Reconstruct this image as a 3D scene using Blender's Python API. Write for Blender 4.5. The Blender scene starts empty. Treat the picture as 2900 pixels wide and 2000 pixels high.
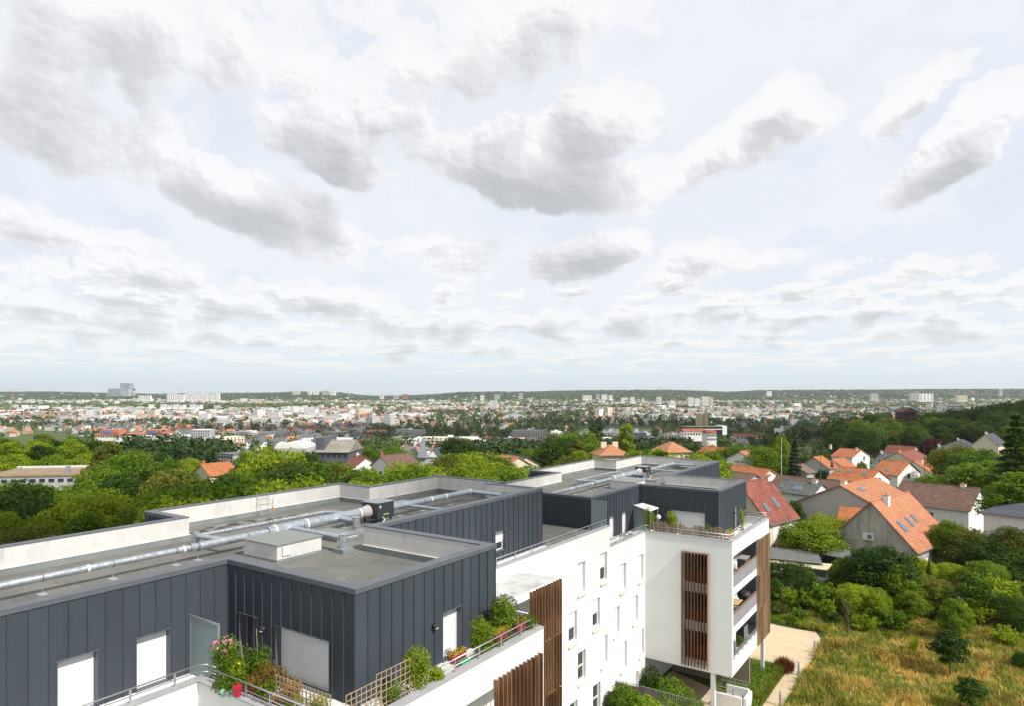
import bpy, math, random
import numpy as np
from mathutils import Vector, Matrix
R = math.radians
sc = bpy.context.scene
COL = sc.collection
HAZE = True

# ---------------------------------------------------------------- camera
# world axes follow the apartment building: +y along its long walls, +x out of its sunlit facade; the camera stands over (0, 0)
CAM_H = 23.0
FPX, CX, HY = 1900.0, 1450.0, 1112.0
SN, CN = 0.5603, 0.8283
YAW = math.atan2(SN, CN)
cam = bpy.data.cameras.new('camera')
cam.sensor_width = 36.0
cam.lens = FPX / 2900.0 * 36.0
cam.shift_y = (HY - 1000.0) / 2900.0
cam.clip_start = 0.5
cam.clip_end = 60000.0
cam_ob = bpy.data.objects.new('camera', cam)
cam_ob.location = (0, 0, CAM_H)
cam_ob.rotation_euler = (R(90), 0, YAW)
COL.objects.link(cam_ob)
sc.camera = cam_ob
sc.view_settings.view_transform = 'Standard'
sc.view_settings.look = 'None'
sc.view_settings.gamma = 1
sc.view_settings.exposure = 0.20
sc.view_settings.use_curve_mapping = False
sc.cycles.max_bounces = 6
sc.cycles.diffuse_bounces = 3
sc.cycles.glossy_bounces = 3
sc.cycles.transmission_bounces = 6
sc.cycles.transparent_max_bounces = 6
sc.cycles.volume_bounces = 0
sc.cycles.use_adaptive_sampling = True
sc.cycles.adaptive_threshold = 0.02
sc.cycles.use_denoising = True

# ---------------------------------------------------------------- sun
SUN_EL = R(46.0)
SUN_H = Vector((0.996, -0.085, 0.0)).normalized()
SUN_DIR = Vector((SUN_H.x * math.cos(SUN_EL), SUN_H.y * math.cos(SUN_EL), math.sin(SUN_EL)))
sl = bpy.data.lights.new('sun', 'SUN')
sl.energy = 4.8
sl.angle = R(0.55)
sl.color = (1.0, 0.955, 0.88)
so = bpy.data.objects.new('sun', sl)
so.rotation_euler = SUN_DIR.to_track_quat('Z', 'Y').to_euler()
so.location = (60, 0, 80)
COL.objects.link(so)

# ---------------------------------------------------------------- node helpers
class NT:
    def __init__(s, tree):
        s.t = tree; s.n = tree.nodes; s.l = tree.links
    def put(s, sock, v):
        if v is None: return
        if isinstance(v, bpy.types.NodeSocket): s.l.new(v, sock)
        else: sock.default_value = v
    def m(s, op, a, b=None, c=None, clamp=False):
        n = s.n.new('ShaderNodeMath'); n.operation = op; n.use_clamp = clamp
        s.put(n.inputs[0], a); s.put(n.inputs[1], b)
        if c is not None: s.put(n.inputs[2], c)
        return n.outputs[0]
    def v(s, op, a, b=None, scale=None):
        n = s.n.new('ShaderNodeVectorMath'); n.operation = op
        s.put(n.inputs[0], a)
        if b is not None: s.put(n.inputs[1], b)
        if scale is not None: s.put(n.inputs['Scale'], scale)
        return n.outputs['Value'] if op in ('LENGTH', 'DOT_PRODUCT', 'DISTANCE') else n.outputs[0]
    def xyz(s, x, y, z):
        n = s.n.new('ShaderNodeCombineXYZ'); s.put(n.inputs[0], x); s.put(n.inputs[1], y); s.put(n.inputs[2], z)
        return n.outputs[0]
    def sep(s, v):
        n = s.n.new('ShaderNodeSeparateXYZ'); s.put(n.inputs[0], v); return n.outputs
    def noise(s, vec, scale, detail=3, rough=0.5, dim='3D', dist=0.0, col=False):
        n = s.n.new('ShaderNodeTexNoise'); n.noise_dimensions = dim
        s.put(n.inputs['Vector'], vec); n.inputs['Scale'].default_value = scale
        n.inputs['Detail'].default_value = detail; n.inputs['Roughness'].default_value = rough
        n.inputs['Distortion'].default_value = dist
        return n.outputs[1 if col else 0]
    def vor(s, vec, scale, feature='F1', rand=1.0, out=0, detail=0, rough=0.5, dim='3D'):
        n = s.n.new('ShaderNodeTexVoronoi'); n.feature = feature; n.voronoi_dimensions = dim
        s.put(n.inputs['Vector'], vec); n.inputs['Scale'].default_value = scale
        n.inputs['Randomness'].default_value = rand
        n.inputs['Detail'].default_value = detail; n.inputs['Roughness'].default_value = rough
        return n.outputs[out]
    def map(s, v, a, b, c=0.0, d=1.0, smooth=False):
        n = s.n.new('ShaderNodeMapRange'); s.put(n.inputs[0], v)
        if smooth: n.interpolation_type = 'SMOOTHSTEP'
        for i, q in zip((1, 2, 3, 4), (a, b, c, d)): s.put(n.inputs[i], q)
        return n.outputs[0]
    def mix(s, f, a, b, mode='MIX'):
        n = s.n.new('ShaderNodeMix'); n.data_type = 'RGBA'; n.blend_type = mode
        s.put(n.inputs[0], f)
        s.put(n.inputs[6], (*a, 1) if isinstance(a, tuple) and len(a) == 3 else a)
        s.put(n.inputs[7], (*b, 1) if isinstance(b, tuple) and len(b) == 3 else b)
        return n.outputs[2]
    def ramp(s, f, stops, interp='LINEAR'):
        n = s.n.new('ShaderNodeValToRGB'); s.put(n.inputs[0], f)
        e = n.color_ramp.elements
        n.color_ramp.interpolation = interp
        while len(e) < len(stops): e.new(0.5)
        for k, (p, c) in enumerate(stops): e[k].position = p; e[k].color = (*c, 1)
        return n.outputs[0]

# ---------------------------------------------------------------- world: clear sky model with a deck of cumulus in front of it
w = bpy.data.worlds.new('World'); sc.world = w; w.use_nodes = True
wt = w.node_tree; wt.nodes.clear()
K = NT(wt)

def dir_of(px, py):
    t = (px - CX) / FPX; v = (HY - py) / FPX
    n = math.sqrt(1 + t * t + v * v)
    return math.atan(t), math.asin(v / n)

_rs = np.random.RandomState(7)
_PERM = np.concatenate([_rs.permutation(512)] * 2)
_GR = np.stack([np.cos(_rs.rand(512) * 6.2832), np.sin(_rs.rand(512) * 6.2832)], 1).astype(np.float32)
_GR /= np.linalg.norm(_GR, axis=1)[:, None]
def gnoise(x, y):
    xi = np.floor(x).astype(np.int32); yi = np.floor(y).astype(np.int32)
    fx = (x - xi).astype(np.float32); fy = (y - yi).astype(np.float32)
    u = fx * fx * fx * (fx * (fx * 6 - 15) + 10); v = fy * fy * fy * (fy * (fy * 6 - 15) + 10)
    def g(ix, iy, dx_, dy_):
        h = _PERM[_PERM[ix & 511] + (iy & 511)]
        q = _GR[h]; return q[..., 0] * dx_ + q[..., 1] * dy_
    a = g(xi, yi, fx, fy); b = g(xi + 1, yi, fx - 1, fy)
    c = g(xi, yi + 1, fx, fy - 1); d = g(xi + 1, yi + 1, fx - 1, fy - 1)
    return ((a + u * (b - a)) * (1 - v) + (c + u * (d - c)) * v) * 1.5
def fbm(x, y, octv=5, gain=0.5, billow=False, off=0.0):
    s_, am, tot = 0, 1.0, 0
    for o in range(octv):
        n = gnoise(x + off + 17.3 * o, y + off * 0.7 + 9.1 * o)
        if billow: n = 1.0 - 2.2 * np.abs(n)
        s_ = s_ + n * am; tot += am; am *= gain; x = x * 2.03; y = y * 2.03
    return s_ / tot
_PT = _rs.rand(512, 2).astype(np.float32)
def worley(x, y):
    xi = np.floor(x).astype(np.int32); yi = np.floor(y).astype(np.int32); fx = (x - xi).astype(np.float32); fy = (y - yi).astype(np.float32)
    best = np.full(x.shape, 9.0, np.float32)
    for i in (-1, 0, 1):
        for j in (-1, 0, 1):
            h = _PERM[_PERM[(xi + i) & 511] + ((yi + j) & 511)]; q = _PT[h]
            d = (q[..., 0] + i - fx) ** 2 + (q[..., 1] + j - fy) ** 2; np.minimum(best, d, out=best)
    return best
def puffs(x, y):
    """cauliflower: round heads of three sizes"""
    s_, am = 0, 1.0
    for o in range(4):
        s_ = s_ + (0.26 - np.minimum(worley(x + 7.3 * o, y + 3.1 * o), 1.1)) * am; am *= 0.52; x = x * 2.1; y = y * 2.1
    return s_
def sst(x, a, b):
    t = np.clip((x - a) / (b - a), 0, 1); return t * t * (3 - 2 * t)
def lerp(a, b, t): return a + (b - a) * t

# cumulus seen from here: centre, half sizes (photograph pixels), tilt, weight
CLOUDS = [tuple(1.2532 * q for q in c[:4]) + c[4:] for c in [
    (120, 30, 600, 130, -6, 0.75), (560, 95, 330, 120, -14, 0.55), (1230, 60, 260, 150, 10, 0.6), (1010, 150, 200, 80, 0, 0.5), (860, 40, 160, 80, 0, .3),
    (90, 285, 200, 115, -14, 0.95), (300, 190, 160, 60, -20, 0.3),
    (560, 455, 280, 98, -19, 1.5), (480, 390, 130, 72, -6, 1.2), (680, 530, 110, 70, -10, 0.7),
    (765, 330, 150, 88, -22, 1.5), (870, 285, 120, 66, 8, 0.8),
    (1165, 395, 262, 95, -10, 1.6), (1330, 295, 150, 98, 12, 1.5), (1120, 320, 130, 60, 20, 1.0),
    (1400, 440, 140, 60, 0, 0.6), (1600, 370, 140, 62, 32, 1.1), (1780, 270, 140, 78, 22, 1.1),
    (2060, 235, 180, 62, 28, 1.0), (2170, 335, 250, 74, 27, 1.5), (2280, 230, 90, 60, 35, 0.6),
    (1330, 580, 130, 62, 14, 1.7), (1040, 590, 95, 48, 8, 0.5), (960, 560, 90, 32, 4, 0.55),
    (1590, 590, 110, 45, 8, 1.0), (1510, 640, 80, 26, 6, 0.9), (1720, 590, 70, 26, 6, 0.7),
    (1880, 615, 60, 18, 10, 0.4), (2080, 610, 120, 34, 8, 0.6), (2200, 670, 90, 20, 6, 0.45), (2300, 630, 50, 18, 10, 0.45),
    (90, 520, 170, 60, -8, 0.8), (280, 555, 120, 40, -12, .4), (340, 620, 170, 52, -6, 0.95), (150, 640, 160, 45, 0, 0.5),
    (50, 690, 160, 48, 0, 0.8), (320, 725, 190, 46, 0, 0.9), (520, 690, 110, 46, 0, 1.0), (460, 755, 140, 30, 0, .9),
    (750, 690, 150, 48, 0, 1.1), (890, 730, 90, 36, -8, 0.9), (1040, 735, 110, 36, 6, 1.0), (1230, 735, 74, 32, 0, 1.1),
    (1420, 730, 130, 38, 4, 1.1), (1640, 705, 85, 28, 8, 1.0), (1750, 735, 65, 20, 4, 0.9), (1690, 760, 60, 16, 0, .8),
    (2170, 750, 110, 28, 0, 1.0), (2020, 752, 80, 22, 0, 0.8), (1940, 740, 60, 22, 0, 0.5),
    (120, 780, 160, 26, 0, .6), (800, 775, 130, 22, 0, .6), (1110, 790, 150, 20, 0, .5),
]]
def cloud_map():
    """paints the cumulus deck as seen from the town: (azimuth, elevation) -> colour and cover, mirrored round the compass"""
    Q = 1536; ny = 3 * Q // 2            # a quarter of the compass; elevations from -7.5 to 60 degrees
    e_lo = -R(7.5)
    az = (np.arange(Q) + 0.5) / Q * (math.pi / 2) - math.pi / 4
    de = math.pi / 2 / Q
    el = e_lo + (np.arange(int(R(90.0 + 7.5) / de)) + 0.5) * de
    A, E = np.meshgrid(az.astype(np.float32), el.astype(np.float32))
    ep = np.maximum(E, 0.0)
    lo = 1 - sst(E, 0.10, 0.30)
    def duo(f, *a, **k):        # one noise at two sizes: finer towards the horizon
        return lerp(f(A * 6.5, E * 7.5, *a, **k), f(A * 13.0 + 5, E * 22.0, *a, **k), lo)
    amp = (ep + 0.035) * 0.17
    w1, w2 = duo(fbm, 5, 0.55, off=3.0), duo(fbm, 5, 0.55, off=40.0)
    AX, EX = A + w1 * amp, E + w2 * amp * 0.55
    best = np.full(A.shape, -3.0, np.float32)
    for (cx_, cy_, rx, ry, ang, wgt) in CLOUDS:
        a, e = dir_of(cx_, cy_); a1, _ = dir_of(cx_ + rx, cy_); _, e2 = dir_of(cx_, cy_ - ry)
        sx, sy = abs(a1 - a) * 1.06, abs(e2 - e) * 1.16
        c_, s_ = math.cos(R(ang)), math.sin(R(ang))
        X = (AX - a) * c_ + (EX - e) * s_; Y = -(AX - a) * s_ + (EX - e) * c_
        Y = np.where(Y < 0, Y * 1.25, Y)                    # flat bases, domed tops
        f = wgt * (1.0 - np.sqrt((X / sx) ** 2 + (Y / sy) ** 2))
        best = np.maximum(best, f) + 0.06 * np.exp(-np.abs(best - f) * 9)
    t = 1.0 / (ep + 0.028)
    rows = lerp(fbm(A * 15.0, np.log(ep + 0.03) * 7.5, 4, 0.5, off=11.0), fbm(A * t * 0.55, t * 1.05, 4, 0.5, off=11.0), 0.35)
    band = sst(E, 0.008, 0.04) * (1 - sst(E, 0.13, 0.21))
    rf = (rows * 2.5 + 0.14) * band - (1 - band) * 1.5
    best = np.maximum(best, rf)
    high = fbm(A * 1.7, E * 2.2, 4, 0.5, off=77.0) * 1.8 + sst(E, 0.55, 0.9) * 0.2 - 1.5 * (1 - sst(E, 0.50, 0.70))
    best = np.maximum(best, high)
    fine = duo(fbm, 7, 0.58, off=21.0)
    puff = lerp(puffs(A * 11 + w1 * .35, E * 13 + w2 * .35), puffs(A * 24 + w1 * .3, E * 38 + w2 * .3), lo)
    F = best + fine * 0.34 + puff * 0.62
    dens = np.clip(best + fine * 0.26 + puff * 0.50, 0, None) * (F > 0)
    # light from above and the right: optical depth gathered along the way to the sun
    def up(a, k, r):
        k = int(k); r = int(r)
        b = np.roll(a, -k, 0); b[-max(k, 1):] = b[-max(k, 1) - 1]
        return np.roll(b, -r, 1) if r else b
    tau = 0
    for i, (k, wgt) in enumerate(((3, .25), (8, .4), (17, .6), (32, .8), (55, 1.0), (85, 1.0), (120, .8))):
        tau = tau + up(dens, k, k * 0.25) * wgt
    # nearer the horizon the clouds are smaller: fewer pixels count
    tn = 0
    for k, wgt in ((2, .5), (5, .8), (9, 1.0), (15, 1.0)):
        tn = tn + up(dens, k, k * 0.3) * wgt * 0.90
    tau = lerp(tn, tau, sst(E, 0.06, 0.30))
    lit = np.exp(-np.maximum(tau - 0.85, 0) * 0.66)
    # small relief on the lit sides
    rel = np.clip((F - up(F, 3, 2)) * 2.0, -.26, .26) * (0.5 + 0.5 * sst(lit, .2, .8))
    lit = np.clip(lit * 1.08 + rel * lerp(.35, 1, sst(E, 0.02, 0.2)), 0, 1)
    base_ = sst(tau, 0.25, 1.6)
    cover = np.clip(F / lerp(0.09, 0.34, base_), 0, 1); cover = cover * cover * (3 - 2 * cover)
    soft = sst(F, 0.0, 0.5)
    hz = 1 - sst(E, 0.0, 0.17)
    V3 = lambda c: np.array(c, np.float32)
    cd = V3((0.43, 0.434, 0.447)) + (V3((0.51, 0.555, 0.585)) - V3((0.43, 0.434, 0.447))) * hz[..., None]
    cl = V3((0.80, 0.795, 0.80)) + (V3((0.745, 0.775, 0.79)) - V3((0.80, 0.795, 0.80))) * hz[..., None]
    c = cd + (cl - cd) * lit[..., None]
    thin = V3((0.68, 0.70, 0.73))
    c = c + (thin - c) * (0.45 * (1 - soft))[..., None]
    veil = fbm(A * 2.2 + w1, E * 5.0 + w2, 5, 0.5, off=60.0)
    v2 = fbm(A * 2.4, E * 4.6, 3, 0.5, off=90.0)
    vf = lerp(0.80, 1.0, sst(veil, -.30, .05)) * lerp(0.88, 1.0, sst(v2, -.32, -.05))
    vc = V3((0.71, 0.73, 0.768)) + 0 * c
    vc = vc + (V3((0.62, 0.72, 0.77)) - vc) * (0.85 * (1 - sst(E, 0.0, 0.13)))[..., None]
    cv = cover * lerp(0.2, 0.97, sst(E, -0.005, 0.05))
    rgb = vc + (c - vc) * cv[..., None]
    alpha = 1 - (1 - vf) * (1 - cv) * sst(E, 0.02, 0.14)
    rgb = V3((0.46, 0.54, 0.68)) + (rgb - V3((0.46, 0.54, 0.68))) * alpha[..., None]
    # assemble the whole compass
    Wd, Hd = 4 * Q, 2 * Q
    img = np.zeros((Hd, Wd, 4), np.float32)
    img[:, :, :3] = (0.30, 0.31, 0.28); img[:, :, 3] = 1
    tile = np.concatenate([rgb, alpha[..., None]], 2).astype(np.float32)
    flip = tile[:, ::-1]
    full = np.concatenate([flip[:, Q // 2:], tile, flip, tile, flip[:, :Q // 2]], 1)
    full = np.concatenate([tile[:, Q // 2:], flip, tile, flip, tile[:, :Q // 2]], 1)
    y0 = int(round((math.pi / 2 + e_lo) / de))
    full = np.roll(full, 0, 1)
    n = min(full.shape[0], Hd - y0)
    img[y0:y0 + n] = full[:n]
    return img, Wd, Hd
_img, _W, _H = cloud_map()
enc = lambda a: np.where(a <= 0.0031308, a * 12.92, 1.055 * np.power(np.maximum(a, 1e-6), 1 / 2.4) - 0.055)
_img[:, :, :3] = enc(_img[:, :, :3])
im = bpy.data.images.new('cumulus_deck', _W, _H, alpha=True, float_buffer=False)
im.alpha_mode = 'CHANNEL_PACKED'
im.pixels.foreach_set(np.clip(_img, 0, 1).ravel())
im.pack()
del _img
tc = wt.nodes.new('ShaderNodeTexCoord')
rot = wt.nodes.new('ShaderNodeVectorRotate'); rot.rotation_type = 'Z_AXIS'
rot.inputs['Angle'].default_value = -YAW - math.pi / 2
K.l.new(tc.outputs['Generated'], rot.inputs['Vector'])
env = wt.nodes.new('ShaderNodeTexEnvironment'); env.image = im; env.interpolation = 'Linear'
K.l.new(rot.outputs[0], env.inputs[0])
sky = wt.nodes.new('ShaderNodeTexSky'); sky.sky_type = 'NISHITA'; sky.sun_disc = False
sky.sun_elevation = SUN_EL
sky.sun_rotation = math.atan2(SUN_H.x, SUN_H.y)
sky.air_density = 1.0; sky.dust_density = 1.5; sky.ozone_density = 1.5
blue = K.v('SCALE', sky.outputs[0], None, 0.11)
skyc = K.mix(0.93, blue, env.outputs['Color'])
bg = wt.nodes.new('ShaderNodeBackground'); bg.inputs['Strength'].default_value = 1.12
K.l.new(skyc, bg.inputs['Color'])
wo = wt.nodes.new('ShaderNodeOutputWorld'); K.l.new(bg.outputs[0], wo.inputs[0])
w.cycles.sampling_method = 'MANUAL'; w.cycles.sample_map_resolution = 1024

# ================================================================= helpers
def cw(X, Y, z=0.0):
    """camera-frame plan coordinates (X to the right, Y ahead, metres) -> world"""
    return Vector((CN * X - SN * Y, SN * X + CN * Y, z))
def at(px, py, Y):
    """world point seen at a photograph pixel, Y metres ahead"""
    return cw((px - CX) / FPX * Y, Y, CAM_H - (py - HY) / FPX * Y)
def atz(px, py, z):
    Y = (CAM_H - z) * FPX / (py - HY)
    return cw((px - CX) / FPX * Y, Y, z)
def project(p):
    X = CN * p[0] + SN * p[1]; Y = -SN * p[0] + CN * p[1]
    Y = max(Y, 0.01)
    return CX + FPX * X / Y, HY + FPX * (CAM_H - p[2]) / Y, Y

class MB:
    """collects faces; build() links them as one mesh object"""
    def __init__(s): s.v = []; s.f = []; s.mi = []; s.cur = 0
    def add(s, vs, fs):
        o = len(s.v); s.v += [tuple(q) for q in vs]
        s.f += [tuple(i + o for i in f) for f in fs]; s.mi += [s.cur] * len(fs); return s
    def box(s, x0, x1, y0, y1, z0, z1):
        if x0 > x1: x0, x1 = x1, x0
        if y0 > y1: y0, y1 = y1, y0
        if z0 > z1: z0, z1 = z1, z0
        return s.add([(x0, y0, z0), (x1, y0, z0), (x1, y1, z0), (x0, y1, z0), (x0, y0, z1), (x1, y0, z1), (x1, y1, z1), (x0, y1, z1)],
                     [(0, 3, 2, 1), (4, 5, 6, 7), (0, 1, 5, 4), (1, 2, 6, 5), (2, 3, 7, 6), (3, 0, 4, 7)])
    def prism(s, pts, z0, z1):
        n = len(pts)
        area = sum(pts[i][0] * pts[(i + 1) % n][1] - pts[(i + 1) % n][0] * pts[i][1] for i in range(n))
        if area < 0: pts = pts[::-1]
        vs = [(p[0], p[1], z0) for p in pts] + [(p[0], p[1], z1) for p in pts]
        return s.add(vs, [tuple(range(n - 1, -1, -1)), tuple(range(n, 2 * n))] + [(i, (i + 1) % n, (i + 1) % n + n, i + n) for i in range(n)])
    def obox(s, c, ux, uy, uz):
        c, ux, uy, uz = (Vector(q) for q in (c, ux, uy, uz))
        vs = [c + ux * a + uy * b + uz * d for d in (-1, 1) for a, b in ((-1, -1), (1, -1), (1, 1), (-1, 1))]
        fs = [(0, 3, 2, 1), (4, 5, 6, 7), (0, 1, 5, 4), (1, 2, 6, 5), (2, 3, 7, 6), (3, 0, 4, 7)]
        if ux.cross(uy).dot(uz) < 0: fs = [f[::-1] for f in fs]
        return s.add(vs, fs)
    def cyl(s, p, q, r, r2=None, n=12, cap=True):
        p, q = Vector(p), Vector(q); r2 = r if r2 is None else r2
        d = (q - p).normalized(); a = d.orthogonal().normalized(); b = d.cross(a)
        vs = []
        for c, rr in ((p, r), (q, r2)):
            for i in range(n):
                t = 2 * math.pi * i / n
                vs.append(c + (a * math.cos(t) + b * math.sin(t)) * rr)
        fs = [(i, (i + 1) % n, (i + 1) % n + n, i + n) for i in range(n)]
        if cap: fs += [tuple(range(n - 1, -1, -1)), tuple(range(n, 2 * n))]
        return s.add(vs, fs)
    def tube(s, pts, r, n=10):
        pts = [Vector(p) for p in pts]
        for i in range(len(pts) - 1): s.cyl(pts[i], pts[i + 1], r if not isinstance(r, (list, tuple)) else r[i], None if not isinstance(r, (list, tuple)) else r[i + 1], n)
        return s
    def ball(s, c, r, n=10, m=6, sz=1.0):
        vs = [(c[0], c[1], c[2] - r * sz)]
        for j in range(1, m):
            ph = math.pi * j / m - math.pi / 2
            for i in range(n):
                t = 2 * math.pi * i / n
                vs.append((c[0] + r * math.cos(ph) * math.cos(t), c[1] + r * math.cos(ph) * math.sin(t), c[2] + r * sz * math.sin(ph)))
        vs.append((c[0], c[1], c[2] + r * sz))
        fs = [(0, 1 + (i + 1) % n, 1 + i) for i in range(n)]
        for j in range(m - 2):
            for i in range(n):
                a = 1 + j * n
                fs.append((a + i, a + (i + 1) % n, a + n + (i + 1) % n, a + n + i))
        a = 1 + (m - 2) * n
        fs += [(a + i, a + (i + 1) % n, len(vs) - 1) for i in range(n)]
        return s.add(vs, fs)
    def mesh(s, name, mat, smooth=False, bevel=None):
        me = bpy.data.meshes.new(name); me.from_pydata(s.v, [], s.f)
        for q in (mat if isinstance(mat, (list, tuple)) else [mat]): me.materials.append(q)
        if isinstance(mat, (list, tuple)) and len(mat) > 1: me.polygons.foreach_set('material_index', s.mi)
        if smooth: me.polygons.foreach_set('use_smooth', [True] * len(s.f))
        me.update(); return me
    def build(s, name, mat, parent=None, **kw):
        return link(name, s.mesh(name, mat, kw.pop('smooth', False)), parent, **kw)
def link(name, data, parent=None, label=None, cat=None, group=None, kind=None, loc=None, rot=None):
    o = bpy.data.objects.new(name, data); COL.objects.link(o)
    if parent is not None: o.parent = parent
    if loc is not None: o.location = loc
    if rot is not None: o.rotation_euler = (0, 0, rot) if not isinstance(rot, (tuple, list)) else rot
    if label: o['label'] = label
    if cat: o['category'] = cat
    if group: o['group'] = group
    if kind: o['kind'] = kind
    return o
def thing(name, label, cat, loc=(0, 0, 0), rot=0, group=None):
    o = link(name, None, None, label, cat, group, None, loc, rot); o.empty_display_size = 0.3
    return o
KIDS = {}
def children(o): return [c for c in bpy.data.objects if c.parent == o]
def copy_tree(src, loc, rot=None, label=None, group=None, scale=None):
    """a copy of a thing and of its parts; meshes are shared"""
    if src.name not in KIDS:
        KIDS[src.name] = [(c, children(c)) for c in children(src)]
    r = src.copy(); COL.objects.link(r); r.location = loc
    if rot is not None: r.rotation_euler = (0, 0, rot)
    if scale is not None: r.scale = scale
    if label: r['label'] = label
    if group: r['group'] = group
    for c, gs in KIDS[src.name]:
        d = c.copy(); COL.objects.link(d); d.parent = r
        for g in gs:
            e = g.copy(); COL.objects.link(e); e.parent = d
    return r
def npmesh(name, verts, faces, mats, smooth=False, mi=None):
    """verts (N,3), faces (M,k) all of one size"""
    me = bpy.data.meshes.new(name); verts = np.asarray(verts, np.float32); faces = np.asarray(faces, np.int32)
    k = faces.shape[1]
    me.vertices.add(len(verts)); me.vertices.foreach_set('co', verts.ravel())
    me.loops.add(faces.size); me.loops.foreach_set('vertex_index', faces.ravel())
    me.polygons.add(len(faces)); me.polygons.foreach_set('loop_start', np.arange(0, faces.size, k, dtype=np.int32))
    me.polygons.foreach_set('loop_total', np.full(len(faces), k, np.int32))
    for q in (mats if isinstance(mats, (list, tuple)) else [mats]): me.materials.append(q)
    if mi is not None: me.polygons.foreach_set('material_index', np.asarray(mi, np.int32))
    me.polygons.foreach_set('use_smooth', np.full(len(faces), bool(smooth)))
    me.update(calc_edges=True); return me

# ================================================================= materials
MATS = {}
def mat(name, fn=None, col=(0.5, 0.5, 0.5), rough=0.7, metal=0.0, spec=0.3):
    if name in MATS: return MATS[name]
    m = bpy.data.materials.new(name); m.use_nodes = True
    k = NT(m.node_tree); b = m.node_tree.nodes['Principled BSDF']
    b.inputs['Base Color'].default_value = (*col, 1); b.inputs['Roughness'].default_value = rough
    b.inputs['Metallic'].default_value = metal; b.inputs['Specular IOR Level'].default_value = spec
    if fn: fn(k, b)
    MATS[name] = m; return m
def obj_co(k):
    n = k.n.new('ShaderNodeTexCoord'); return n.outputs['Object']
def wpos(k):
    n = k.n.new('ShaderNodeNewGeometry'); return n.outputs['Position']
def island(k):
    n = k.n.new('ShaderNodeNewGeometry'); return n.outputs['Random Per Island']
def orand(k):
    n = k.n.new('ShaderNodeObjectInfo'); return n.outputs['Random']
def bump(k, b, h, strength=0.3, dist=0.02):
    n = k.n.new('ShaderNodeBump'); n.inputs['Strength'].default_value = strength; n.inputs['Distance'].default_value = dist
    k.l.new(h, n.inputs['Height']); k.l.new(n.outputs[0], b.inputs['Normal'])
def plain(name, c, rough=0.7, metal=0.0, var=0.06, scale=1.5, bmp=0.0, spec=0.3, stain=0.0):
    """one base colour with soft wear"""
    def fn(k, b):
        p = wpos(k); n = k.noise(p, scale, 4, 0.6)
        f = k.map(n, 0.3, 0.7, 1 - var, 1 + var)
        col = k.v('SCALE', (*c,), None, f)
        if stain:
            s2 = k.noise(k.v('MULTIPLY', p, (1.2, 1.2, 0.35)), 0.9, 5, 0.65)
            col = k.mix(k.m('MULTIPLY', k.map(s2, 0.48, 0.70, 0, 1, True), stain), col, tuple(q * 0.55 for q in c))
        k.l.new(col, b.inputs['Base Color'])
        if bmp: bump(k, b, k.noise(p, scale * 14, 3, 0.6), bmp, 0.01)
    return mat(name, fn, c, rough, metal, spec)

def _white(k, b):
    p = wpos(k); n = k.noise(p, .5, 4, .6); st = k.noise(k.v('MULTIPLY', p, (2.6, 2.6, .10)), 1.1, 5, .65); pt = k.noise(p, 9, 3, .6)
    c = k.mix(k.map(n, .3, .7), (0.74, 0.74, 0.725), (0.70, 0.702, 0.695))
    c = k.mix(k.m('MULTIPLY', k.map(st, .52, .72, 0, 1, True), .16), c, (0.50, 0.50, 0.48))
    k.l.new(c, b.inputs['Base Color']); bump(k, b, pt, .10, .01)
M_WHITE = mat('white_render', _white, rough=.85)
M_ZINC = None
def _zinc(k, b):
    p = wpos(k); r = orand(k)
    n = k.noise(k.v('MULTIPLY', p, (1, 1, 0.25)), 1.2, 4, 0.55)
    f = k.m('MULTIPLY', k.map(n, 0.3, 0.7, 0.90, 1.10), k.map(r, 0, 1, 0.955, 1.045))
    k.l.new(k.v('SCALE', (0.047, 0.057, 0.070), None, f), b.inputs['Base Color'])
    k.l.new(k.map(n, 0.3, 0.7, 0.48, 0.62), b.inputs['Roughness'])
    bump(k, b, k.noise(p, 2.2, 2, 0.5), 0.10, 0.03)
M_ZINC = mat('anthracite_zinc', _zinc, rough=0.55, metal=0.0, spec=0.22)
M_COPE = plain('anthracite_coping', (0.105, 0.115, 0.132), 0.5, 0.1, 0.10, 1.2)
M_COPE2 = plain('pale_grey_coping', (0.36, 0.36, 0.37), 0.6, 0.1, 0.10, 1.5)
def _conc(k, b):
    p = wpos(k); n = k.noise(p, 0.8, 6, 0.65); s2 = k.noise(k.v('MULTIPLY', p, (1.5, 1.5, 0.5)), 1.6, 5, 0.7)
    c = k.mix(k.map(n, 0.35, 0.7, 0, 1), (0.60, 0.59, 0.565), (0.50, 0.495, 0.475))
    c = k.mix(k.map(s2, 0.52, 0.72, 0, 0.55, True), c, (0.34, 0.335, 0.31))
    sp = k.vor(p, 2.2, 'F1'); c = k.mix(k.map(sp, 0.03, 0.06, 0.5, 0), c, (0.25, 0.25, 0.24))
    k.l.new(c, b.inputs['Base Color']); bump(k, b, k.noise(p, 12, 3, 0.6), 0.15, 0.01)
M_CONC = mat('parapet_concrete', _conc, rough=0.9)
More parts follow.
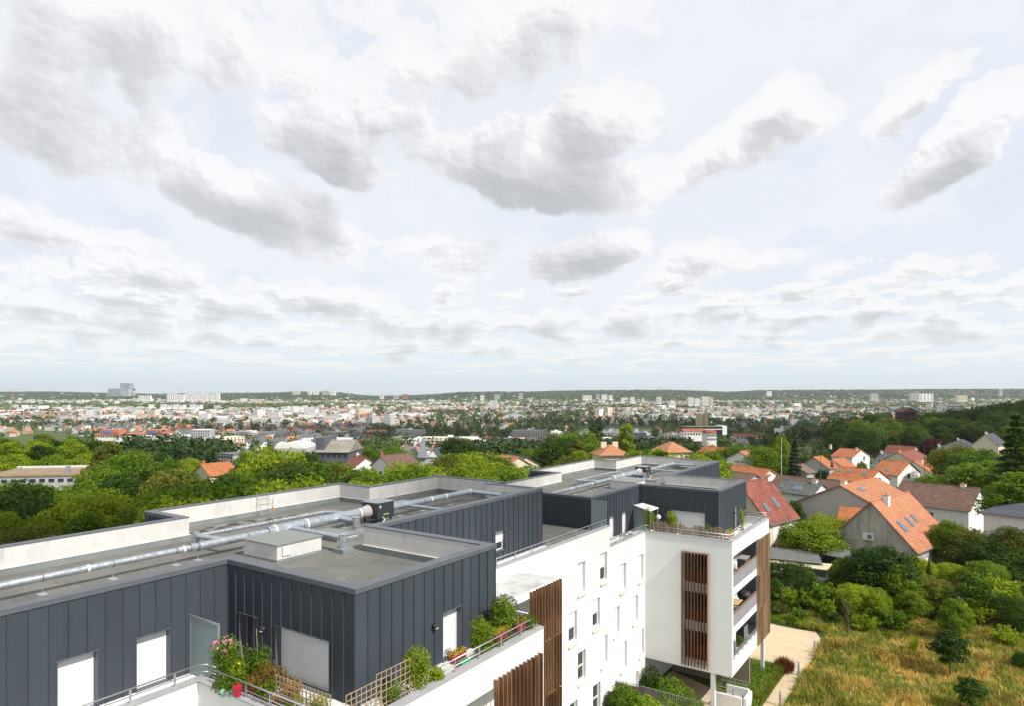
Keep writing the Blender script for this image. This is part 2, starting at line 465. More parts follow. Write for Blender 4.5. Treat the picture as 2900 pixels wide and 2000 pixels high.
def _deck(k, b):
    p = wpos(k); n = k.noise(p, 0.35, 6, 0.62); f = k.noise(p, 6.0, 3, 0.6)
    st = k.noise(k.v('MULTIPLY', p, (1, 0.45, 1)), 0.8, 6, 0.7)
    c = k.mix(k.map(n, 0.35, 0.65, 0, 1, True), (0.108, 0.112, 0.104), (0.158, 0.158, 0.141))
    c = k.mix(k.map(st, 0.50, 0.68, 0, 0.6, True), c, (0.12, 0.118, 0.10))
    c = k.mix(k.map(f, 0.3, 0.7, 0, 0.22), c, (0.24, 0.235, 0.21))
    rg = k.noise(p, .55, 3, .5, dist=.6); rr = k.m('ABSOLUTE', k.m('SUBTRACT', rg, .56)); c = k.mix(k.map(rr, .0, .014, .45, 0), c, (0.075, 0.07, 0.055)); c = k.mix(k.m('MULTIPLY', k.m('GREATER_THAN', rg, .56), .22), c, (0.085, 0.085, 0.078))
    y = k.m('FRACT', k.m('MULTIPLY', k.sep(p)[1], 1.0)); sm = k.m('LESS_THAN', y, 0.022)
    c = k.mix(k.m('MULTIPLY', sm, 0.5), c, (0.10, 0.10, 0.095))
    k.l.new(c, b.inputs['Base Color']); bump(k, b, f, 0.25, 0.01)
M_DECK = mat('roofing_felt', _deck, rough=0.88)
M_FLASH = plain('felt_upstand', (0.20, 0.22, 0.22), 0.7, 0.0, 0.14, 1.0, stain=0.4)
def _galv(k, b):
    o = obj_co(k); p = wpos(k); n = k.vor(p, 9, 'F1', 1.0, 1)
    v = k.m('MULTIPLY', k.sep(n)[0], 1.0)
    k.l.new(k.v('SCALE', (0.47, 0.51, 0.56), None, k.map(v, 0, 1, 0.85, 1.08)), b.inputs['Base Color'])
    k.l.new(k.map(v, 0, 1, 0.30, 0.44), b.inputs['Roughness'])
M_GALV = mat('galvanised_steel', _galv, rough=0.35, metal=0.75, spec=0.5)
M_TAPE = plain('white_sealing_tape', (0.75, 0.75, 0.74), 0.6)
M_STEEL = plain('brushed_rail', (0.50, 0.50, 0.52), 0.38, 0.7, 0.05, 3)
M_SHUT = plain('white_shutter', (0.70, 0.705, 0.72), 0.55, var=0.02)
M_FRAME = plain('white_window_frame', (0.78, 0.78, 0.77), 0.5, var=0.02)
M_DFRAME = plain('grey_frame', (0.17, 0.18, 0.20), 0.5)
def _glass(k, b):
    b.inputs['Metallic'].default_value = 0.0; b.inputs['Specular IOR Level'].default_value = 0.9
M_GLASS = mat('window_glass', _glass, (0.035, 0.045, 0.05), 0.06, 0.0, 0.9)
def _frost(k, b):
    b.inputs['Transmission Weight'].default_value = 0.55; b.inputs['Roughness'].default_value = 0.45
M_FROST = mat('frosted_glass', _frost, (0.42, 0.52, 0.52), 0.4)
M_DARK = plain('dark_interior', (0.02, 0.02, 0.022), 0.8)
def _wood(k, b):
    o = wpos(k); r = orand(k)
    g = k.noise(k.v('MULTIPLY', o, (14, 14, 0.9)), 1.0, 4, 0.6)
    c = k.ramp(k.m('ADD', k.m('MULTIPLY', g, 0.7), k.m('MULTIPLY', r, 0.3)), [(0.25, (0.085, 0.038, 0.018)), (0.5, (0.20, 0.095, 0.045)), (0.75, (0.34, 0.195, 0.10))])
    k.l.new(c, b.inputs['Base Color'])
M_WOOD = mat('weathered_larch', _wood, rough=0.75)
def _woodg(k, b):
    o = wpos(k); r = orand(k)
    g = k.noise(k.v('MULTIPLY', o, (9, 9, 1.2)), 1.3, 4, 0.6)
    c = k.ramp(k.m('ADD', k.m('MULTIPLY', g, 0.6), k.m('MULTIPLY', r, 0.4)), [(0.25, (0.16, 0.11, 0.075)), (0.55, (0.31, 0.225, 0.155)), (0.8, (0.46, 0.36, 0.26))])
    k.l.new(c, b.inputs['Base Color'])
M_GREYWOOD = mat('greyed_wood', _woodg, rough=0.85)
def _woodp(k, b):
    o = wpos(k); r = orand(k)
    g = k.noise(k.v('MULTIPLY', o, (14, 14, 0.9)), 1.0, 4, 0.6)
    c = k.ramp(k.m('ADD', k.m('MULTIPLY', g, 0.6), k.m('MULTIPLY', r, 0.4)), [(0.25, (0.16, 0.085, 0.045)), (0.5, (0.32, 0.19, 0.105)), (0.75, (0.50, 0.34, 0.20))])
    k.l.new(c, b.inputs['Base Color'])
M_WOODP = mat('pale_weathered_larch', _woodp, rough=0.75)
M_BAMBOO = plain('bamboo_trellis', (0.34, 0.25, 0.165), 0.7, var=0.2, scale=5)
M_STONE = plain('sill_stone', (0.60, 0.55, 0.45), 0.8, var=0.10, scale=5)
M_LOUV = plain('pale_panel', (0.27, 0.255, 0.28), 0.6, var=0.06, scale=2)
M_LITE = plain('pale_concrete', (0.62, 0.61, 0.58), 0.85, var=0.06, stain=0.15)
M_RED = plain('red_plastic', (0.42, 0.02, 0.045), 0.4)
M_GREEN = plain('green_plastic', (0.015, 0.36, 0.11), 0.4)
M_BLUE = plain('light_blue_plastic', (0.10, 0.42, 0.62), 0.4)
M_BLACK = plain('black_plastic', (0.025, 0.025, 0.028), 0.5)
M_TERRA = plain('terracotta', (0.42, 0.20, 0.12), 0.8)
M_CREAM = plain('cream_paint', (0.62, 0.57, 0.46), 0.8)
M_ORANGE = plain('orange_plastic', (0.75, 0.22, 0.05), 0.5)

# ================================================================= the apartment building
def W(mb, name, material, parent, smooth=False, **kw):
    """builds in world coordinates under a thing whose Empty stands at its base"""
    o = mb.build(name, material, parent, smooth=smooth, **kw)
    if parent is not None:
        base = Vector((0, 0, 0)); p = parent
        while p is not None and p.type == 'EMPTY': base = base + p.location; p = p.parent
        o.matrix_parent_inverse = Matrix.Translation(-base) if parent.type == 'EMPTY' else Matrix.Identity(4)
    return o
def inset(poly, d):
    n = len(poly); out = []
    for i in range(n):
        p0, p1, p2 = Vector(poly[i - 1]), Vector(poly[i]), Vector(poly[(i + 1) % n])
        a = (p1 - p0).normalized(); b = (p2 - p1).normalized()
        na, nb = Vector((-a.y, a.x)), Vector((-b.y, b.x))         # inward for a counter-clockwise loop
        out.append(tuple(p1 + (na + nb) * d if abs(a.dot(b)) < 0.5 else p1 + na * d))
    return out
def ring(mb, poly, d0, d1, z0, z1, top=True):
    a, b = inset(poly, d0), inset(poly, d1); n = len(poly)
    vs = [(*p, z0) for p in a] + [(*p, z1) for p in a] + [(*p, z0) for p in b] + [(*p, z1) for p in b]
    fs = []
    for i in range(n):
        j = (i + 1) % n
        fs += [(i, j, j + n, i + n), (2 * n + j, 2 * n + i, 3 * n + i, 3 * n + j), (i + n, j + n, j + 3 * n, i + 3 * n), (j, i, i + 2 * n, j + 2 * n)]
    return mb.add(vs, fs)
def ccw(poly):
    a = sum(poly[i][0] * poly[(i + 1) % len(poly)][1] - poly[(i + 1) % len(poly)][0] * poly[i][1] for i in range(len(poly)))
    return poly if a > 0 else poly[::-1]
def holed(mb, O, U, N_, u1, z0, z1, holes, depth):
    """wall face O + u*U with rectangular holes and their reveals (N_ points outward)"""
    O, U, N_ = Vector(O), Vector(U), Vector(N_)
    us = sorted({0.0, u1, *[h[0] for h in holes], *[h[1] for h in holes]}); zs = sorted({z0, z1, *[h[2] for h in holes], *[h[3] for h in holes]})
    pt = lambda u, z, d=0.0: tuple(O + U * u - N_ * d + Vector((0, 0, z)))
    flip = U.cross(Vector((0, 0, 1))).dot(N_) < 0
    def q(*p): mb.add(list(p) if not flip else list(p)[::-1], [(0, 1, 2, 3)])
    for i in range(len(us) - 1):
        for j in range(len(zs) - 1):
            um, zm = (us[i] + us[i + 1]) / 2, (zs[j] + zs[j + 1]) / 2
            if any(h[0] < um < h[1] and h[2] < zm < h[3] for h in holes): continue
            q(pt(us[i], zs[j]), pt(us[i + 1], zs[j]), pt(us[i + 1], zs[j + 1]), pt(us[i], zs[j + 1]))
    for a, b, c, d in [h[:4] for h in holes]:
        q(pt(a, c), pt(b, c), pt(b, c, depth), pt(a, c, depth)); q(pt(b, d), pt(a, d), pt(a, d, depth), pt(b, d, depth))
        q(pt(a, d), pt(a, c), pt(a, c, depth), pt(a, d, depth)); q(pt(b, c), pt(b, d), pt(b, d, depth), pt(b, c, depth))
def shutter_mb(w_, h_, pitch=0.055):
    """closed roller shutter in its own frame: width along x, facing -y"""
    m = MB(); z = 0.0; n = int(h_ / pitch)
    for i in range(n):
        z = i * h_ / n; q = h_ / n
        m.add([(0, 0, z), (w_, 0, z), (w_, -0.014, z + q * 0.18), (0, -0.014, z + q * 0.18), (0, -0.014, z + q * 0.85), (w_, -0.014, z + q * 0.85), (0, 0, z + q), (w_, 0, z + q)],
              [(0, 1, 2, 3), (3, 2, 5, 4), (4, 5, 7, 6)])
    m.box(0, 0.05, -0.03, 0.0, 0, h_); m.box(w_ - 0.05, w_, -0.03, 0.0, 0, h_)
    return m
PANEL_N = 0
def clad(parent, P, Q, z0, z1, openings=(), pitch=0.53):
    """standing-seam zinc along an edge P->Q (outside on the right hand), one object for each tray"""
    P, Q = Vector((*P, 0)), Vector((*Q, 0)); L = (Q - P).length; d = (Q - P) / L; o = Vector((d.y, -d.x, 0))
    n = max(1, round(L / pitch)); s = L / n
    for i in range(n):
        a, b = i * s, (i + 1) * s
        cuts = sorted({a, b, *[x for op in openings for x in op[:2] if a < x < b]})
        mb = MB()
        for u, v in zip(cuts[:-1], cuts[1:]):
            spans = [(z0, z1)]
            for op in openings:
                if op[0] <= u + 1e-6 and op[1] >= v - 1e-6:
                    spans = [(z0, op[2]), (op[3], z1)]
            for za, zb in spans:
                if zb - za < 0.03: continue
                c = P + d * (u + v) / 2 - o * 0.01
                g = 0.006 if v == b else 0.0
                mb.obox((c.x, c.y, (za + zb) / 2), d * ((v - u) / 2 - g / 2), o * 0.01, (0, 0, (zb - za) / 2))
                if v == b:
                    c2 = P + d * (v - 0.016) + o * 0.016
                    mb.obox((c2.x, c2.y, (za + zb) / 2), d * 0.014, o * 0.020, (0, 0, (zb - za) / 2 - 0.002))
        W(mb, 'panel', M_ZINC, parent)
def opening(parent, P, Q, a, b, z0, z1, kind, label=None):
    """what fills an opening of a zinc wall: reveal, and a shutter, glass door or dark gap 0.24 m back"""
    P, Q = Vector((*P, 0)), Vector((*Q, 0)); d = (Q - P).normalized(); o = Vector((d.y, -d.x, 0))
    mb = MB(); t = 0.012; dep = 0.30
    for u in (a, b): 
        c = P + d * (u + (t if u == a else -t)) - o * (dep / 2 - 0.02); mb.obox((c.x, c.y, (z0 + z1) / 2), d * t, o * dep / 2, (0, 0, (z1 - z0) / 2))
    c = P + d * (a + b) / 2 - o * (dep / 2 - 0.03); mb.obox((c.x, c.y, z1 + 0.012), d * ((b - a) / 2 + 0.04), o * (dep / 2 + 0.01), (0, 0, 0.012))
    if z0 > 0.1: mb.obox((c.x, c.y, z0 + 0.002), d * ((b - a) / 2 + 0.02), o * (dep / 2 + .03), (0, 0, 0.012))
    W(mb, 'reveal', M_COPE, parent)
    ang = math.atan2(d.y, d.x)
    base = P + d * (a + 0.03) - o * 0.235
    def put(ob):
        ob.location = (base.x, base.y, z0); ob.rotation_euler = (0, 0, ang)
        ob.matrix_parent_inverse = Matrix.Translation(-Vector(parent.location)); return ob
    if kind == 'shutter':
        put(shutter_mb(b - a - 0.06, z1 - z0).build('roller_shutter', M_SHUT, parent, label=label))
    elif kind == 'half':
        h = (z1 - z0) * 0.45
        s_ = put(shutter_mb(b - a - 0.06, z1 - z0 - h).build('roller_shutter', M_SHUT, parent)); s_.location.z += h
        f = MB(); ww = b - a - 0.06; f.box(0, ww, 0.0, .05, 0, .07); f.box(0, ww, 0, .05, h - .07, h); f.box(0, .07, 0, .05, .07, h - .07); f.box(ww - .07, ww, 0, .05, .07, h - .07)
        put(f.build('window_frame', M_FRAME, parent)); put(MB().box(.07, ww - .07, 0.03, .04, .07, h - .07).build('window_pane', M_GLASS, parent))
    elif kind == 'glass':
        ww = b - a - 0.06; h = z1 - z0
        f = MB()
        for x in (0, ww / 2 - .04, ww - .08): f.box(x, x + .08, 0, .05, 0, h)
        f.box(.08, ww - .08, 0.005, .045, h - .08, h)
        put(f.build('window_frame', M_DFRAME, parent)); put(MB().box(.08, ww - .08, 0.03, .04, 0, h - .08).build('window_pane', M_GLASS, parent))

OUT1 = [(-22.2, -12), (-22.2, 14.4), (-15.55, 14.4), (-15.55, 21.8), (-22.2, 21.8), (-22.2, 36.2), (-25.9, 36.2), (-25.9, 37.4), (-31.85, 37.4), (-31.85, 30.7), (-34.6, 30.7), (-34.6, 17.8), (-31.6, 17.8), (-31.6, -12)]
OUT2 = [(-22.15, 42.8), (-22.15, 51.2), (-15.6, 51.2), (-15.6, 58.8), (-22.3, 58.8), (-22.3, 73.3), (-26.1, 73.3), (-26.1, 74.3), (-32.0, 74.3), (-32.0, 67.4), (-34.65, 67.4), (-34.65, 54.3), (-31.75, 54.3), (-31.75, 42.8)]
def attic(b, out, Rz, deck, floor, opens, skip=()):
    out = ccw(out)
    W(ring(MB(), out, 0.27, 0.385, floor - .3, Rz - 0.002), 'parapet_wall', M_CONC, b)
    W(ring(MB(), out, -0.045, 0.40, Rz, Rz + 0.045), 'coping', M_COPE, b)
    W(ring(MB(), out, -0.04, -0.022, Rz - 0.12, Rz - 0.001), 'coping_drip', M_COPE, b)
    W(ring(MB(), out, 0.388, 0.43, deck, deck + 0.27), 'felt_upstand', M_FLASH, b)
    W(ring(MB(), out, 0.387, 0.45, deck + 0.27, deck + 0.295), 'upstand_trim', M_LITE, b)
    m = MB(); pts = inset(out, 0.385); m.add([(*p, deck) for p in pts], [tuple(range(len(pts)))])
    W(m, 'roof_deck', M_DECK, b)
    n = len(out)
    for i in range(n):
        P, Q = out[i], out[(i + 1) % n]
        P2, Q2 = P, Q
        if P[1] < 4 and Q[1] > 4: P2 = (P[0], 4.0 + ((14.4 - 4.0) % 0.53 if False else 0.0))
        if Q[1] < 4 and P[1] > 4: Q2 = (Q[0], 4.0)
        if P[1] < 4 and Q[1] < 4: continue
        ops = [o[1:] for o in opens if o[0] == i]
        key = (round(P[0], 2), round(P[1], 2))
        oo = []
        for (kP, axis0, a, c, z0, z1, kind, lab) in [o for o in opens if o[0] == key]:
            L0 = P2[1] if axis0 == 'y' else P2[0]
            sgn = 1 if ((Q[1] > P[1]) if axis0 == 'y' else (Q[0] > P[0])) else -1
            u, v = (a - L0) * sgn, (c - L0) * sgn
            if u > v: u, v = v, u
            oo.append((u, v, z0, z1)); opening(b, P2, Q2, u, v, z0, z1, kind, lab)
        if P[0] < -30 and Q[0] < -30 and P[0] == Q[0]:    # the far side, never seen from here: one sheet
            W(MB().box(P[0] - 0.0, P[0] + 0.02, min(P2[1], Q2[1]), max(P2[1], Q2[1]), floor, Rz - .005), 'zinc_sheet', M_ZINC, b); continue
        clad(b, P2, Q2, floor, Rz - .002, oo)

B1 = thing('apartment_building', 'near block of the apartment building with dark zinc attic and wide grey roof', 'apartment building', (-26, 10, 0))
B2 = thing('apartment_building', 'farther, lower block of the white apartment building, with wood louvres on its wing', 'apartment building', (-24, 55, 0))
R1z, D1z, T1z, PR1 = 16.9, 15.8, 13.3, 13.85
R2z, D2z, T2z, PR2 = 15.44, 14.34, 11.88, 12.42
attic(B1, OUT1, R1z, D1z, T1z, [
    ((-22.2, -12), 'y', 8.86, 9.99, T1z, 15.03, 'shutter', None), ((-22.2, -12), 'y', 11.14, 12.27, T1z, 15.03, 'shutter', None), ((-22.2, -12), 'y', 5.4, 6.5, T1z, 15.03, 'shutter', None),
    ((-22.2, 14.4), 'x', -21.5, -20.45, T1z, 15.12, 'glass', None), ((-22.2, 14.4), 'x', -19.45, -16.73, T1z, 15.06, 'shutter', 'wide closed roller shutter in the shade'),
    ((-15.55, 14.4), 'y', 18.53, 19.62, T1z, 15.05, 'shutter', None),
    ((-22.2, 21.8), 'y', 31.1, 32.2, 13.85, 15.0, 'half', None)])
attic(B2, OUT2, R2z, D2z, T2z, [
    ((-22.15, 42.8), 'y', 45.75, 46.9, T2z, 13.62, 'shutter', None), ((-22.15, 42.8), 'y', 48.0, 49.1, T2z, 13.62, 'shutter', None),
    ((-22.15, 51.2), 'x', -19.4, -16.65, T2z, 13.64, 'shutter', None), ((-15.6, 51.2), 'y', 55.6, 56.6, T2z, 13.62, 'shutter', None)])

# ---- lower storeys
def body(b, x0, x1, y0, y1, z0, z1, name='wall', m=None): return W(MB().box(x0, x1, y0, y1, z0, z1), name, m or M_WHITE, b)
# block 1: terrace slab, bodies
body(B1, -31.4, -20.35, -12, 12.2, 0, T1z, 'wall')
body(B1, -31.4, -20.4, 12.2, 41.7, 0, T1z - .01, 'wall')
body(B1, -20.4, -15.2, 12.3, 22.1, 12.75, T1z, 'terrace_slab', M_LITE)
body(B1, -34.4, -31.4, 18.0, 30.5, 0, T1z, 'wall'); 
def parapet(b, pts, z0, z1, th=0.28, closed=False, lab=None):
    """solid parapet along a polyline (outer face on the line, inside on the left) with a pale coping"""
    m, c = MB(), MB()
    for i in range(len(pts) - 1):
        P, Q = Vector((*pts[i], 0)), Vector((*pts[i + 1], 0)); d = (Q - P).normalized(); inn = Vector((-d.y, d.x, 0))
        # trim the start where the previous leg already fills the corner
        s0 = 0.0; s1 = 0.0
        if i > 0:
            pd = (Vector((*pts[i], 0)) - Vector((*pts[i - 1], 0))).normalized()
            s0 = th if pd.cross(d).z > 0 else 0.0
        if i < len(pts) - 2:
            nd = (Vector((*pts[i + 2], 0)) - Q).normalized()
            s1 = th if d.cross(nd).z < 0 else 0.0
        A_, B_ = P + d * s0, Q + d * s1
        mid = (A_ + B_) / 2 + inn * th / 2; L = (B_ - A_).length
        m.obox((mid.x, mid.y, (z0 + z1) / 2), d * L / 2, inn * th / 2, (0, 0, (z1 - z0) / 2))
        e0 = -0.0; mid2 = mid - inn * 0.0
        c.obox((mid2.x, mid2.y, z1 + 0.022), d * (L / 2 + (0.0 if s0 else 0.03)), inn * (th / 2 + 0.035), (0, 0, 0.02 + 0.0006 * i))
    W(m, 'parapet', M_WHITE, b); W(c, 'parapet_coping', M_COPE2, b)
parapet(B1, [(-20.1, -12), (-20.1, 12.0), (-13.6, 12.0), (-13.6, 22.3), (-20.1, 22.3)], 12.70, PR1)
# facade of block 1 (x = -20.14) and block 2, windows: y0, y1, top z, state
FX = -20.14
WIN1 = [(37.08, 38.14, 12.22, 'closed'), (40.24, 41.28, 12.20, 'low'), (39.15, 40.2, 9.40, 'low'), (35.96, 37.02, 9.38, 'low'), (37.14, 38.18, 6.60, 'open'), (40.3, 41.36, 6.58, 'closed'),
        (39.2, 40.28, 3.78, 'open'), (36.1, 37.1, 3.78, 'open')]
WIN2 = [(43.3, 44.35, 10.82, 'closed'), (46.45, 47.48, 10.82, 'closed'), (42.2, 43.26, 8.02, 'closed'), (45.4, 46.46, 8.0, 'closed'), (43.4, 44.5, 5.2, 'closed'), (46.6, 47.6, 5.2, 'closed')]
def facade(b, ya, yb, z0, z1, wins, doors=()):
    m = MB(); holes = [(y0 - ya, y1 - ya, zt - 1.9, zt) for y0, y1, zt, _ in wins] + [(y0 - ya, y1 - ya, zb, zt) for y0, y1, zb, zt in doors]
    holed(m, (FX, ya, 0), (0, 1, 0), (1, 0, 0), yb - ya, z0, z1, holes, 0.24)
    W(m, 'facade', M_WHITE, b)
    for (y0, y1, zt, st) in wins:
        zb = zt - 1.9; x = FX - 0.235
        s = MB()      # projecting sloped sill
        pj = .13
        s.add([(FX + pj, y0 - .06, zb - .20), (FX + pj, y1 + .06, zb - .20), (FX + pj, y1 + .06, zb - .13), (FX + pj, y0 - .06, zb - .13), (x, y0, zb + .03), (x, y1, zb + .03), (FX + .001, y0 - .06, zb - .26), (FX + .001, y1 + .06, zb - .26),
               (FX + .001, y0 - .06, zb - .02), (FX + .001, y1 + .06, zb - .02)],
              [(0, 1, 2, 3), (3, 2, 9, 8), (8, 9, 5, 4), (6, 7, 1, 0), (0, 3, 8, 6), (2, 1, 7, 9)])
        win = MB(); f = lambda a, c_, e, g: win.box(x, x + .06, a, c_, e, g)
        zlo = zb + .02
        f(y0 + .01, y0 + .07, zlo, zt); f(y1 - .07, y1 - .01, zlo, zt); f(y0 + .07, y1 - .07, zt - .07, zt); f(y0 + .07, y1 - .07, zlo, zlo + .08)
        if st != 'closed': f(y0 + .07, y1 - .07, zb + .86, zb + .95)
        wo_ = W(win, 'window', M_FRAME, b)
        so_ = s.build('sill', M_STONE, wo_)
        if st == 'closed':
            sh = shutter_mb(y1 - y0 - .14, 1.80).build('shutter', M_SHUT, wo_, loc=(x + .07, y0 + .07, zb + .03), rot=R(90))
        else:
            if st == 'low':
                sh = shutter_mb(y1 - y0 - .14, 0.95).build('shutter', M_SHUT, wo_, loc=(x + .09, y0 + .07, zb + .93), rot=R(90))
                MB().box(x + .02, x + .03, y0 + .07, y1 - .07, zlo + .08, zb + .86).build('pane', M_GLASS, wo_)
                MB().box(x - .10, x - .09, y0 + .02, y1 - .02, zlo, zt - 1.0).build('curtain', M_LITE, wo_)
            else:
                MB().box(x + .02, x + .03, y0 + .07, y1 - .07, zlo + .08, zb + .86).build('pane', M_GLASS, wo_)
                MB().box(x + .02, x + .03, y0 + .07, y1 - .07, zb + .95, zt - .07).build('pane', M_GLASS, wo_)
facade(B1, 22.3, 41.7, 0, PR1 - .003, WIN1)
facade(B2, 41.7, 47.8, 0, PR2 - .003, WIN2, [(45.55, 46.6, 0.2, 2.35)])
W(MB().box(FX - .26, FX - .22, 45.6, 46.55, 0.2, 2.33), 'door', M_SHUT, B2)
W(MB().box(FX - .28, FX - 0.005, 22.3, 41.7, T1z - .4, PR1 - .004), 'parapet', M_WHITE, B1)
W(MB().box(FX - .32, FX + .035, 22.36, 41.72, PR1, PR1 + .042), 'parapet_coping', M_COPE2, B1)
W(MB().box(FX - .28, FX - 0.005, 41.7, 47.75, T2z - .4, PR2 - .004), 'parapet', M_WHITE, B2)
W(MB().box(FX - .32, FX + .035, 41.76, 47.83, PR2, PR2 + .042), 'parapet_coping', M_COPE2, B2)
body(B1, -20.45, FX - .005, 41.62, 41.70, T2z, PR1 - .01, 'end_wall')
# bays between the blocks and the rest of the volumes
body(B1, -31.4, -20.4, 36.3, 42.0, T1z, T1z + .02, 'link_roof', M_DECK)
body(B2, -31.5, -20.4, 41.7, 73.0, 0, T2z, 'wall')
body(B2, -34.4, -31.5, 54.5, 67.2, 0, T2z, 'wall')
body(B2, -20.4, -20.2, 58.6, 73.2, 0, T2z, 'wall')
# canopy and balconies of block 1 against the facade
CAN = MB().box(-20.13, -17.72, 22.35, 30.5, 12.93, 13.22)
W(CAN, 'balcony_canopy', plain('canopy_concrete', (0.46, 0.46, 0.45), .85, var=.12, scale=.9, stain=.7), B1)
W(MB().box(-17.72, -17.66, 22.35, 30.5, 12.90, 13.25), 'canopy_fascia', M_WHITE, B1)
W(MB().box(-20.13, -17.8, 30.42, 30.5, 0.0, 12.92), 'side_wall', M_WHITE, B1)
for z in (10.5, 7.7, 4.9):
    W(MB().box(-20.13, -17.72, 22.35, 30.42, z - .25, z), 'balcony_slab', M_LITE, B1)
    W(MB().box(-17.80, -17.72, 22.35, 30.42, z + .001, z + .95), 'balcony_parapet', M_WHITE, B1)
# loggia under the terrace of block 1
for z in (10.5, 7.7, 4.9): W(MB().box(-20.4, -13.75, 12.2, 22.1, z - .3, z), 'balcony_slab', M_LITE, B1)
body(B1, -15.3, -15.15, 12.3, 22.1, 0, 12.74, 'inner_wall', M_LITE)
body(B1, -15.10, -13.6, 22.1, 22.3, 0, 12.70, 'side_wall')
body(B1, -20.1, -13.6, 12.0, 12.25, 0, 12.70, 'side_wall')
body(B1, -20.38, -20.1, -12, 12.0, 0, 12.70, 'side_wall')
W(MB().box(-15.15, -15.10, 17.2, 19.2, 10.55, 12.6), 'window', M_GLASS, B1)
W(MB().box(-15.13, -15.06, 16.2, 17.15, 10.5, 12.6), 'roller_shutter', M_SHUT, B1)
W(MB().box(-13.9, -13.75, 12.3, 18.6, 10.5, 11.4), 'balustrade', M_LOUV, B1)

# ---- wing of block 2
wy0, wy1, wx = 47.8, 58.5, -13.64
m = MB()
holed(m, (-20.14, wy0, 0), (1, 0, 0), (0, -1, 0), -13.64 + 20.14, 2.9, T2z - .021, [(-17.15 + 20.14, -15.40 + 20.14, 3.25, 11.35)], 0.25)
W(m, 'end_facade', plain('white_render_shade', (0.78, 0.79, 0.78), .85, var=.03, scale=.5, bmp=.05), B2)
LOG = [(48.15, 55.3, 9.1, 11.35), (48.15, 55.3, 6.3, 8.58), (48.15, 55.3, 3.95, 5.80)]
m = MB(); holed(m, (wx, wy0, 0), (0, 1, 0), (1, 0, 0), wy1 - wy0, 2.9, T2z - .021, [(a - wy0, c - wy0, e, g) for a, c, e, g in LOG], 0.22)
W(m, 'side_facade', M_WHITE, B2)
W(MB().box(-20.1, wx - .01, wy0 + .01, wy1 - .01, 2.86, 2.9), 'soffit', M_LITE, B2)
W(MB().box(-20.1, wx - 0.3, wy1 - .2, wy1, 2.9, T2z), 'wall', M_WHITE, B2)
W(MB().box(-15.45, -15.35, wy0 + .3, wy1 - .2, 2.9, T2z), 'inner_wall', M_WHITE, B2)
W(MB().box(-20.1, -17.3, wy0 + .26, wy1 - .2, 2.9, T2z - .02), 'core', M_WHITE, B2)
W(MB().box(-20.1, wx - .25, wy0 + .25, wy1 - .2, T2z - .3, T2z), 'terrace_slab', M_LITE, B2)
for z in (9.1, 6.3, 3.5): W(MB().box(-17.3, wx - .02, wy0 + .25, wy1 - .2, z - .3, z), 'loggia_slab', M_LITE, B2)
for z in (9.1, 6.3): 
    for i in range(4):
        W(MB().box(wx - .10, wx - .03, 48.17 + i * 1.78, 48.17 + i * 1.78 + 1.765, z - .12, z + .93), 'balustrade_panel', M_LOUV, B2)
    W(MB().box(wx - .13, wx + .05, 48.15, 55.3, z + .93, z + .98), 'handrail', M_GREYWOOD, B2)
for z in (4.22, 4.42): W(MB().box(wx - .02, wx + .04, 48.2, 55.3, z, z + .05), 'rail', M_STEEL, B2)
for i in range(7): W(MB().box(wx - .05, wx + .02, 48.3 + i * 1.15, 48.36 + i * 1.15, 3.95, 4.45), 'post', M_STEEL, B2)
for i, z in enumerate((9.1, 6.3, 3.5)):      # glazed doors at the back of each loggia
    for y in (49.2, 52.1):
        o = W(MB().box(-15.35, -15.30, y, y + 1.9, z, z + 2.15), 'glazed_door', M_FRAME, B2)
        for q in (0, 1): MB().box(-15.30, -15.29, y + .09 + q * .92, y + .89 + q * .92, z + .1, z + 2.05).build('pane', M_GLASS, o)
parapet(B2, [(-20.14, wy0), (wx, wy0), (wx, wy1), (-20.1, wy1)], T2z - .02, PR2)
for z in (8.45, 5.65): W(MB().box(-17.14, -15.41, wy0 + .06, wy0 + .24, z, z + .42), 'floor_edge', M_CONC, B2)
for z in (3.6, 6.3, 9.1): W(MB().box(-17.14, -15.41, wy0 + .245, wy0 + .30, z, z + .95), 'balustrade_panel', plain('rust_panel', (0.10, 0.028, 0.014), .6), B2)
# undercroft
W(MB().box(-20.1, -13.9, 53.4, 53.6, 0, 2.86), 'wall', plain('beige_render', (0.30, 0.26, 0.20), .9, stain=.2), B2)
W(MB().box(-15.16, -14.86, 47.82, 48.12, 0, 2.86), 'pillar', M_WHITE, B2)
W(MB().box(-14.0, -13.75, 57.2, 57.45, 0, 2.86), 'pillar', M_WHITE, B2)

# ---- louvre screens: each fin a piece
def louvre(label, axis, plane, a0, a1, tiers, depth, n, th=0.032, wood=None):
    """fins stand across the facade; axis 'y' = fins spread along y on a wall facing +x, 'x' = along x on a wall facing -y"""
    loc = (plane, (a0 + a1) / 2, tiers[-1][0]) if axis == 'y' else ((a0 + a1) / 2, plane, tiers[-1][0])
    t = thing('louvre_screen', label, 'louvre screen', loc)
    rnd = random.Random(int(a0 * 10))
    for (z0, z1) in tiers:
        for i in range(n):
            c = a0 + (a1 - a0) * i / (n - 1); dz = rnd.uniform(-.01, .01)
            if axis == 'y': mb = MB().box(plane, plane + depth, c - th / 2, c + th / 2, z0 + dz, z1 + dz)
            else: mb = MB().box(c - th / 2, c + th / 2, plane - depth, plane, z0 + dz, z1 + dz)
            W(mb, 'fin', wood or M_WOOD, t)
        zc = (z1 - .12)
        if axis == 'y': W(MB().box(plane - .03, plane + .02, a0, a1, zc, zc + .05), 'rail', M_STEEL, t)
        else: W(MB().box(a0, a1, plane - .02, plane + .03, zc, zc + .05), 'rail', M_STEEL, t)
